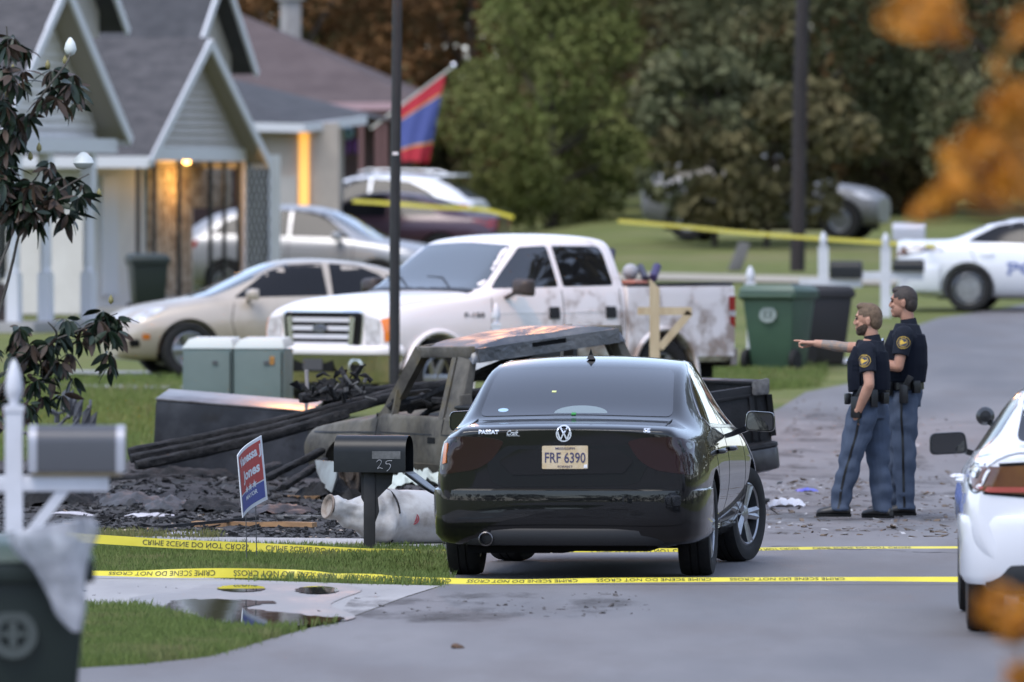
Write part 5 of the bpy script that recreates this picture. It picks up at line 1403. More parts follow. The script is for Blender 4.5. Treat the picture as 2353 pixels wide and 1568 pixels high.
# ================================================================== HOUSES (left)
M_siding = mat('white_clapboard', (.66, .63, .59), .6, color2=(.60, .57, .53), scale=2)
M_siding2 = mat('grey_clapboard', (.47, .43, .40), .6, color2=(.42, .39, .36), scale=2)
M_trim = mat('white_trim', (.62, .62, .64), .5)
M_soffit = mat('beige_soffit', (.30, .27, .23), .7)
M_shingle = mat('grey_shingle', (.050, .047, .049), .88, color2=(.088, .081, .082), scale=3.0, detail=6, lo=.35, hi=.65, bump=.015, bump_scale=18, stretch=(1, 1, 2.5))
M_shingle2 = mat('dark_shingle', (.042, .042, .046), .88, color2=(.064, .063, .067), scale=3.0, detail=6, bump=.01, bump_scale=16)
M_redshingle = mat('reddish_shingle', (.075, .052, .050), .88, color2=(.105, .076, .072), scale=2.0, detail=6, bump=.01, bump_scale=16)
M_iron = mat('black_iron', (.008, .008, .010), .5, metal=.3)
M_brickd = mat('porch_brick', (.16, .10, .08), .85, color2=(.10, .07, .06), scale=9, bump=.01)
M_darkwin = mat('dark_window', (.012, .013, .017), .08, spec=.7)
M_lampglow = mat('porch_lamp_glow', (1, .6, .2), .5, emit=(1.0, .50, .12), emit_str=6)

def house(name, label, base, phi, W, depth, eave, rise, over, m_sid, m_roof, board=.12, siding_from=None, fasc=.16, wall_boards=True, rear_len=None):
    """gable front facing local +x; ridge along x; facade spans y in [-W/2, W/2]; origin at facade foot"""
    t = thing(name, label, 'house', base, phi)
    # wall core
    mb = MB(); mb.bbox((-depth, -W / 2 + .05, 0), (-.04, W / 2 - .05, eave)); wl_ = mb.build('wall', m_sid, t)
    mb = MB(); mb.prism([(-W / 2 + .05, eave), (W / 2 - .05, eave), (0, eave + rise * (1 - .1 / W))], -depth, -.04, 'x'); mb.build('gable_wall', m_sid, t)
    # clapboards on the facade
    if wall_boards:
        z = siding_from if siding_from is not None else .3; gme = {}
        while z < eave + rise - .15:
            hw = W / 2 if z + board < eave else W / 2 * (1 - (z + board - eave) / rise)
            if hw > .08:
                mb = MB(); mb.add([(-.03, -hw, z), (-.03, hw, z), (.040, hw, z), (.040, -hw, z), (-.03, -hw, z + board * 1.02), (-.03, hw, z + board * 1.02), (-.004, hw, z + board * 1.02), (-.004, -hw, z + board * 1.02)],
                                  [(0, 1, 2, 3), (4, 7, 6, 5), (3, 2, 6, 7), (0, 4, 5, 1), (1, 5, 6, 2), (0, 3, 7, 4)])
                mb.build('clapboard', m_sid, wl_)
            z += board
        z = .3
    # near side wall boards (faces local -y or +y)
    # roof slopes
    sl = rise / (W / 2); e = .35; th = .10
    for s in (1, -1):
        mb = MB(); y0, z0 = s * (W / 2 + e), eave - e * sl; y1, z1 = 0, eave + rise
        x0, x1 = -(rear_len or depth) - .2, over
        mb.add([(x0, y0, z0), (x1, y0, z0), (x1, y1, z1), (x0, y1, z1), (x0, y0, z0 + th), (x1, y0, z0 + th), (x1, y1, z1 + th), (x0, y1, z1 + th)],
               [(0, 1, 2, 3), (4, 7, 6, 5), (0, 4, 5, 1), (2, 6, 7, 3), (1, 5, 6, 2), (0, 3, 7, 4)])
        mb.build('roof_slope', m_roof, t)
        mb = MB(); dz = -.012
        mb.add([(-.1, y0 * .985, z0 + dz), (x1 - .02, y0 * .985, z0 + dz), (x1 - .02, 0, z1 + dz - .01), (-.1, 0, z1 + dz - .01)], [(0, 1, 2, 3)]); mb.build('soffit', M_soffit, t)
        mb = MB(); mb.bar((x1 + .015, y0, z0 - .02), (x1 + .015, 0, z1 + .01), .05, fasc - .01, up=(0, 0, 1)); mb.build('rake_board', M_trim, t)
        mb = MB(); mb.bbox((x0, y0 - .03, z0 - .09), (x1, y0 + .03, z0 + .10)); mb.build('fascia', M_trim, t)
    return t

# ---- nearest house: white clapboard gable, turned white porch columns
ph = math.atan2(-.33, .94)              # facade normal
dA = 163.0
zA = ground_z(X(150, dA), dA)
fdir = Vector((math.cos(ph), math.sin(ph))); tdir = Vector((-fdir.y, fdir.x))
def at_house(vx, d): return Vector((X(vx, d), d))
cA = at_house(88, dA)
W1 = 4.6
eaveA = Zv(262, dA) - zA - .2; apexA = Zv(-25, dA) - zA
hA = house('clapboard_house', 'white clapboard house with steep gable and white turned porch columns', (cA.x, cA.y, zA), ph, W1, 9.0, eaveA + .12, apexA - eaveA - .12, .45, M_siding, M_shingle, .135, siding_from=Zv(345, dA) - zA + .05)
# second, taller gable behind
mb = MB(); Wb = 5.4
def gable_roof(parent, cx, cy, W, x0, x1, eave, rise, m, over=.0):
    sl = rise / (W / 2); e = .3
    for s in (1, -1):
        mb = MB(); y0, z0 = cy + s * (W / 2 + e), eave - e * sl; z1 = eave + rise
        mb.add([(x0, y0, z0), (x1, y0, z0), (x1, cy, z1), (x0, cy, z1), (x0, y0, z0 + .1), (x1, y0, z0 + .1), (x1, cy, z1 + .1), (x0, cy, z1 + .1)],
               [(0, 1, 2, 3), (4, 7, 6, 5), (0, 4, 5, 1), (2, 6, 7, 3), (1, 5, 6, 2), (0, 3, 7, 4)]); mb.build('roof_slope', m, parent)
        mb = MB(); mb.bar((x1 + .012, y0, z0), (x1 + .012, cy, z1), .05, .14); mb.build('rake_board', M_trim, parent)
    mb = MB(); mb.prism([(cy - W / 2, eave - .4), (cy + W / 2, eave - .4), (cy + W / 2, eave), (cy, eave + rise - .08), (cy - W / 2, eave)], x0, x1 - .35, 'x'); mb.build('gable_wall', M_siding2, parent)
gable_roof(hA, 0, 2.9, 2.5, -8, -.3, Zv(70, dA + 4.2) - zA + .28, 1.3, M_shingle2)
# porch: floor, columns, door, windows, stone flower bed wall
mb = MB(); mb.bbox((-.05, -2.3, -.1), (.85, 2.3, .14)); mb.build('porch_floor', M_concrete, hA, bevel=.01)
def turned_column(parent, x, y, h, m=M_trim):
    mb = MB(); prof = [(.095, .14), (.095, .16)]
    mb.box((x, y, .14 + .36), (.19, .19, .72))
    M = Matrix.Translation((x, y, 0))
    mb.lathe([(.085, .86), (.095, .88), (.075, .92), (.09, 1.0), (.085, 1.3), (.075, h - .75), (.085, h - .70), (.07, h - .66), (.09, h - .62)], 14, M)
    mb.box((x, y, h - .31), (.19, .19, .62)); return mb.build('porch_column', m, parent, ang=40)
hA_inv = hA.matrix_basis.inverted()
def loc_on(hm, vx, d):
    return hm.inverted() @ Vector((X(vx, d), d, 0))
mA = Matrix.Translation((cA.x, cA.y, zA)) @ Matrix.Rotation(ph, 4, 'Z')
for o in [c for c in hA.children if c.name.startswith('wall')]:
    bm = bmesh.new(); bm.from_mesh(o.data)
    for v in bm.verts:
        if v.co.x > -.5: v.co.x = -1.5
    bm.to_mesh(o.data); bm.free()
zbm = Zv(348, dA) - zA
for vx in (43, 107, 195):
    turned_column(hA, .22, (X(vx, dA) - cA.x - .94 * .22) / .33, zbm)
mb = MB(); mb.bbox((.0, -2.35, zbm - .02), (.36, 2.35, zbm + .20)); mb.build('porch_beam', M_trim, hA)
mb = MB(); mb.bbox((-.16, -W1 / 2 + .02, zbm - .02), (-.035, W1 / 2 - .02, eaveA + .2)); mb.build('gable_wall', M_siding, hA)
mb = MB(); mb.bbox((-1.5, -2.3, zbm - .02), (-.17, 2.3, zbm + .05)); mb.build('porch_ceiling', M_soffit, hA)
for y in (-1.5, .2, 1.6):
    mb = MB(); mb.bbox((-1.52, y - .42, .75), (-1.46, y + .42, 2.1)); w = mb.build('window', M_trim, hA)
    for s in (-.2, .2):
        mb = MB(); mb.bbox((-1.46, y + s - .17, .82), (-1.448, y + s + .17, 2.04)); mb.build('pane', M_darkwin, w)
    for s in (-1, 1):
        mb = MB(); mb.bbox((-1.52, y + s * .60 - .15, .75), (-1.462, y + s * .60 + .15, 2.1)); mb.build('shutter', M_iron, hA)
mb = MB(); mb.bbox((-1.53, -2.3, 0), (-1.45, 2.3, .68)); mb.build('brick_base', M_brickd, hA)

# ---- second house: gable porch on thin iron posts, lattice screen
dB = 181.0; cB = at_house(440, dB); zB = ground_z(cB.x, cB.y)
mBm = Matrix.Translation((cB.x, cB.y, zB)) @ Matrix.Rotation(ph, 4, 'Z')
eaveB = Zv(340, dB) - zB; apexB = Zv(100, dB) - zB
hB = house('porch_house', 'grey roofed house with white gable porch on thin black iron posts and lattice', (cB.x, cB.y, zB), ph, 4.9, 7.5, eaveB, apexB - eaveB, .33, M_siding2, M_shingle, .13, siding_from=eaveB - .02, rear_len=6.0)
# keep only a deck-height recess below the gable: the solid wall sits back
for o in [c for c in hB.children if c.name.startswith('wall')]:
    bm = bmesh.new(); bm.from_mesh(o.data)
    for v in bm.verts:
        if v.co.x > -.5: v.co.x = -.9
    bm.to_mesh(o.data); bm.free()
    o.data.materials[0] = M_siding
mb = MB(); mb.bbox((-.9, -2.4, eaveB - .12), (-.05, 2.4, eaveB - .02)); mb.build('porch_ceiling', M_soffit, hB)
mb = MB(); mb.bbox((-.03, -2.45, eaveB - .22), (.05, 2.45, eaveB)); mb.build('porch_beam', M_trim, hB)
mb = MB(); mb.bbox((-.9, -2.45, -.1), (.1, 2.45, .12)); mb.build('porch_floor', M_concrete, hB)
gable_roof(hB, 0, 2.85, 2.5, -7.5, -.5, Zv(165, dB + 4.2) - zB + .28, 1.35, M_shingle2)
# posts, iron
for vx in (292, 330, 390, 466, 500, 536):
    dd = dB - 2.2 + (vx - 292) / 244 * 4.4
    q = loc_on(mBm, vx, dd); q.x = -.02; 
    mb = MB(); mb.bbox((q.x - .022, q.y - .05, .12), (q.x + .022, q.y + .05, eaveB - .2)); mb.build('iron_post', M_iron, hB)
# lattice at the far end
latt = thing  # (parts below belong to the house)
y0, y1, z0, z1 = 2.55, 3.75, .3, eaveB - .15
mb = MB()
for (a, b) in (((-.02, y0, z0), (-.02, y0, z1)), ((-.02, y1, z0), (-.02, y1, z1)), ((-.02, y0, z1), (-.02, y1, z1)), ((-.02, y0, z0), (-.02, y1, z0))): mb.bar(a, b, .05, .05)
lf_ = mb.build('lattice_frame', M_trim, hB)
for s in (1, -1):
    k = -6.0
    while k < 6.0:
        # line z = z0 + s*(y-y0)*1 + k
        pts_ = []
        for y in (y0, y1):
            z = z0 + s * (y - y0) * 1.1 + k
            pts_.append((y, z))
        (ya, za), (yb, zb) = pts_
        # clip to z0..z1
        def clip(ya, za, yb, zb):
            if za == zb: return None
            ts = sorted([(z0 - za) / (zb - za), (z1 - za) / (zb - za)]); a, b = max(0, ts[0]), min(1, ts[1])
            return None if a >= b else ((ya + (yb - ya) * a, za + (zb - za) * a), (ya + (yb - ya) * b, za + (zb - za) * b))
        c = clip(ya, za, yb, zb)
        if c and (abs(c[0][1] - c[1][1]) > .1):
            mb = MB(); mb.bar((-.02 + s * .008, c[0][0], c[0][1]), (-.02 + s * .008, c[1][0], c[1][1]), .012, .026, up=(0, 1, 0) if False else (0, 0, 1)); mb.build('lattice_lath', M_iron, lf_)
        k += .26
mb = MB(); mb.bbox((-.10, y0, .3), (-.06, 4.4, eaveB - .1)); mb.build('side_wall', M_siding, hB)
# lit lattice screen and lamp inside the porch (porch light is on)
mb = MB(); mb.bbox((-.89, .2, .3), (-.84, 2.2, eaveB - .3)); mb.build('porch_screen', mat('lattice_screen', (.42, .36, .28), .7, color2=(.20, .15, .10), scale=9, lo=.49, hi=.51), hB)
mb = MB(); mb.bbox((-.88, 2.2, Zv(478, 184) - zB), (-.84, 4.1, eaveB - .3)); mb.build('porch_screen', MATS['lattice_screen'], hB)
mb = MB(); mb.bbox((-.89, -1.9, .3), (-.85, -1.2, 2.3)); mb.build('window', M_trim, hB)
mb = MB(); mb.ball((-.55, 1.2, eaveB - .20), (.07, .07, .07)); lamp_o = mb.build('porch_lamp', M_lampglow, hB)
ld = bpy.data.lights.new('porch_light', 'POINT'); ld.energy = 11; ld.color = (1.0, .52, .14); ld.shadow_soft_size = .12
lo_ = bpy.data.objects.new('porch_light', ld); col.objects.link(lo_); lo_.parent = hB; lo_.location = (-.45, 1.3, eaveB - .6)

# ---- third house: low hipped dark roof, beige wall, lit doorway
dC = 197.0; cC = Vector((X(700, dC), dC)); zC = ground_z(cC.x, cC.y)
hC = thing('hip_roof_house', 'low beige house with dark hipped roof and amber lit doorway', 'house', (cC.x, cC.y, zC), R(0))
eC = Zv(282, dC) - zC
mb = MB(); mb.bbox((-1.2, .4, -.3), (.62, 6, eC)); mb.build('wall', mat('beige_wall', (.42, .36, .31), .7, color2=(.36, .31, .27), scale=3), hC)
mb = MB()
hw0, hw1 = -1.55, 1.05; yf = 0.0
rz_ = Zv(150, dC + 3) - zC
mb.add([(-1.75, .05, eC), (.0, .0, eC - .05), (1.1, 1.6, eC + .12), (1.6, 8, eC + .1), (-5, 8, eC), (-5, .3, eC), (-2.4, 4.0, rz_), (-4.5, 4.0, rz_)], [(0, 1, 6), (1, 2, 6), (2, 3, 6), (3, 4, 7, 6), (4, 5, 7), (5, 0, 6, 7)])
mb.build('roof', M_shingle2, hC)
mb = MB(); mb.bar((-1.75, .02, eC - .06), (.0, -.03, eC - .10), .05, .16); mb.bar((.0, -.03, eC - .10), (1.1, 1.55, eC + .06), .05, .16); mb.bar((-5, .25, eC - .06), (-1.75, .02, eC - .06), .05, .16); mb.build('fascia', M_trim, hC)
mb = MB(); mb.bbox((-.11, .32, .1), (.07, .39, eC - .1)); mb.build('lit_doorway', mat('lit_doorway', (.6, .4, .15), .6, emit=(1.0, .42, .06), emit_str=.40), hC)
mb = MB(); mb.bbox((-.55, .34, .1), (-.14, .395, 2.1)); mb.build('door', M_siding2, hC)
mb = MB(); mb.bbox((-.21, .30, .3), (-.13, .37, 1.4)); mb.build('iron_post', M_iron, hC)

# ---- fourth house: reddish roof, open porch with brown posts
dD = 222.0; cD = Vector((X(830, dD), dD)); zD = ground_z(cD.x, cD.y)
hD = thing('red_roof_house', 'house with long reddish roof and brown porch posts behind the flag', 'house', (cD.x, cD.y, zD), 0)
eD = Zv(240, dD) - zD
zr = Zv(20, dD + 6) - zD
mb = MB(); mb.add([(-.6, 0, eD), (1.35, -.2, eD + .02), (1.2, 6, eD + .35), (-8, 6, eD + .3), (-8, 0, eD), (-2.9, 5, zr), (-8, 5, zr + .1)], [(0, 1, 5), (1, 2, 5), (0, 5, 6, 4), (2, 3, 6, 5)]); mb.build('roof', M_redshingle, hD)
mb = MB(); mb.bar((-8, -.02, eD - .05), (-.6, -.02, eD - .05), .05, .16); mb.bar((-.6, -.02, eD - .05), (1.37, -.22, eD - .03), .05, .16); mb.build('fascia', mat('pink_trim', (.42, .27, .29), .6), hD)
mb = MB(); mb.bbox((-7.5, 1.8, -.3), (1.0, 5.5, eD)); mb.build('wall', mat('brown_brick_wall', (.075, .04, .038), .85, color2=(.05, .03, .03), scale=9, bump=.01), hD)
mb = MB(); mb.bar((-1.2, .05, eD - .24), (1.3, -.05, eD - .24), .06, .2); mb.build('porch_beam', mat('brown_wood', (.16, .08, .075), .7), hD)
for vx in (830, 868, 884):
    mb = MB(); x = X(vx, dD) - cD.x; mb.bbox((x - .05, .0, -.3), (x + .05, .1, eD - .2)); mb.build('porch_post', MATS['brown_wood'], hD)
# wall vent tower on the ridge line behind
dV = 236.0; cV = Vector((X(668, dV), dV)); zV = ground_z(cV.x, cV.y)
mb = MB(); zt = Zv(0, dV) - zV; M = Matrix.Rotation(R(20), 4, 'Z')
mb.box((0, 0, zt * .5), (.36, .36, zt + .2), M); mb.box((0, 0, zt + .05), (.50, .50, .12), M)
tag(mb.build('chimney', mat('pale_chimney', (.36, .34, .33), .8, color2=(.28, .26, .25), scale=4), bevel=.01), 'pale square chimney standing above the reddish roof', 'chimney').location = (cV.x, cV.y, zV)

# ---- hanging ornament under the porch eave
hx = X(800, 205); ho = thing('hanging_ornament', 'small blue and purple ornament hanging under the porch eave', 'ornament', (hx, 205, Zv(350, 205)))
mb = MB(); mb.ball((0, 0, .36), (.11, .11, .12)); mb.build('globe', mat('pale_blue_glass', (.25, .45, .6), .3), ho, ang=60)
mb = MB()
for i in range(5): mb.bar((-.08 + .04 * i + .08, .02 * (i % 2), .26), (-.10 + .045 * i + .09, .02, -.05 + .03 * (i % 3)), .03, .012)
mb.build('streamer', mat('purple_ribbon', (.22, .05, .45), .6), ho)
mb = MB(); mb.tube([(0, 0, .47), (0, 0, .72)], .006, 5); mb.build('cord', M_iron, ho)

# ---- flag on an angled staff
fx, fd = X(915, 216), 216.0
fl = thing('flag', 'red and blue flag with gold lines hanging from an angled staff', 'flag', (fx, fd, Zv(290, fd)))
p0 = Vector((-.55, .3, -.05)); p1 = Vector((X(1043, fd) - fx, -.2, Zv(152, fd) - Zv(290, fd)))
mb = MB(); mb.tube([p0, p1], .022, 8); mb.build('staff', mat('pale_staff', (.6, .58, .5), .4), fl)
mb = MB(); mb.ball(tuple(p1), (.05, .05, .07)); mb.build('finial', M_chrome, fl)
# cloth: hoist along the staff, fly hanging down; bands across the fly
M_fred = mat('flag_red', (.42, .02, .035), .8); M_fblue = mat('flag_blue', (.065, .085, .26), .8); M_fgold = mat('flag_gold', (.55, .32, .10), .8)
hoist0 = p0.lerp(p1, .30); hoist1 = p0.lerp(p1, .90)
bands = [(0, .17, M_fred), (.17, .195, M_fgold), (.195, .72, M_fblue), (.72, .755, M_fgold), (.755, 1.0, M_fred)]
flen = Zv(150, fd) - Zv(372, fd)
for a, b, m in bands:
    n, k = 10, 10; vs = []; fs = []
    for i in range(k + 1):
        v = a + (b - a) * i / k
        for j in range(n + 1):
            u = j / n; hp_ = hoist0.lerp(hoist1, u)
            top = hp_; bot = Vector((X(925, fd) - fx + .52 * u, -.05 + .07 * math.sin(u * 9), Zv(372, fd) - Zv(290, fd) + .02 * math.sin(5 * u)))
            q = top.lerp(bot, v ** .85); q.y += .06 * math.sin(u * 12 + v * 3) * min(1, v * 3)
            vs.append(tuple(q))
    fs = [(i * (n + 1) + j, i * (n + 1) + j + 1, (i + 1) * (n + 1) + j + 1, (i + 1) * (n + 1) + j) for i in range(k) for j in range(n)]
    mb = MB(); mb.add(vs, fs); mb.build('cloth_band', m, fl, ang=80)
# ================================================================== STREET FURNITURE AND SMALL THINGS
M_whitepost = mat('white_post_paint', (.62, .62, .66), .45, color2=(.55, .55, .58), scale=6)
M_mbblack = mat('black_mailbox_paint', (.006, .007, .008), .38, spec=.3, color2=(.010, .011, .012), scale=10)
M_mbgrey = mat('grey_mailbox_paint', (.075, .075, .082), .4, metal=.2)
M_mbrim = mat('pale_mailbox_rim', (.36, .36, .39), .4, metal=.3)
M_wood = mat('raw_pine', (.48, .38, .24), .7, color2=(.40, .30, .18), scale=3, stretch=(4, 4, .6), bump=.002, bump_scale=30)
M_polebk = mat('black_pole', (.010, .010, .012), .45, color2=(.016, .015, .017), scale=5)
M_cabinet = mat('green_cabinet_paint', (.115, .155, .145), .5, color2=(.095, .13, .122), scale=2.5, detail=6)
M_cabtop = mat('cabinet_lid', (.40, .47, .47), .5)

def arch_outline(w, h, n=12):
    r = w / 2
    return [(-r, 0), (-r, h - r)] + [(-r * math.cos(a), h - r + r * math.sin(a)) for a in np.linspace(0, PI, n)[1:-1]] + [(r, h - r), (r, 0)]
def mailbox_body(parent, c, L, W, Hh, yaw, m, rim=None, open_door=False):
    """box axis along local x; door at +x"""
    M = Matrix.Translation(c) @ Matrix.Rotation(yaw, 4, 'Z')
    o2 = arch_outline(W, Hh)
    mb = MB(); vs = []; k = len(o2)
    inn = [(a * .94, .008 + b * .965) for a, b in o2]
    for x, ol in ((-L / 2, o2), (L / 2, o2), (L / 2, inn), (-L / 2 + .02, inn)):
        for a, b in ol: vs.append((x, a, b))
    fs = [(i * k + j, i * k + (j + 1) % k, (i + 1) * k + (j + 1) % k, (i + 1) * k + j) for i in range(3) for j in range(k)] + [tuple(range(k)), tuple(3 * k + j for j in range(k))]
    mb.add(vs, fs, M); bo = mb.build('mailbox', m, parent, ang=30)
    if rim:
        for x in (-L / 2 + .012, L / 2 - .012):
            mb = MB(); big = [(a * 1.035, b * 1.02 - .002) for a, b in o2]; vs = [(x - .02, a, b) for a, b in big] + [(x + .02, a, b) for a, b in big]
            mb.add(vs, [(j, (j + 1) % k, k + (j + 1) % k, k + j) for j in range(k)] + [tuple(range(k)), tuple(range(k, 2 * k))], M); mb.build('rim', rim, bo, ang=30)
    if open_door:
        D = M @ Matrix.Translation((L / 2, 0, .0)) @ Matrix.Rotation(R(126), 4, 'Y')
        mb = MB(); vs = [(-.004, a, b) for a, b in o2] + [(.014, a, b) for a, b in o2]
        mb.add(vs, [(j, (j + 1) % k, k + (j + 1) % k, k + j) for j in range(k)] + [tuple(range(k)), tuple(range(k, 2 * k))], D); do = mb.build('door', m, parent, ang=30)
        mb = MB(); vs = [(-.006, a * .80, .03 + b * .82) for a, b in o2]; mb.add(vs, [tuple(range(k))], D); mb.build('door_lining', mat('door_lining', (.06, .063, .07), .35, metal=.3), do)
    else:
        mb = MB(); vs = [(L / 2 - .004, a * .96, b * .98) for a, b in o2] + [(L / 2 + .01, a * .9, b * .94) for a, b in o2]
        mb.add(vs, [(j, (j + 1) % k, k + (j + 1) % k, k + j) for j in range(k)] + [tuple(range(k, 2 * k))], M); mb.build('door', m, parent, ang=30)
    return bo, M
def finial(mb, x, y, z, r=.05):
    mb.box((x, y, z + .012), (r * 2.3, r * 2.3, .03)); mb.lathe([(r * .55, 0), (r * .6, .03), (r * .95, .06), (r * 1.0, .09), (r * .8, .15), (r * .4, .2), (0, .225)], 14, Matrix.Translation((x, y, z + .02)))

# ---- lamp post (sodium lamp above the frame)
d = 112.0; zg = ground_z(X(907, d), d)
lp = thing('lamp_post', 'slim black lamp post rising past the white pickup', 'lamp post', (X(906, d), d, zg))
mb = MB(); mb.tube([(0, 0, -.05), (.005, 0, 2), (.03, 0, 4.2), (.06, 0, 7.6)], [.058, .056, .053, .045], 14); mb.build('pole', M_polebk, lp, ang=50)
mb = MB(); mb.tube([(.06, 0, 7.55), (.08, -.15, 7.85), (.10, -.8, 8.0)], .03, 8); mb.build('arm', M_polebk, lp, ang=50)
mb = MB(); mb.ball((.10, -1.05, 8.0), (.17, .34, .10)); mb.build('lamp_head', M_polebk, lp, ang=60)
mb = MB(); mb.ball((.10, -1.05, 7.94), (.12, .24, .09)); mb.build('lamp_lens', mat('sodium_lens', (1, .6, .25), .3, emit=(1.0, .36, .08), emit_str=160), lp, ang=60)
ld = bpy.data.lights.new('lamp_light', 'POINT'); ld.energy = 320; ld.color = (1.0, .42, .14); ld.shadow_soft_size = .2
lo_ = bpy.data.objects.new('lamp_light', ld); col.objects.link(lo_); lo_.parent = lp; lo_.location = (.10, -1.05, 7.75)
mb = MB(); mb.box((.012, -.058, 2.9), (.06, .006, .03)); mb.build('pole_tag', M_whitepost, lp)

# ---- utility pole
q = gpt(1832, 622)
up_ = thing('utility_pole', 'dark wooden utility pole on the far lawn', 'utility pole', (q[0], q[1], ground_z(*q)))
mb = MB(); mb.tube([(0, 0, -.2), (.05, 0, 3), (.20, 0, 9)], [.13, .12, .10], 12); mb.build('pole', mat('creosote_wood', (.035, .027, .027), .85, color2=(.02, .016, .016), scale=5, stretch=(3, 3, .4)), up_, ang=50)
mb = MB(); mb.tube([(.15, .02, 2.2), (.24, .02, 9)], .018, 6); mb.build('ground_wire', mat('rusty_conduit', (.20, .075, .05), .7), up_)

# ---- transformer cabinets
d = 112.0
for i, (vx, lab) in enumerate(((488, 'left one of two adjoining green utility cabinets with pale lids'), (606, 'right one of two adjoining green utility cabinets, small orange sticker on it'))):
    c = thing('utility_cabinet', lab, 'utility cabinet', (X(vx, d) , d - (.0 if i == 0 else .10), ground_z(X(vx, d), d) - .02), R(-9), 'green utility cabinets')
    w, dp, h = .525, .55, .90
    mb = MB(); mb.bbox((-w / 2, -dp / 2, 0), (w / 2, dp / 2, h)); mb.build('cabinet', M_cabinet, c, bevel=.012)
    mb = MB(); vs = [(-w / 2 - .01, -dp / 2 - .012, h + .002), (w / 2 + .01, -dp / 2 - .012, h + .002), (w / 2 + .01, dp / 2 + .01, h + .03), (-w / 2 - .01, dp / 2 + .01, h + .03), (-w / 2 + .06, -dp / 2 + .03, h + .10), (w / 2 - .02, -dp / 2 + .03, h + .10), (w / 2 - .02, dp / 2 - .03, h + .12), (-w / 2 + .06, dp / 2 - .03, h + .12)]
    mb.add(vs, [(0, 3, 2, 1), (4, 5, 6, 7), (0, 1, 5, 4), (1, 2, 6, 5), (2, 3, 7, 6), (3, 0, 4, 7)]); mb.build('lid', M_cabtop, c, bevel=.01)
    mb = MB(); mb.box((w / 2 - .02, -dp / 2 - .006, h / 2), (.012, .008, h - .06)); mb.build('door_seam', M_gap, c)
    mb = MB(); mb.box((.08, -dp / 2 - .012, h - .14), (.05, .02, .03)); mb.build('latch', M_mbgrey, c)
    if i: mb = MB(); mb.box((.14, -dp / 2 - .008, h - .12), (.05, .004, .085)); mb.build('warning_sticker', mat('orange_sticker', (.5, .22, .03), .5, color2=(.08, .05, .02), scale=40), c)

# ---- grey mailbox on white post, left foreground
d = 50.0
g = thing('mailbox_post', 'grey mailbox on a white wooden post with pointed finial, left foreground', 'mailbox', (X(32, d), d, 0))
mb = MB(); mb.box((0, 0, .85), (.075, .075, 1.75)); zt = Zv(935, d); 
mb = MB(); mb.bbox((-.04, -.04, -.1), (.04, .04, zt)); finial(mb, 0, 0, zt - .02, .04); mb.build('post', M_whitepost, g, ang=35)
zb = Zv(1092, d)
mb = MB(); mb.bbox((-.30, -.035, zb - .075), (X(250, d) - X(32, d), .035, zb - .003)); mb.build('crossarm', M_whitepost, g, bevel=.006)
mb = MB(); mb.bar((.02, 0, zb - .34), (X(150, d) - X(32, d), 0, zb - .06), .05, .05); mb.build('brace', M_whitepost, g)
mb = MB(); mb.bbox((X(72, d) - X(32, d), -.06, zb - .002), (X(280, d) - X(32, d), .06, zb + .015)); mb.build('mounting_board', M_wood, g)
mailbox_body(g, (X(177, d) - X(32, d), 0, zb + .016), .43, .17, .215, R(0), M_mbgrey, M_mbrim)

# ---- black mailbox 25
d = 77.6
g = thing('mailbox_post', 'black mailbox numbered 25 with its door hanging open, on a short black post', 'mailbox', (X(849, d), d, 0))
mb = MB(); mb.bbox((-.042, -.042, -.1), (.042, .042, .60)); mb.build('post', mat('black_post', (.012, .011, .011), .6, color2=(.02, .018, .018), scale=6), g, bevel=.006)
mb = MB(); mb.add([(-.06, -.03, .58), (.17, -.03, .58), (.16, -.03, .50), (.06, -.03, .40), (.07, -.03, .30), (.04, -.03, .22), (-.06, -.03, .40)] + [(-.06, .03, .58), (.17, .03, .58), (.16, .03, .50), (.06, .03, .40), (.07, .03, .30), (.04, .03, .22), (-.06, .03, .40)],
    [tuple(range(7)), tuple(range(13, 6, -1))] + [(i, (i + 1) % 7, 7 + (i + 1) % 7, 7 + i) for i in range(7)]); mb.build('bracket', MATS['black_post'], g)
bo, Mb = mailbox_body(g, (.03, 0, .585), .53, .24, .265, R(-14), M_mbblack, None, True)
def mb_text(string, x, z, w, h, m, bold=0.0, name='number'):
    v2, fs, _ = text_mesh(string, bold)
    vs = [Mb @ Vector((x + (u - .5) * w, -.1225, z + (v - .5) * h)) for u, v in v2]
    me = bpy.data.meshes.new(name); me.from_pydata([tuple(v) for v in vs], [], fs); return link(name, me, m, bo)
mbx = MB()
def chalk(pts, w=.007):
    mbx.tube([Mb @ Vector((x, -.1235, z)) for x, z in pts], w, 5, flat=.4)
for dx_, pts in ((0.055, [(0, .075), (.012, .088), (.030, .088), (.034, .072), (.022, .050), (.006, .028), (.022, .034), (.044, .028)]), (.118, [(.05, .085), (.012, .082), (.006, .062), (.030, .062), (.040, .048), (.030, .026), (.012, .010)])):
    chalk([tuple(p) for p in catmull([(x + dx_, z) for x, z in pts], 3)], .0035)
mbx.build('number_25', mat('white_marker', (.65, .65, .68), .6), bo)
mb = MB(); mb.box((.125, -.1215, .125), (.21, .003, .055), Mb); mb.build('label_strip', mat('worn_label', (.14, .14, .14), .6, color2=(.07, .07, .07), scale=18), bo)

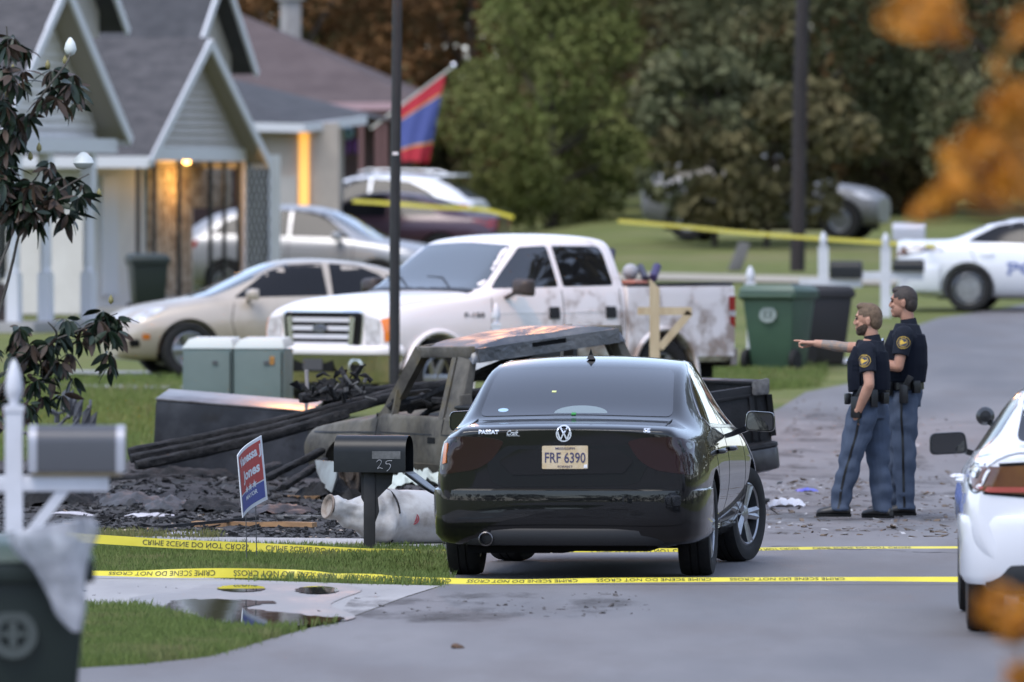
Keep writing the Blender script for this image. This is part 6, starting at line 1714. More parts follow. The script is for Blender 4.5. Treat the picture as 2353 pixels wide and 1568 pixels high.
# ---- pair of posts by the white pickup: painted finial post with black mailbox, raw wood post with brace
d = 111.0; zg = ground_z(0, d)
g = thing('mailbox_post', 'white finial post carrying a black mailbox, seen behind the burned cab', 'mailbox', (X(1140, d), d, zg))
zt = Zv(745, d) - zg
mb = MB(); mb.bbox((-.045, -.045, -.1), (.045, .045, zt)); finial(mb, 0, 0, zt - .02, .045); mb.build('post', M_whitepost, g, ang=35)
mailbox_body(g, (.52, 0, Zv(832, d) - zg), .62, .19, .24, 0, M_mbblack)
mb = MB(); mb.bbox((-.25, -.04, Zv(850, d) - zg), (.85, .04, Zv(833, d) - zg)); mb.build('crossarm', M_whitepost, g)
g = thing('wooden_post', 'raw pine post with crossarm and diagonal brace beside the muddy pickup', 'wooden post', (X(1505, d), d, zg))
zt = Zv(640, d) - zg
mb = MB(); mb.add([(-.055, -.045, -.1), (.055, -.045, -.1), (.055, .045, -.1), (-.055, .045, -.1), (-.055, -.045, zt), (.045, -.045, zt - .10), (.045, .045, zt - .10), (-.055, .045, zt)], [(0, 3, 2, 1), (4, 5, 6, 7), (0, 1, 5, 4), (1, 2, 6, 5), (2, 3, 7, 6), (3, 0, 4, 7)]); mb.build('post', M_wood, g)
mb = MB(); mb.bbox((-.18, -.04, Zv(724, d) - zg), (.38, .04, Zv(706, d) - zg)); mb.build('crossarm', M_wood, g)
mb = MB(); mb.bar((.05, 0, Zv(800, d) - zg), (.36, 0, Zv(718, d) - zg), .08, .075); mb.build('brace', M_wood, g)

# ---- far mailboxes by the police sedan
for vx, vt, bx0, bx1, by0, by1, dd, lab in ((1892, 548, 1908, 1980, 600, 640, 158, 'far black mailbox on a white finial post, left of a pair'), (2035, 550, 2052, 2122, 596, 624, 163, 'far black mailbox on a white finial post next to the police sedan')):
    x0 = X(vx, dd); zg = ground_z(x0, dd); g = thing('mailbox_post', lab, 'mailbox', (x0, dd, zg), 0, 'far mailboxes on white posts')
    zt = Zv(vt, dd) - zg - .12
    mb = MB(); mb.bbox((-.075, -.06, -.1), (.075, .06, zt)); finial(mb, 0, 0, zt - .02, .06); mb.build('post', M_whitepost, g, ang=35)
    zb = Zv(by1, dd) - zg
    mailbox_body(g, ((bx0 + bx1) / 2 * dd / FV - 1176.5 * dd / FV - x0, 0, zb), (bx1 - bx0) * dd / FV, .22, Zv(by0, dd) - Zv(by1, dd), R(-8), M_mbblack)
    mb = MB(); mb.bbox((-.35 if vx < 2000 else -.4, -.04, zb - .13), ((bx1 - vx) * dd / FV, .04, zb - .003)); mb.build('crossarm', M_whitepost, g)
    mb = MB(); mb.bar((.03, 0, zb - .55), (.34, 0, zb - .08), .06, .08); mb.build('brace', M_whitepost, g)
dd = 176.0; x0 = X(2088, dd); zg = ground_z(x0, dd)
g = thing('mailbox_post', 'pale grey mailbox on a thin dark post beyond the others', 'mailbox', (x0, dd, zg)); zb = Zv(553, dd) - zg
mb = MB(); mb.tube([(0, 0, -.1), (0, 0, zb)], .035, 8); mb.build('post', M_iron, g)
mailbox_body(g, (0, 0, zb), .52, .24, .29, R(-5), mat('pale_mailbox', (.42, .42, .47), .4, metal=.2))
dd = 141.0; x0 = X(1724, dd); zg = ground_z(x0, dd); zt = Zv(650, dd) - zg
mb = MB(); mb.bbox((-.045, -.045, -.1), (.045, .045, zt)); finial(mb, 0, 0, zt - .02, .06)
tag(mb.build('fence_post', M_whitepost, None, ang=35), 'white finial post rising behind the green wheeled bin', 'post').location = (x0, dd, zg)
q = gpt(1690, 622)
mb = MB(); mb.add([(-.14, -.05, 0), (.10, -.05, 0), (.26, -.05, .47), (.06, -.05, .50), (-.14, .05, 0), (.10, .05, 0), (.26, .05, .47), (.06, .05, .50)], [(0, 1, 2, 3), (4, 7, 6, 5), (0, 4, 5, 1), (1, 5, 6, 2), (2, 6, 7, 3), (3, 7, 4, 0)])
tag(mb.build('marker_post', mat('weathered_grey', (.18, .17, .17), .8, color2=(.13, .125, .12), scale=6), None, bevel=.01), 'short grey marker leaning on the far lawn', 'marker').location = (q[0], q[1], ground_z(*q))

# ---- wheeled bins
def bin_(name, label, loc, rz, m, mlid, logo=True, sc=1.0, group=None):
    t = thing(name, label, 'wheeled bin', loc, rz, group); t.scale = (sc, sc, sc)
    def taper(w0, d0, w1, d1, z0, z1): return [(-w0, -d0, z0), (w0, -d0, z0), (w0, d0, z0), (-w0, d0, z0), (-w1, -d1, z1), (w1, -d1, z1), (w1, d1, z1), (-w1, d1, z1)]
    F = [(3, 2, 1, 0), (4, 5, 6, 7), (0, 1, 5, 4), (1, 2, 6, 5), (2, 3, 7, 6), (3, 0, 4, 7)]
    mb = MB(); mb.add(taper(.22, .25, .29, .36, .03, .96), F); mb.build('bin_body', m, t, bevel=.03)
    mb = MB(); mb.add(taper(.315, .385, .315, .385, .90, .975), F); mb.build('rim', m, t, bevel=.012)
    mb = MB(); mb.add([(-.325, -.40, .977), (.325, -.40, .977), (.325, .40, .977), (-.325, .40, .977), (-.28, -.33, 1.05), (.28, -.33, 1.05), (.28, .36, 1.07), (-.28, .36, 1.07)], F); mb.build('lid', mlid, t, bevel=.025)
    mb = MB(); mb.tube([(-.30, .44, .93), (.30, .44, .93)], .018, 8); mb.bar((-.27, .36, .90), (-.27, .44, .93), .03, .05); mb.bar((.27, .36, .90), (.27, .44, .93), .03, .05); mb.build('handle', m, t)
    for s in (1, -1):
        mb = MB(); mb.lathe([(.03, -.03), (.13, -.03), (.14, -.02), (.14, .02), (.13, .03), (.03, .03)], 20, Matrix.Translation((s * .27, .25, .14)) @ Matrix.Rotation(PI / 2, 4, 'Y')); mb.build('wheel', M_rubber, t, ang=40)
    if logo:
        for yy in (-1, 1):
            mb = MB(); M = Matrix.Translation((0, yy * .345, .70)) @ Matrix.Rotation(-yy * R(83.5), 4, 'X')
            mb.lathe([(.055, 0), (.095, 0), (.095, .004), (.055, .004)], 24, M, close=True); mb.box((0, 0, .002), (.03, .10, .004), M); mb.box((0, 0, .0025), (.10, .02, .004), M); mb.build('stamped_crest', (mat('crest_grey', (.24, .28, .26), .6) if m is M_bing else mat('crest_dark', (.045, .055, .05), .6)), t)
    return t
M_bing = mat('green_bin_plastic', (.040, .085, .050), .5, color2=(.034, .072, .043), scale=3)
M_binlid = mat('green_bin_lid', (.06, .105, .075), .45)
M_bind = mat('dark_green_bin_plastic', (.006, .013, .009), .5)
M_binb = mat('black_bin_plastic', (.014, .013, .015), .5)
dd = 136.0; x0 = X(1790, dd)
bin_('wheeled_bin', 'green wheeled bin with a pale crest at the grass edge', (x0, dd, ground_z(x0, dd)), R(158), M_bing, M_binlid, sc=1.0).scale = (1.2, 1.15, 1.02)
dd = 138.0; x0 = X(1888, dd)
bin_('wheeled_bin', 'black wheeled bin tucked behind the green one', (x0, dd, ground_z(x0, dd)), R(100), M_binb, M_binb, logo=False, sc=.98)
dd = 172.0; x0 = X(340, dd)
bin_('wheeled_bin', 'dark green wheeled bin beside the porch', (x0, dd, ground_z(x0, dd)), R(10), mat('porch_bin_plastic', (.010, .018, .014), .5), mat('porch_bin_lid', (.014, .024, .019), .5), logo=False)  # dark green is the bin's own colour
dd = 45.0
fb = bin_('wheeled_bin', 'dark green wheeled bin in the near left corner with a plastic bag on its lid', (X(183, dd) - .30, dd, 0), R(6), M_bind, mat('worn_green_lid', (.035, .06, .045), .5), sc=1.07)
# plastic bag hanging from the lid corner
mb = MB(); rng = np.random.RandomState(4)
nz_, na = 22, 26; vs = []; fs = []
topw = .14
for i in range(nz_ + 1):
    u = i / nz_; z = .05 - u * .44
    w = (.15 * (1 - u) ** .8 + .015) * (1 + .15 * math.sin(u * 9)); cx = -.06 * (1 - u) + .05 * u
    for j in range(na):
        a = 2 * PI * j / na
        rr = 1 + .16 * noise.noise(Vector((math.cos(a) * 2, math.sin(a) * 2, u * 5))) + .08 * math.sin(5 * a + 6 * u)
        vs.append((cx + w * rr * math.cos(a), -.05 + w * .45 * rr * math.sin(a), z + .03 * math.cos(a) * (1 - u)))
for i in range(nz_):
    for j in range(na): fs.append((i * na + j, i * na + (j + 1) % na, (i + 1) * na + (j + 1) % na, (i + 1) * na + j))
fs.append(tuple(range(na))); mb.add(vs, fs)
bag = mb.build('plastic_bag', mat('thin_white_plastic', (.62, .62, .66), .35, spec=.4, alpha=.62, color2=(.28, .29, .31), scale=9, detail=5, bump=.006, bump_scale=25), None, ang=80)
tag(bag, 'crumpled translucent white plastic bag draped over the bin corner', 'plastic bag').location = (X(150, 44.6), 44.52, Zv(1232, 44.6))

# ---- election yard sign
d = 75.3
ys_ = thing('yard_sign', 'red and blue election yard sign lettered Vanessa J Jones in the grass', 'yard sign', (X(585, d), d, 0))
P00 = Vector((X(558, d - .28) - X(585, d), -.28, Zv(1190, d - .28))); P10 = Vector((X(615, d + .28) - X(585, d), .28, Zv(1148, d + .28)))
P01 = Vector((X(546, d - .28) - X(585, d), -.28, Zv(1047, d - .28))); P11 = Vector((X(601, d + .28) - X(585, d), .28, Zv(1001, d + .28)))
def sg(u, v, o=0.0):
    q = (P00 * (1 - u) + P10 * u) * (1 - v) + (P01 * (1 - u) + P11 * u) * v
    nn = (P10 - P00).cross(P01 - P00).normalized()
    q = q + nn * (.03 * math.sin(PI * u) ) * (-1)
    return q - nn * (-o)
def sg_quad(name, u0, u1, v0, v1, o, m, parent, nu=8):
    vs = []; fs = []
    for i in range(nu + 1):
        u = u0 + (u1 - u0) * i / nu; vs += [tuple(sg(u, v0, o)), tuple(sg(u, v1, o))]
    fs = [(2 * i, 2 * i + 2, 2 * i + 3, 2 * i + 1) for i in range(nu)]
    me = bpy.data.meshes.new(name); me.from_pydata(vs, [], fs); return link(name, me, m, parent)
nn0 = (P10 - P00).cross(P01 - P00).normalized(); sgn = 1 if nn0.y < 0 else -1
M_sw = mat('sign_white', (.66, .67, .70), .5); M_sr = mat('sign_red', (.42, .035, .03), .5); M_sb = mat('sign_blue', (.045, .06, .27), .5)
mb = MB()
for i in range(8):
    u0, u1 = i / 8, (i + 1) / 8
    vs = [sg(u0, 0, 0), sg(u1, 0, 0), sg(u1, 1, 0), sg(u0, 1, 0), sg(u0, 0, -.006 * sgn), sg(u1, 0, -.006 * sgn), sg(u1, 1, -.006 * sgn), sg(u0, 1, -.006 * sgn)]
    mb.add([tuple(v) for v in vs], [(0, 1, 2, 3), (4, 7, 6, 5), (0, 4, 5, 1), (2, 6, 7, 3)] + ([(0, 3, 7, 4)] if i == 0 else []) + ([(1, 5, 6, 2)] if i == 7 else []))
panel = mb.build('panel', M_sw, ys_)
sg_quad('red_field', .055, .945, .335, .95, .002 * sgn, M_sr, panel)
sg_quad('blue_field', .055, .945, .06, .315, .002 * sgn, M_sb, panel)
def sg_text(string, u0, u1, v0, v1, bold=.0):
    v2, fs, _ = text_mesh(string, bold)
    me = bpy.data.meshes.new('lettering'); me.from_pydata([tuple(sg(u0 + (u1 - u0) * a, v0 + (v1 - v0) * b, .004 * sgn)) for a, b in v2], [], fs); return link('lettering', me, M_sw, panel)
sg_text('Vanessa J', .10, .93, .70, .90, .035); sg_text('Jones', .24, .86, .44, .655, .035); sg_text('MAYOR', .30, .74, .185, .255, .03)
for k in range(3):
    cx, cy = .36 + .15 * k, .345; pts = []
    for i in range(10):
        a = PI / 2 + i * PI / 5; r_ = (.075, .045) if i % 2 == 0 else (.03, .018); pts.append(tuple(sg(cx + r_[0] * math.cos(a), cy + r_[0] * math.sin(a), .005 * sgn)))
    me = bpy.data.meshes.new('star'); me.from_pydata(pts, [], [tuple(range(10))]); link('star', me, M_sw, panel)
for u in (.3, .7):
    b_ = sg(u, 0, 0); mb = MB(); mb.tube([(b_.x, b_.y, -.1), tuple(sg(u, .2, -.003 * sgn))], .004, 6); mb.build('wire_leg', M_mbgrey, ys_)

# ---- crime scene tape
M_tape = mat('yellow_tape', (.66, .56, .035), .35, spec=.5, color2=(.60, .50, .02), scale=3)
M_tapetx = mat('tape_print', (.02, .02, .012), .5)
def tape(label, pts, d0, mode, width=.064, phase=0.0, period=.88, text=True):
    """pts: (vx, vy_centre, d offset, tilt)"""
    P = []; T = []
    for vx, vy, dd, ti in pts:
        dist = d0 + dd; P.append(Vector((X(vx, dist), dist, max(Zv(vy, dist), ground_z(X(vx, dist), dist) + .010)))); T.append(ti)
    C = catmull(P, 10); n = len(C); tl = [T[min(i // 10, len(T) - 1)] * (1 - (i % 10) / 10) + T[min(i // 10 + 1, len(T) - 1)] * ((i % 10) / 10) for i in range(n)]
    L = [0]
    for i in range(1, n): L.append(L[-1] + (C[i] - C[i - 1]).length)
    def at(s, w, o=0.0):
        s = min(max(s, 0), L[-1] - 1e-6); i = 0
        lo, hi = 0, n - 2
        while lo < hi:
            m_ = (lo + hi + 1) // 2
            if L[m_] <= s: lo = m_
            else: hi = m_ - 1
        i = lo; f = (s - L[i]) / max(1e-9, L[i + 1] - L[i])
        c = C[i].lerp(C[i + 1], f); tt = tl[i] * (1 - f) + tl[i + 1] * f
        a = (C[i + 1] - C[i]).normalized(); up = Vector((0, math.sin(tt), math.cos(tt))); up = (up - a * up.dot(a)).normalized(); nn = a.cross(up)
        if nn.y > 0: nn = -nn
        return c + up * w * width + nn * o
    N = int(L[-1] / .06); vs = []; fs = []
    for i in range(N + 1):
        s = L[-1] * i / N; vs += [tuple(at(s, -.5)), tuple(at(s, 0, .002 * math.sin(s * 17))), tuple(at(s, .5))]
    for i in range(N): fs += [(3 * i, 3 * i + 3, 3 * i + 4, 3 * i + 1), (3 * i + 1, 3 * i + 4, 3 * i + 5, 3 * i + 2)]
    me = bpy.data.meshes.new('crime_scene_tape'); me.from_pydata(vs, [], fs); smooth_mesh(me, 180)
    o = link('crime_scene_tape', me, M_tape); tag(o, label, 'barrier tape')
    if text:
        v2, f2, _ = text_mesh('CRIME SCENE DO NOT CROSS', .0)
        s0 = phase; V = []; F = []
        while s0 < L[-1]:
            b = len(V)
            if s0 > 0 and s0 + period * .9 < L[-1]:
                for u, v in v2:
                    if mode == 'rot': uu, vv = 1 - u, 1 - v
                    elif mode == 'vflip': uu, vv = u, 1 - v
                    else: uu, vv = u, v
                    V.append(tuple(at(s0 + uu * period * .86, (vv - .5) * .58, .003)))
                F += [tuple(i + b for i in f) for f in f2]
            s0 += period
        me = bpy.data.meshes.new('print'); me.from_pydata(V, [], F); link('print', me, M_tapetx, o)['kind'] = 'stuff'
    return o
tape('yellow crime scene tape nearest the camera, running across the road behind the black sedan',
     [(150, 1316, .3, 1.15), (300, 1319, .2, 1.0), (420, 1318, .1, .35), (500, 1317, 0, .15), (600, 1318, 0, .15), (680, 1320, 0, .5), (760, 1323, -.2, 1.25), (860, 1328, -.4, .8), (960, 1334, -.5, .95), (1180, 1337, -.8, 1.12), (1400, 1334, -.8, 1.08), (1700, 1332, -.8, 1.15), (1950, 1331, -.8, 1.18), (2230, 1332, -.8, 1.0)], 72.0, 'rot', phase=.3)
tape('yellow crime scene tape running under the black sedan past the mailbox',
     [(150, 1234, .5, .2), (250, 1241, .4, .15), (400, 1250, .3, .15), (560, 1257, .3, .2), (700, 1263, .3, .4), (850, 1269, .5, .8), (1020, 1273, 1.0, .9), (1230, 1277, 1.3, .75), (1540, 1274, 1.4, .9), (1740, 1270, 1.7, 1.15), (1960, 1263, 2.1, 1.3), (2240, 1262, 2.2, 1.3)], 76.4, 'vflip', phase=-.30)
tape('far yellow crime scene tape stretched from porch to trees over parked cars', [(810, 462, 0, .2), (900, 468, -1, .3), (1000, 476, -1, .1), (1110, 482, -1, .2), (1180, 500, -1, .3)], 192.0, 'n', width=.065, text=False)
tape('far yellow crime scene tape stretched across the lawn to the police sedan', [(1420, 508, 10, .3), (1560, 520, 6, .2), (1700, 534, 2, .4), (1850, 546, -2, .2), (2000, 556, -6, .3), (2150, 566, -10, .3)], 175.0, 'n', width=.065, text=False)

# ---- load in the white pickup's bed
ld_ = thing('truck_load', 'jumble of tools and machine parts heaped in the white pickup bed', 'load', (X(1465, 120.0), 120.0, ground_z(0, 119.6) + .92), R(225))
cols = [(.03, .03, .05), (.45, .16, .10), (.5, .5, .52), (.04, .03, .10), (.10, .07, .05), (.35, .36, .38)]
random.seed(12)
for i in range(16):
    mb = MB(); c = cols[i % 6]; p = Vector((random.uniform(-.25, .45), random.uniform(-.45, .55), .05 + random.uniform(0, .75)))
    if i % 3 == 0: mb.tube([p, p + Vector((random.uniform(-.3, .3), random.uniform(-.3, .3), random.uniform(.0, .35)))], random.uniform(.03, .07), 8)
    elif i % 3 == 1: mb.box(tuple(p), (random.uniform(.1, .3), random.uniform(.1, .25), random.uniform(.08, .2)), Matrix.Rotation(random.uniform(-.5, .5), 4, 'X'))
    else: mb.ball(tuple(p), (.10, .08, .09))
    mb.build('tool', mat('load_%d' % (i % 6), c, .5), ld_)
mb = MB(); mb.box((0, 0, .25), (.7, 1.2, .5)); mb.build('crate', mat('load_4', (.1, .07, .05)), ld_)
# ================================================================== FIRE DEBRIS
M_sheetmetal = mat('scorched_enamel', (.026, .027, .032), .42, metal=.3, color2=(.09, .09, .098), scale=1.8, detail=9, lo=.42, hi=.75, color3=(.02, .018, .017), scale3=3.2, lo3=.55, hi3=.7, rough2=.6)
M_lidmetal = mat('bleached_lid', (.20, .185, .18), .3, metal=.6, color2=(.08, .065, .06), scale=4, detail=8)
M_rustmetal = mat('rusted_enamel', (.06, .055, .06), .6, metal=.3, color2=(.22, .12, .05), scale=3, detail=9, lo=.5, hi=.7)
M_whitefoam = mat('white_scrap', (.52, .50, .53), .7, color2=(.40, .38, .40), scale=6)
M_board = mat('scorched_pine', (.36, .20, .09), .75, color2=(.14, .08, .045), scale=2.5, detail=8, lo=.45, hi=.75, stretch=(1, 4, 4))
M_tank = mat('scorched_white_tank', (.42, .41, .395), .5, color2=(.20, .175, .15), scale=4.5, detail=9, lo=.42, hi=.68, color3=(.07, .06, .055), scale3=2.6, lo3=.57, hi3=.68, bump=.004, bump_scale=14)

M_roofing = mat('scorched_roofing', (.075, .075, .08), .6, metal=.2, color2=(.03, .03, .032), scale=7, detail=8, bump=.01, bump_scale=20)
def charbeam(name, label, p, q, w, h, sag=.0, group=None, m=None, n=26, top=True, parent=None, amp=.012):
    p, q = Vector(p), Vector(q); a = (q - p).normalized(); sd = a.cross(Vector((0, 0, 1))).normalized(); up = sd.cross(a)
    vs = []; fs = []; k = 12; L = (q - p).length
    for i in range(n + 1):
        u = i / n; c = p.lerp(q, u) - Vector((0, 0, sag * 4 * u * (1 - u)))
        for j in range(k):
            t = 2 * PI * j / k; ct, st_ = math.cos(t), math.sin(t); s_ = max(abs(ct), abs(st_)); cx, cz = ct / s_ * w / 2, st_ / s_ * h / 2
            nz_ = noise.noise(Vector((u * L * 7, cx * 30, cz * 30))) * amp + noise.noise(Vector((u * L * 25, cx * 60, cz * 60))) * amp * .4
            rr = 1 + nz_ / (w * .5) * .8
            if i in (0, n): rr *= .8 + .3 * noise.noise(Vector((j, i, 4)))
            vs.append(c + sd * cx * rr + up * cz * rr)
    for i in range(n):
        for j in range(k): fs.append((i * k + j, i * k + (j + 1) % k, (i + 1) * k + (j + 1) % k, (i + 1) * k + j))
    fs += [tuple(range(k)), tuple(n * k + j for j in range(k))]
    mb = MB(); mb.add(vs, fs); o = mb.build(name, m or M_char, parent, ang=50)
    if top and parent is None: tag(o, label, 'charred wood', group)
    return o
def P3(vx, vy, d): return (X(vx, d), d, Zv(vy, d))

charbeam('charred_beam', 'long charred beam lying from the ground up onto the burned pickup hood, uppermost', P3(296, 1040, 92.6), P3(945, 892, 93.4), .10, .085, .03, 'long charred beams leaning on the hood')
charbeam('charred_beam', 'long charred beam leaning on the burned pickup hood, middle one of three', P3(300, 1055, 92.3), P3(905, 910, 93.0), .10, .085, .035, 'long charred beams leaning on the hood')
charbeam('charred_beam', 'long charred beam leaning on the burned pickup hood, lowest of three', P3(312, 1070, 92.0), P3(800, 950, 92.6), .09, .085, .03, 'long charred beams leaning on the hood')
charbeam('charred_beam', 'charred beam crossing the burned pickup hood toward its windscreen', P3(690, 915, 93.6), P3(1060, 882, 94.2), .10, .09, .0, 'charred beams on the pickup hood')
charbeam('charred_beam', 'thick charred log lying on the ash before the metal chest', P3(262, 1108, 94.0), P3(560, 1112, 95.0), .17, .14, 0, amp=.03)
charbeam('charred_beam', 'thin charred beam propped against the pickup front, upper', P3(610, 1100, 91.0), P3(742, 1036, 91.6), .07, .06, 0, 'charred beams by the pickup front')
charbeam('charred_beam', 'thin charred beam propped against the pickup front, lower', P3(650, 1120, 90.2), P3(748, 1058, 91.2), .07, .06, 0, 'charred beams by the pickup front')
charbeam('charred_beam', 'short charred beam at the foot of the chest', P3(560, 1095, 93.5), P3(640, 1070, 95), .09, .08, 0)
# burned wad on the hood
mb = MB(); random.seed(21)
for i in range(46):
    p = Vector((random.gauss(0, .13), random.gauss(0, .14), random.uniform(-.08, .16))); q = p + Vector((random.uniform(-.12, .12), random.uniform(-.1, .1), random.uniform(-.05, .11)))
    if i % 2: mb.tube([p, (p + q) / 2 + Vector((0, 0, .03)), q], [random.uniform(.012, .03), random.uniform(.01, .025), .004], 5)
    else: mb.add([tuple(p), tuple(q), tuple(q + Vector((random.uniform(-.07, .07), random.uniform(-.05, .05), random.uniform(.0, .07)))), tuple(p + Vector((random.uniform(-.05, .05), .02, random.uniform(.02, .07))))], [(0, 1, 2, 3)])
tag(mb.build('burned_wreckage', M_char, None, fix=False), 'tangled black burned wad heaped on the pickup hood', 'wreckage', kind='stuff').location = P3(778, 905, 92.8)
mb = MB(); random.seed(22)
for i in range(10):
    p = Vector((random.uniform(-.2, .2), random.uniform(-.1, .1), random.uniform(-.03, .1))); mb.tube([p, p + Vector((random.uniform(-.1, .1), 0, random.uniform(-.05, .08)))], random.uniform(.008, .02), 5)
tag(mb.build('ash_flakes', M_ashgrey, None, fix=False), 'pale grey ash flakes clinging to the burned wad', 'ash', kind='stuff').location = P3(790, 905, 92.5)
mb = MB(); mb.tube([(0, 0, 0), (.01, 0, .25), (.005, 0, .42)], [.017, .016, .018], 8)
tag(mb.build('standing_pipe', mat('scorched_pipe', (.16, .15, .15), .6, color2=(.38, .33, .31), scale=14), None, ang=50), 'short pale pipe sticking up behind the charred beams', 'pipe').location = P3(703, 958, 96)

# ---- metal chest and smaller rusty cabinet
d = 98.6
ch = thing('metal_chest', 'large scorched metal chest lying under the charred beams', 'metal chest', (X(540, d), d, .0), rot=(R(7), R(4.5), R(-9)))
w, dp, h = 1.42, .62, .70
mb = MB(); mb.bbox((-w / 2, -dp / 2, -.05), (w / 2, dp / 2, h)); bm_ = mb.mesh('chest_body', bevel=.012); link('chest_body', bm_, M_sheetmetal, ch)
mb = MB(); mb.bbox((-w / 2 - .006, -dp / 2 - .006, h + .001), (w / 2 + .006, dp / 2 + .006, h + .022)); mb.build('lid', M_lidmetal, ch, bevel=.006)
mb = MB(); mb.box((-w / 2 - .004, 0, h / 2), (.008, dp - .06, h - .06)); mb.build('side_panel', M_char, ch)
d = 99.6
c2 = thing('metal_cabinet', 'small rust-streaked metal cabinet between the chest and the burned pickup', 'metal cabinet', (X(712, d), d, 0), R(-6))
mb = MB(); mb.bbox((-.20, -.28, 0), (.20, .28, .52)); mb.build('cabinet', M_rustmetal, c2, bevel=.012)
mb = MB(); mb.bbox((-.205, -.285, .521), (.205, .285, .535)); mb.build('top', M_lidmetal, c2)

# ---- crushed water heater
d = 79.6
tk = thing('water_heater_tank', 'crushed white water heater tank lying beside the black sedan', 'water heater', (0, 0, 0))
a0 = Vector(P3(757, 1165, d - .35)); a1 = Vector(P3(845, 1186, d - .2)); a2 = Vector(P3(930, 1190, d)); a3 = Vector(P3(1085, 1197, d + .25))
path = catmull([a0, a1, a2, a3], 12); n = len(path); na = 40; vs = []; fs = []
for i, c in enumerate(path):
    u = i / (n - 1); rad = interp([(0, .085), (.05, .092), (.10, .078), (.20, .105), (.34, .175), (.42, .20), (.46, .195), (.5, .205), (1, .205)], u)
    a = (path[min(i + 1, n - 1)] - path[max(i - 1, 0)]).normalized(); sd = a.cross(Vector((0, 0, 1))).normalized(); up = sd.cross(a)
    for j in range(na):
        t = 2 * PI * j / na
        dent = .42 * noise.noise(Vector((u * 6, math.cos(t) * 1.2, math.sin(t) * 1.2 + 3))) * math.exp(-((u - .32) / .24) ** 2) + .28 * noise.noise(Vector((u * 15, math.cos(t) * 2, math.sin(t) * 2)))  * math.exp(-((u - .2) / .25) ** 2)
        dent += -.28 * math.exp(-((u - .22) / .08) ** 2) * max(0, math.sin(t)) + .25 * math.exp(-((u - .33) / .035) ** 2) * max(0, math.sin(t)) ** 3
        rr = rad * (1 + dent); q = c + sd * rr * math.cos(t) + up * rr * math.sin(t)
        q.z = max(q.z, .012); vs.append(q)
for i in range(n - 1):
    for j in range(na): fs.append((i * na + j, i * na + (j + 1) % na, (i + 1) * na + (j + 1) % na, (i + 1) * na + j))
fs.append(tuple((n - 1) * na + j for j in range(na)))
mb = MB(); mb.add([tuple(v) for v in vs], fs); mb.build('tank', M_tank, tk, ang=70)
a = (path[1] - path[0]).normalized(); rot = a.to_track_quat('Z', 'Y').to_matrix().to_4x4(); M = Matrix.Translation(path[0]) @ rot
mb = MB(); mb.lathe([(.083, .0), (.094, -.012), (.088, -.022), (.07, -.016), (.062, .02), (.058, .16), (0, .17)], 24, M); mb.build('neck', mat('rusty_neck', (.30, .26, .22), .6, color2=(.13, .075, .05), scale=9), tk, ang=60)
mb = MB(); mb.lathe([(0, .09), (.06, .085)], 18, M); mb.build('burner', mat('rusty_inside', (.06, .03, .018), .9), tk)
c = path[int(n * .70)]
mb = MB(); M = Matrix.Translation(c + Vector((.03, -.2, .0))) @ Matrix.Rotation(PI / 2, 4, 'X') @ Matrix.Rotation(R(-6), 4, 'X'); mb.lathe([(0, .006), (.03, .006), (.03, 0)], 18, M); lg_ = mb.build('maker_logo', mat('dull_red_print', (.20, .03, .04), .6), tk)
mb = MB(); mb.lathe([(.034, .004), (.044, .004), (.044, 0), (.034, 0)], 22, M, close=True); mb.build('logo_ring', MATS['dull_red_print'], lg_)
mb = MB(); nn_ = 30; c3 = path[int(n * .47)]; a = (path[int(n * .47) + 1] - path[int(n * .47)]).normalized(); sd = a.cross(Vector((0, 0, 1))).normalized(); up = sd.cross(a)
mb.tube([c3 + sd * .212 * math.cos(t) + up * .212 * math.sin(t) for t in np.linspace(.15, 2 * PI - .9, nn_)], .008, 6); mb.build('torn_seam', M_char, tk, ang=60)

# ---- larger loose pieces, each its own
def plank(name, label, vx0, vy0, vx1, vy1, w, h, m, cat, group=None, lift=0.0, roll=0.0):
    p = gp(vx0, vy0); q = gp(vx1, vy1); mb = MB()
    mb.bar((p[0], p[1], h / 2 + .01 + lift), (q[0], q[1], h / 2 + .015 + lift), w, h, up=(0, math.sin(roll), math.cos(roll)))
    me = mb.mesh(name); bm = bmesh.new(); bm.from_mesh(me); bmesh.ops.subdivide_edges(bm, edges=bm.edges, cuts=3, use_grid_fill=True); bm.to_mesh(me); bm.free()
    crumple(me, .008, 6, vx0); o = link(name, me, m); return tag(o, label, cat, group)
plank('pine_board', 'long scorched pine board lying across the front of the burned lot', 445, 1212, 722, 1216, .09, .038, M_board, 'board')
plank('pine_board', 'short orange pine board behind the yard sign', 522, 1148, 720, 1158, .12, .05, M_board, 'board')
plank('pine_board', 'thin blackened strip of wood crossing the long pine board', 372, 1226, 592, 1208, .03, .025, M_char, 'board', lift=.03)
plank('pine_board', 'pale broken slat at the left edge of the burned lot', 225, 1232, 305, 1226, .08, .02, M_wood, 'board')
plank('pine_board', 'grey plank lying near the crushed tank', 640, 1192, 760, 1196, .10, .02, M_ashgrey, 'board')
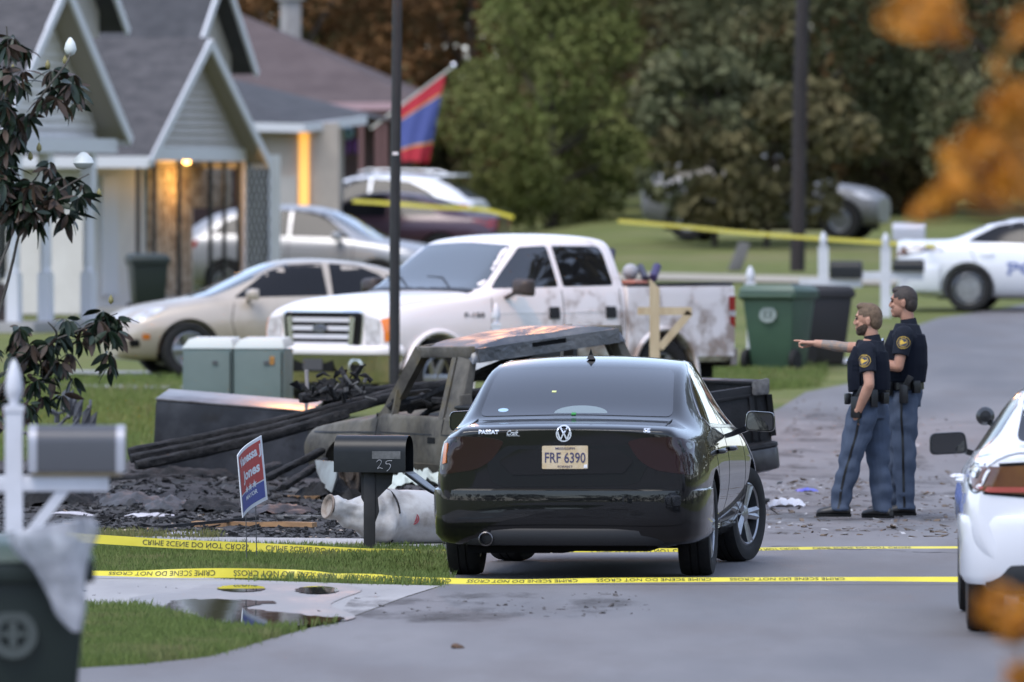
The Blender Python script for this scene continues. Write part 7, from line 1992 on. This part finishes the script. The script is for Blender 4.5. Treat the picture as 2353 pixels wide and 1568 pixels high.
def scrap(name, label, vx, vy, w, dp, hgt, m, cat, seed, group=None, n=16, curl=1.0):
    x0, y0 = gp(vx, vy); vs = []; fs = []
    for i in range(n + 1):
        for j in range(n + 1):
            u, v = i / n * 2 - 1, j / n * 2 - 1; r_ = 1 + .25 * noise.noise(Vector((math.atan2(v, u) * 1.3, seed, 0)))
            x = u * w / 2 * r_; y = v * dp / 2 * r_
            z = hgt * (max(0, 1 - .75 * (u * u + v * v) * curl) * .75 + .55 * abs(noise.noise(Vector((u * 2 + seed, v * 2, seed)))) + .25 * noise.noise(Vector((u * 5, v * 5, seed))))
            vs.append((x, y, max(.0, z) + .004))
    for i in range(n):
        for j in range(n): a = i * (n + 1) + j; fs.append((a, a + 1, a + n + 2, a + n + 1))
    mb = MB(); mb.add(vs, fs); o = mb.build(name, m, None, ang=50); o.location = (x0, y0, 0); return tag(o, label, cat, group)
scrap('roofing_sheet', 'buckled grey roofing sheet with a curled edge at the left of the debris', 300, 1168, .52, .9, .15, M_roofing, 'roofing sheet', 1)
scrap('roofing_sheet', 'torn grey sheet of scorched roofing beside the curled one', 385, 1176, .42, .9, .12, M_roofing, 'roofing sheet', 5)
scrap('charred_debris', 'crumpled black panel in front of the thick charred log', 480, 1178, .50, .8, .13, M_char, 'panel', 8)
scrap('charred_debris', 'flat sooty panel beneath the yard sign', 640, 1182, .60, .9, .09, M_soot, 'panel', 11)
scrap('charred_debris', 'grey ash covered slab below the leaning thin beams', 690, 1150, .5, .8, .12, M_ashgrey, 'panel', 13)
scrap('charred_debris', 'dark crumpled heap at the far left of the lot', 120, 1165, .7, 1.0, .22, M_char, 'panel', 17)
scrap('charred_debris', 'twisted black heap behind the grey mailbox', 190, 1120, .6, .9, .35, M_char, 'panel', 19)
scrap('charred_debris', 'low black heap beneath the crushed pickup front', 760, 1155, .6, .8, .18, M_char, 'panel', 29)
scrap('charred_debris', 'blackened bedding lump between log and chest', 420, 1120, 1.0, .9, .20, M_char, 'panel', 31)
scrap('white_scrap', 'melted white scrap near the left of the lot', 155, 1186, .40, .5, .03, M_whitefoam, 'scrap', 23)
scrap('white_scrap', 'melted white scrap below the torn roofing', 345, 1190, .42, .5, .035, M_whitefoam, 'scrap', 24)
scrap('white_scrap', 'flat white scrap at the front edge of the lot', 300, 1228, .26, .3, .015, M_whitefoam, 'scrap', 25)
scrap('white_scrap', 'pale torn sheet next to the front boards', 420, 1232, .30, .3, .03, mat('lilac_sheet', (.38, .36, .42), .7), 'scrap', 27)
scrap('pale_sheet', 'pale green sheet lying between the tank and the burned door', 965, 1162, .52, .25, .30, mat('pale_green_sheet', (.50, .55, .51), .6), 'sheet', 33, curl=.3)
scrap('burned_tyre_remains', 'charred tyre remains behind the crushed tank', 985, 1175, .34, .3, .13, M_char, 'tyre remains', 35)
charbeam('charred_beam', 'short charred stub leaning in the wreck left of the chest', P3(60, 1110, 92), P3(215, 1075, 93), .08, .07, 0)
# bent fender piece hanging at the pickup nose
mb = MB(); mb.add([tuple(Vector(P3(vx, vy, dd))) for vx, vy, dd in ((724, 1058, 90.8), (775, 1062, 90.3), (772, 1100, 90.2), (762, 1132, 90.2), (745, 1120, 90.4), (728, 1085, 90.7))], [tuple(range(6))])
me = mb.mesh('bent_fender', fix=False); bm = bmesh.new(); bm.from_mesh(me); r_ = bmesh.ops.extrude_face_region(bm, geom=bm.faces[:]); bmesh.ops.translate(bm, verts=[v for v in r_['geom'] if isinstance(v, bmesh.types.BMVert)], vec=(.01, .05, 0)); bmesh.ops.recalc_face_normals(bm, faces=bm.faces); bm.to_mesh(me); bm.free()
tag(link('bent_fender', me, mat('pale_plastic', (.30, .33, .32), .6, color2=(.2, .2, .19), scale=5)), 'pale bent bumper corner hanging at the pickup nose', 'bumper piece')
# twisted scrap behind the mailbox at left
mb = MB(); random.seed(31)
for i in range(26):
    p = Vector((random.gauss(0, .16), random.gauss(0, .2), abs(random.gauss(.15, .15)))); q = p + Vector((random.uniform(-.15, .15), random.uniform(-.1, .1), random.uniform(-.08, .2)))
    mb.tube([p, (p + q) / 2 + Vector((.03, 0, .02)), q], random.uniform(.008, .03), 5)
for i in range(6):
    p = Vector((random.gauss(.05, .12), random.gauss(0, .1), random.uniform(.1, .4))); mb.add([tuple(p), tuple(p + Vector((.08, .02, .05))), tuple(p + Vector((.10, .0, .22))), tuple(p + Vector((.02, .02, .16)))], [(0, 1, 2, 3)])
tag(mb.build('twisted_metal', mat('twisted_metal', (.03, .03, .033), .5, metal=.4, color2=(.12, .12, .13), scale=7), None, fix=False), 'twisted dark metal scrap heap under the magnolia', 'scrap heap', kind='stuff').location = (X(150, 95), 95, .30)

# ---- countless small rubble
def rubble(name, label, polys, n, m, smin, smax, flat, seed, zmax=.02, heap=None):
    rng = np.random.RandomState(seed); pts = []
    for poly, share in polys:
        a = np.array(poly); lo, hi = a.min(0), a.max(0); need = int(n * share); got = 0
        while got < need:
            p = rng.uniform(lo, hi)
            if inside(p, poly): pts.append(p); got += 1
    k = len(pts); P = np.array(pts)
    base = np.array([(-1, -1, -1), (1, -1, -1), (1, 1, -1), (-1, 1, -1), (-1, -1, 1), (1, -1, 1), (1, 1, 1), (-1, 1, 1)], float)
    V = np.zeros((k, 8, 3)); s = rng.uniform(smin, smax, k) * rng.uniform(.4, 1, k)
    el = rng.uniform(.5, 2.6, k)
    dim = np.c_[s * el, s * rng.uniform(.3, .9, k), s * flat * rng.uniform(.4, 1.4, k)]
    az = rng.uniform(0, PI, k); tl = rng.normal(0, .25, k)
    for i in range(k):
        b = base * dim[i] * (1 + rng.uniform(-.35, .35, (8, 3)))
        c, s_ = math.cos(tl[i]), math.sin(tl[i]); b = b @ np.array([[c, 0, s_], [0, 1, 0], [-s_, 0, c]]).T
        c, s_ = math.cos(az[i]), math.sin(az[i]); b = b @ np.array([[c, -s_, 0], [s_, c, 0], [0, 0, 1]]).T
        z = ground_z(P[i][0], P[i][1]) + dim[i][2] * .6
        if heap: z += heap(P[i][0], P[i][1]) * .9 + rng.uniform(-.01, .02)
        V[i] = b + np.array([P[i][0], P[i][1], z])
    F = np.array([(3, 2, 1, 0), (4, 5, 6, 7), (0, 1, 5, 4), (1, 2, 6, 5), (2, 3, 7, 6), (3, 0, 4, 7)])
    fs = (np.arange(k)[:, None, None] * 8 + F[None]).reshape(-1, 4)
    me = bpy.data.meshes.new(name); me.from_pydata(V.reshape(-1, 3).tolist(), [], fs.tolist()); o = link(name, me, m); return tag(o, label, 'debris', kind='stuff')
lotp = [gp(-100, 1229), gp(300, 1236), gp(1010, 1241), (.1, 90), (.9, 98), gp(700, 1085), gp(250, 1075), gp(-100, 1080)]
frontp = [gp(150, 1233), gp(500, 1238), gp(1010, 1241), gp(1010, 1160), gp(500, 1150), gp(150, 1150)]
road_p = [gp(1600, 1235), gp(2230, 1240), gp(2200, 1140), gp(1900, 1090), gp(1700, 1130)]
road_far = [gp(1740, 1120), gp(2230, 1120), gp(2200, 1000), gp(1830, 960)]
rubble('rubble', 'black charred rubble strewn over the burned lot', [(lotp, .72), (frontp, .28)], 6000, M_char, .005, .032, .38, 41, heap=heapf)
rubble('rubble', 'grey ash flakes strewn over the burned lot', [(lotp, .6), (frontp, .4)], 2400, M_ashgrey, .005, .028, .25, 42, heap=heapf)
rubble('rubble', 'pale splinters and scraps strewn over the burned lot', [(frontp, .7), (lotp, .3)], 520, mat('pale_scraps', (.42, .38, .35), .8, color2=(.30, .18, .09), scale=8), .008, .03, .3, 43)
rubble('rubble', 'dark splinters scattered on the road by the officers', [(road_p, .75), (road_far, .25)], 900, mat('road_splinters', (.05, .042, .038), .85, color2=(.16, .11, .07), scale=5), .006, .035, .22, 44)
rubble('rubble', 'pale chips scattered on the road by the officers', [(road_p, .8), (road_far, .2)], 260, mat('pale_chips', (.40, .39, .39), .8), .005, .03, .15, 45)
rubble('rubble', 'bits of grit washed over the near driveway and road edge', [(drive_near, .6), ([gp(800, 1420), gp(1500, 1420), gp(1500, 1360), gp(900, 1385)], .4)], 420, mat('grit', (.07, .06, .055), .9), .004, .016, .4, 46)
mb = MB()
def drop_cloth(name, label, vx, vy, w, dp, hgt, m, cat, seed): return scrap(name, label, vx, vy, w, dp, hgt, m, cat, seed)
drop_cloth('white_cloth', 'white cloth lying on the road beside the sedan front wheel', 1805, 1164, .30, .5, .07, mat('white_cloth', (.66, .65, .68), .8), 'cloth', 51)
drop_cloth('blue_glove', 'blue disposable glove dropped on the road', 1855, 1130, .19, .35, .03, mat('blue_glove', (.06, .07, .42), .5), 'glove', 52)
drop_cloth('paper_scrap', 'white paper scrap on the road left of the near police car', 2200, 1097, .12, .3, .03, mat('paper_white', (.68, .68, .72), .7), 'paper', 53)
drop_cloth('weed_clump', 'low dark weedy lump on the road edge behind the pickup bed', 1795, 985, .28, .8, .12, mat('weed_clump', (.05, .055, .03), .9, color2=(.10, .075, .04), scale=12), 'weeds', 54)
mb = MB(); q = gp(1752, 1160); mb.tube([(-.05, 0, .03), (.06, .01, .028)], .026, 10); tag(mb.build('black_tube', M_black, None, ang=40), 'short black tube beside the white cloth', 'tube').location = (q[0], q[1], 0)
mb = MB(); q = gp(1052, 1492); mb.ball((0, 0, .01), (.035, .05, .018)); tag(link('leaf_litter', crumple(mb.mesh('l', 50), .015, 20), mat('brown_leaf', (.10, .055, .03), .8)), 'single brown dead leaf on the near road', 'leaf').location = (q[0], q[1], .0)
# ================================================================== TREES
def leafmat(name, c1, c2, c3=None, rough=.6):
    m = mat(name, c1, .85, spec=.08, color2=c2, scale=.9, detail=5, lo=.38, hi=.62, color3=c3, scale3=.5, lo3=.55, hi3=.75)
    nt = m.node_tree; b = nt.nodes['Principled BSDF']; out = nt.nodes['Material Output']
    tr = nt.nodes.new('ShaderNodeBsdfTranslucent'); mx = nt.nodes.new('ShaderNodeMixShader'); mx.inputs[0].default_value = .12
    src = b.inputs['Base Color'].links[0].from_socket; nt.links.new(src, tr.inputs['Color'])
    nt.links.new(b.outputs[0], mx.inputs[1]); nt.links.new(tr.outputs[0], mx.inputs[2]); nt.links.new(mx.outputs[0], out.inputs['Surface'])
    return m
def leaves_mesh(name, centers, radii, n, size, seed, flat=.8, elong=1.8, droop=0.0):
    rng = np.random.RandomState(seed); C = np.array(centers, float); Rr = np.array(radii, float)
    w = Rr ** 2; idx = rng.choice(len(C), n, p=w / w.sum())
    dirs = rng.normal(size=(n, 3)); dirs /= np.linalg.norm(dirs, axis=1)[:, None]
    rad = rng.uniform(.35, 1.0, n) ** .5
    pos = C[idx] + dirs * (Rr[idx] * rad)[:, None] * np.array([1, 1, flat])
    a = rng.normal(size=(n, 3)); a[:, 2] -= droop; a /= np.linalg.norm(a, axis=1)[:, None]
    b = np.cross(a, rng.normal(size=(n, 3))); b /= np.linalg.norm(b, axis=1)[:, None]
    s = size * rng.uniform(.6, 1.3, n)
    A = a * (s * elong / 2)[:, None]; B = b * (s / 2)[:, None]
    V = np.stack([pos - A, pos + B * .9, pos + A, pos - B * .9], 1)
    me = bpy.data.meshes.new(name); me.from_pydata(V.reshape(-1, 3).tolist(), [], np.arange(n * 4).reshape(n, 4).tolist())
    return me
M_bark = mat('bark', (.05, .038, .03), .9, color2=(.085, .065, .05), scale=6, stretch=(3, 3, .7), bump=.02, bump_scale=10)
def tree(name, label, base, height, width, m_leaf, n, leaf, seed, clumps=60, trunk=.16, low=.25, group=None, shape='round', cat='tree'):
    rng = random.Random(seed); x, y = base; z = ground_z(x, y)
    t = thing(name, label, cat, (x, y, z), 0, group)
    mb = MB(); th = height * .75
    lean = rng.uniform(-.3, .3)
    mb.tube([(0, 0, -.2), (lean * .3, 0, th * .4), (lean, .1, th)], [trunk, trunk * .75, trunk * .3], 9)
    C = []; Rr = []
    for i in range(clumps):
        h = low + (1 - low) * rng.random()
        if shape == 'cone': wmax = width / 2 * min(1, (1.08 - h) / .62) * min(1, .45 + h * 2.2)
        else: wmax = width / 2 * math.sqrt(max(.05, 1 - ((h - (low + 1) / 2) / ((1 - low) / 2 + .12)) ** 2))
        a = rng.uniform(0, 2 * PI); rr = wmax * math.sqrt(rng.uniform(.15, 1))
        C.append((rr * math.cos(a), rr * math.sin(a), h * height)); Rr.append(rng.uniform(.10, .22) * width * (.8 if shape == 'cone' else 1))
    for i in range(0, clumps, max(1, clumps // 14)):
        c = Vector(C[i]); s0 = Vector((lean * .3, 0, max(.3, c.z * .55))); mb.tube([s0, s0.lerp(c, .5) + Vector((0, 0, .15)), c], [trunk * .35, trunk * .22, trunk * .08], 6)
    mb.build('trunk', M_bark, t, ang=60)
    link('crown', leaves_mesh('crown', C, Rr, n, leaf, seed, droop=.3), m_leaf, t)
    return t
M_lf_bush = leafmat('bush_leaf', (.115, .135, .040), (.185, .19, .066), (.15, .13, .06))  # these leaf colours are lightened to stand in for background haze
M_lf_dark = leafmat('dark_leaf', (.092, .082, .040), (.145, .125, .060), (.13, .075, .036))
M_lf_blue = leafmat('bluish_leaf', (.088, .095, .050), (.14, .14, .072), (.125, .08, .04))
M_lf_brown = leafmat('brown_lamplit_leaf', (.12, .066, .030), (.20, .10, .042), (.08, .075, .034))  # brown leaves with orange sodium glow put into their colour
M_lf_olive = leafmat('olive_leaf', (.070, .062, .024), (.105, .085, .034), (.095, .052, .024))

tree('leafy_bush', 'big bright green bushy tree in the middle of the far lawn', gpt(1268, 522), 7.2, 5.2, M_lf_bush, 20000, .10, 101, clumps=130, low=.03, trunk=.12, shape='cone')
specs = [(-10, 250, 11, 8, M_lf_olive, 'olive brown tree behind the reddish roof, leftmost'), (-7.6, 257, 12, 6, M_lf_dark, 'dark tree directly behind the chimney'), (-5.0, 246, 10, 7, M_lf_brown, 'brown tinged tree above the chimney'), (-.8, 252, 11, 7, M_lf_brown, 'dark brown tree behind the flag'),
         (3.4, 242, 10, 7, M_lf_dark, 'dark green tree right of the bushy tree'), (6.2, 232, 9.5, 6.0, M_lf_blue, 'bluish green tree over the patrol vehicle'), (9.6, 238, 10, 7.5, M_lf_brown, 'reddish brown tree right of the utility pole'),
         (13.5, 240, 11, 8, M_lf_dark, 'dark tree at the right edge of the wood'), (11.0, 226, 8.5, 5.5, M_lf_blue, 'grey green tree above the far police sedan')]
for i, (x, y, h, w, m, lab) in enumerate(specs):
    tree('wood_tree', lab, (x, y), h, w, m, 15000, .135, 200 + i, clumps=70, low=.12, trunk=.2, group='trees at the edge of the wood')
C = []; Rr = []; rng = random.Random(5)
for i in range(700):
    x = rng.uniform(-24, 26); y = rng.uniform(268, 290); z = ground_z(x, y) + rng.uniform(-.5, 13)
    C.append((x, y, z)); Rr.append(rng.uniform(1.2, 2.2))
tag(link('far_wood', leaves_mesh('far_wood', C, Rr, 62000, .42, 77), M_lf_dark), 'dense dark wood filling the background', 'wood', kind='stuff')
C = []; Rr = []
for i in range(150):
    x = rng.uniform(-60, 60); y = rng.uniform(-46, -34); hh = 9 + 3 * noise.noise(Vector((x * .12, 3, 0))); z = rng.uniform(.3, hh); C.append((x, y, z)); Rr.append(rng.uniform(1.6, 2.6))
for i in range(150):
    y = rng.uniform(-30, 140); x = rng.uniform(19, 26) + max(0, y - 60) * .07; hh = 7 + 3 * noise.noise(Vector((y * .15, 9, 0))); z = rng.uniform(.3, hh); C.append((x, y, z)); Rr.append(rng.uniform(1.3, 2.2))
for i in range(150):
    y = rng.uniform(118, 250); x = rng.uniform(20, 30) + (y - 118) * .12; C.append((x, y, rng.uniform(1, 17 + 3 * noise.noise(Vector((y * .1, 2, 0)))))); Rr.append(rng.uniform(1.8, 3))
for i in range(260):  # unseen ring of leaves, added to block the bright horizon in reflections
    a = rng.uniform(0, 2 * PI); rr = rng.uniform(190, 205); x, y = rr * math.sin(a), 90 + rr * math.cos(a)
    if abs(x) < 30 and y > 200: continue
    z = ground_z(x, y) + rng.uniform(0, 12 + 4 * noise.noise(Vector((a * 9, 1, 0)))); C.append((x, y, z)); Rr.append(rng.uniform(3.5, 5))
tag(link('unseen_trees', leaves_mesh('unseen_trees', C, Rr, 52000, .8, 79), M_lf_dark), 'unseen trees along the street and an added leaf ring hiding the horizon', 'wood', kind='stuff')
# low shrubs along the wood edge
for i, (vx, vy, h, w) in enumerate(((1545, 520, 2.2, 2.6), (1720, 500, 2.0, 3.0), (2080, 520, 2.4, 3.0), (1130, 500, 2.0, 2.2), (2250, 500, 2.6, 3.2))):
    q = gpt(vx, vy); tree('shrub', ('low dark shrub left of the patrol vehicle', 'low dark shrub before the patrol vehicle roof', 'low shrub behind the pale far mailbox', 'low shrub by the maroon sedan tail', 'low shrub behind the far police sedan')[i], (q[0], q[1] + 14), h, w, M_lf_dark, 2500, .16, 300 + i, clumps=24, low=.05, trunk=.06, cat='shrub')

for i, (vx, dd, h, w) in enumerate(((1640, 203, 3.4, 3.2), (1760, 202, 3.0, 3.2))):
    x_ = X(vx, dd); tree('shrub', ('drooping green shrub hiding the patrol vehicle tail', 'drooping green shrub hiding the patrol vehicle doors')[i], (x_, dd), h, w, (M_lf_blue, M_lf_dark)[i], 2600, .17, 330 + i, clumps=26, low=.22, trunk=.06, cat='shrub')

# ---- magnolia with single leaves
M_mag = mat('magnolia_leaf', (.009, .019, .010), .42, spec=.35, color2=(.018, .032, .015), scale=6)
M_magb = mat('magnolia_leaf_brown', (.055, .030, .016), .6, color2=(.035, .020, .012), scale=6)
M_bud = mat('magnolia_bud', (.66, .68, .64), .45)
M_budg = mat('magnolia_green_bud', (.24, .21, .08), .6)
def leaf_shape(L=1.0, W=.36):
    n = 7; vs = []; fs = []
    for i in range(n + 1):
        u = i / n; w = W * .5 * math.sin(PI * min(1, u * .96 + .04)) ** .8 * (1 - .15 * u); z = -.16 * u * u
        vs += [(u * L, -w, z + .05 * w / W), (u * L, 0, z - .02), (u * L, w, z + .05 * w / W)]
    for i in range(n): fs += [(3 * i, 3 * i + 3, 3 * i + 4, 3 * i + 1), (3 * i + 1, 3 * i + 4, 3 * i + 5, 3 * i + 2)]
    me = bpy.data.meshes.new('leaf'); me.from_pydata(vs, [], fs); smooth_mesh(me, 180); return me
lm1 = leaf_shape(); lm1.materials.append(M_mag); lm2 = leaf_shape(); lm2.materials.append(M_magb)
d = 89.0; mx = X(-60, d)
mg = thing('magnolia_tree', 'magnolia with dark glossy leaves and white buds at the left edge', 'tree', (mx, d, 0))
def ml(vx, vy, dd=0.0): return Vector((X(vx, d + dd) - mx, dd, Zv(vy, d + dd)))
limbs = [[(-60, 1180), (-40, 800), (-30, 420), (-20, 60)], [(-45, 880), (20, 640), (60, 500), (150, 430), (205, 400)], [(-30, 500), (30, 350), (90, 230), (150, 150), (162, 120)], [(-50, 1000), (10, 880), (90, 800), (180, 760), (270, 720)],
         [(-50, 1040), (40, 950), (110, 860), (140, 800)], [(-30, 440), (10, 300), (10, 140)], [(-40, 700), (20, 560), (40, 470), (90, 400)], [(-20, 260), (20, 170), (15, 60)], [(60, 500), (120, 470), (190, 455)], [(90, 800), (130, 770), (110, 740)]]
mb = MB()
for k, lb in enumerate(limbs):
    pts = [ml(a, b, .12 * math.sin(k + i)) for i, (a, b) in enumerate(lb)]; pts = catmull(pts, 4); n = len(pts); r0 = .06 if k == 0 else .016
    mb.tube(pts, [r0 * (1 - .75 * i / n) for i in range(n)], 7)
mb.build('trunk', mat('magnolia_bark', (.11, .10, .085), .85, color2=(.07, .06, .05), scale=9), mg, ang=60)
rng = random.Random(8); nleaf = 0
def put_leaf(p, dirv, L, brown):
    global nleaf
    o = bpy.data.objects.new('leaf', lm2 if brown else lm1); col.objects.link(o); o.parent = mg
    qd = Vector(dirv).to_track_quat('X', 'Z'); o.rotation_mode = 'QUATERNION'; o.rotation_quaternion = qd; 
    from mathutils import Quaternion
    o.rotation_quaternion = qd @ Quaternion((1, 0, 0), rng.uniform(-1.2, 1.2)); o.location = p; o.scale = (L, L, L); nleaf += 1
whorls = []
def cluster(vx, vy, rx, ry, n):
    for i in range(n): whorls.append((vx + rng.uniform(-1, 1) * rx, vy + rng.uniform(-1, 1) * ry))
cluster(45, 270, 55, 80, 8); cluster(10, 200, 15, 60, 3); cluster(10, 380, 25, 60, 4); cluster(140, 190, 28, 35, 4); cluster(60, 400, 70, 35, 5); cluster(120, 450, 90, 45, 9); cluster(60, 480, 60, 25, 5); cluster(250, 735, 35, 22, 4); cluster(120, 800, 90, 60, 7); cluster(40, 840, 60, 60, 5); cluster(15, 140, 12, 60, 3); cluster(20, 920, 45, 45, 4)
for (vx, vy) in whorls:
    c = ml(vx, vy, rng.uniform(-.25, .35)); k = 7 if nleaf < 395 else 3
    for i in range(k):
        if nleaf >= 299: break
        a = 2 * PI * i / k + rng.random(); dr = Vector((math.cos(a), math.sin(a) * .8, rng.uniform(-1.9, -.05)))
        put_leaf(c + dr * .015, dr, rng.uniform(.12, .24), rng.random() < .34)
# the rest of the leaves, joined
base_v = np.array([v.co[:] for v in lm1.vertices]); base_f = [tuple(p.vertices) for p in lm1.polygons]
extra = list(whorls)
def cluster2(vx, vy, rx, ry, n):
    for i in range(n): extra.append((vx + rng.uniform(-1, 1) * rx, vy + rng.uniform(-1, 1) * ry))
cluster2(30, 180, 35, 100, 12); cluster2(60, 420, 85, 75, 14); cluster2(150, 200, 30, 35, 4); cluster2(60, 800, 110, 80, 16); cluster2(170, 790, 90, 60, 8); cluster2(30, 930, 60, 60, 8); cluster2(110, 450, 110, 45, 10); cluster2(20, 300, 30, 110, 8); cluster2(250, 740, 40, 25, 3); cluster2(120, 900, 50, 60, 5)
VV = []; FF = []; MI = []
for (vx, vy) in extra:
    c = ml(vx, vy, rng.uniform(-.3, .4))
    for i in range(10):
        a = 2 * PI * i / 10 + rng.random(); dr = Vector((math.cos(a), math.sin(a) * .8, rng.uniform(-2.2, .1))).normalized()
        q = dr.to_track_quat('X', 'Z').to_matrix() @ Matrix.Rotation(rng.uniform(-1.3, 1.3), 3, 'X'); L_ = rng.uniform(.08, .19)
        P_ = base_v @ (np.array(q).T * L_) + np.array(c + dr * .02); o_ = len(VV) * len(base_v); VV.append(P_); FF += [tuple(j + o_ for j in f) for f in base_f]; MI += [1 if rng.random() < .34 else 0] * len(base_f)
me = bpy.data.meshes.new('foliage'); me.from_pydata(np.concatenate(VV).tolist(), [], FF); me.materials.append(M_mag); me.materials.append(M_magb); me.polygons.foreach_set('material_index', MI); smooth_mesh(me, 180)
o = link('foliage', me, None, mg); o['kind'] = 'stuff'
for vx, vy, r_, h_ in ((162, 112, .052, .13), (192, 372, .088, .12)):
    mb = MB(); mb.lathe([(0, 0), (r_ * .7, .02), (r_, h_ * .45), (r_ * .75, h_ * .85), (r_ * .3, h_ * 1.15), (0, h_ * 1.22)], 14, Matrix.Translation(ml(vx, vy + 18))); mb.build('white_bud', M_bud, mg, ang=60)
for vx, vy in ((110, 150), (18, 215), (95, 455), (228, 445), (150, 140), (90, 340), (255, 690), (70, 360), (30, 160)):
    mb = MB(); mb.lathe([(0, 0), (.022, .02), (.02, .05), (0, .085)], 8, Matrix.Translation(ml(vx, vy + 10))); mb.build('green_bud', M_budg, mg, ang=60)
# bare weed beside the lot
mb = MB(); rng2 = random.Random(3); wx, wd = X(200, 97), 97.0
for i in range(34):
    p = Vector((rng2.gauss(0, .05), rng2.gauss(0, .05), rng2.uniform(0, .35))); mb.tube([p, p + Vector((rng2.uniform(-.1, .1), rng2.uniform(-.1, .1), rng2.uniform(.04, .2)))], .004, 4)
tag(mb.build('dry_weed', mat('dry_weed', (.07, .055, .035), .9)), 'dry brown weed standing at the left of the lawn', 'weed').location = (wx, wd, .12)

# ---- branch close to the camera, right edge; orange light put into leaf colour
M_or = mat('orange_lit_leaf', (.60, .235, .006), .6, color2=(.42, .15, .005), scale=6, color3=(.16, .11, .02), scale3=4, lo3=.58, hi3=.75)
d = 26.0
def ol(vx, vy, dd=0.0): return Vector((X(vx, d + dd), d + dd, Zv(vy, d + dd)))
def orange(label, limbs, clumps, n, seed, root):
    t = thing('orange_lit_branch', label, 'branch', (root.x, root.y, 0)); off = Vector((root.x, root.y, 0))
    mb = MB()
    for lb in limbs: mb.tube([ol(a, b) - off for a, b in lb], .005, 6)
    mb.build('twig', M_bark, t)
    C = [tuple(ol(a, b, random.Random(i + seed).uniform(-.3, .3)) - off) for i, (a, b, r_) in enumerate(clumps)]
    link('foliage', leaves_mesh('foliage', C, [r_ / (FV / d) for a, b, r_ in clumps], n, .034, seed, flat=1.0), M_or, t)
root = ol(2600, 700)
orange('blurred orange-lit branch reaching in from the upper right', [[(2600, 700), (2500, 1100), (2480, 2000), (2480, 3700)], [(2600, 700), (2450, 480), (2320, 300), (2200, 120), (2100, 40)], [(2500, 560), (2300, 480), (2180, 460)], [(2500, 560), (2260, 400), (2150, 330)]],
       [(2060, 40, 40), (2110, 70, 45), (2150, 15, 50), (2090, 10, 40), (2190, 440, 40), (2160, 470, 30), (2230, 400, 55), (2270, 450, 50), (2290, 360, 50), (2330, 300, 50), (2350, 220, 40), (2320, 420, 50), (2350, 440, 40), (2350, 60, 40), (2180, 60, 40), (2300, 130, 30), (2250, 320, 50), (2210, 350, 40), (2120, 480, 25), (2310, 250, 45), (2345, 360, 50)], 520, 401, root)
orange('blurred orange-lit sprig in the lower right corner', [[(2480, 1800), (2420, 1620), (2340, 1480), (2300, 1400)]],
       [(2290, 1410, 34), (2330, 1450, 36), (2270, 1400, 26), (2345, 1400, 25), (2353, 1560, 40), (2300, 1360, 25)], 120, 402, ol(2480, 1800))
mb = MB()
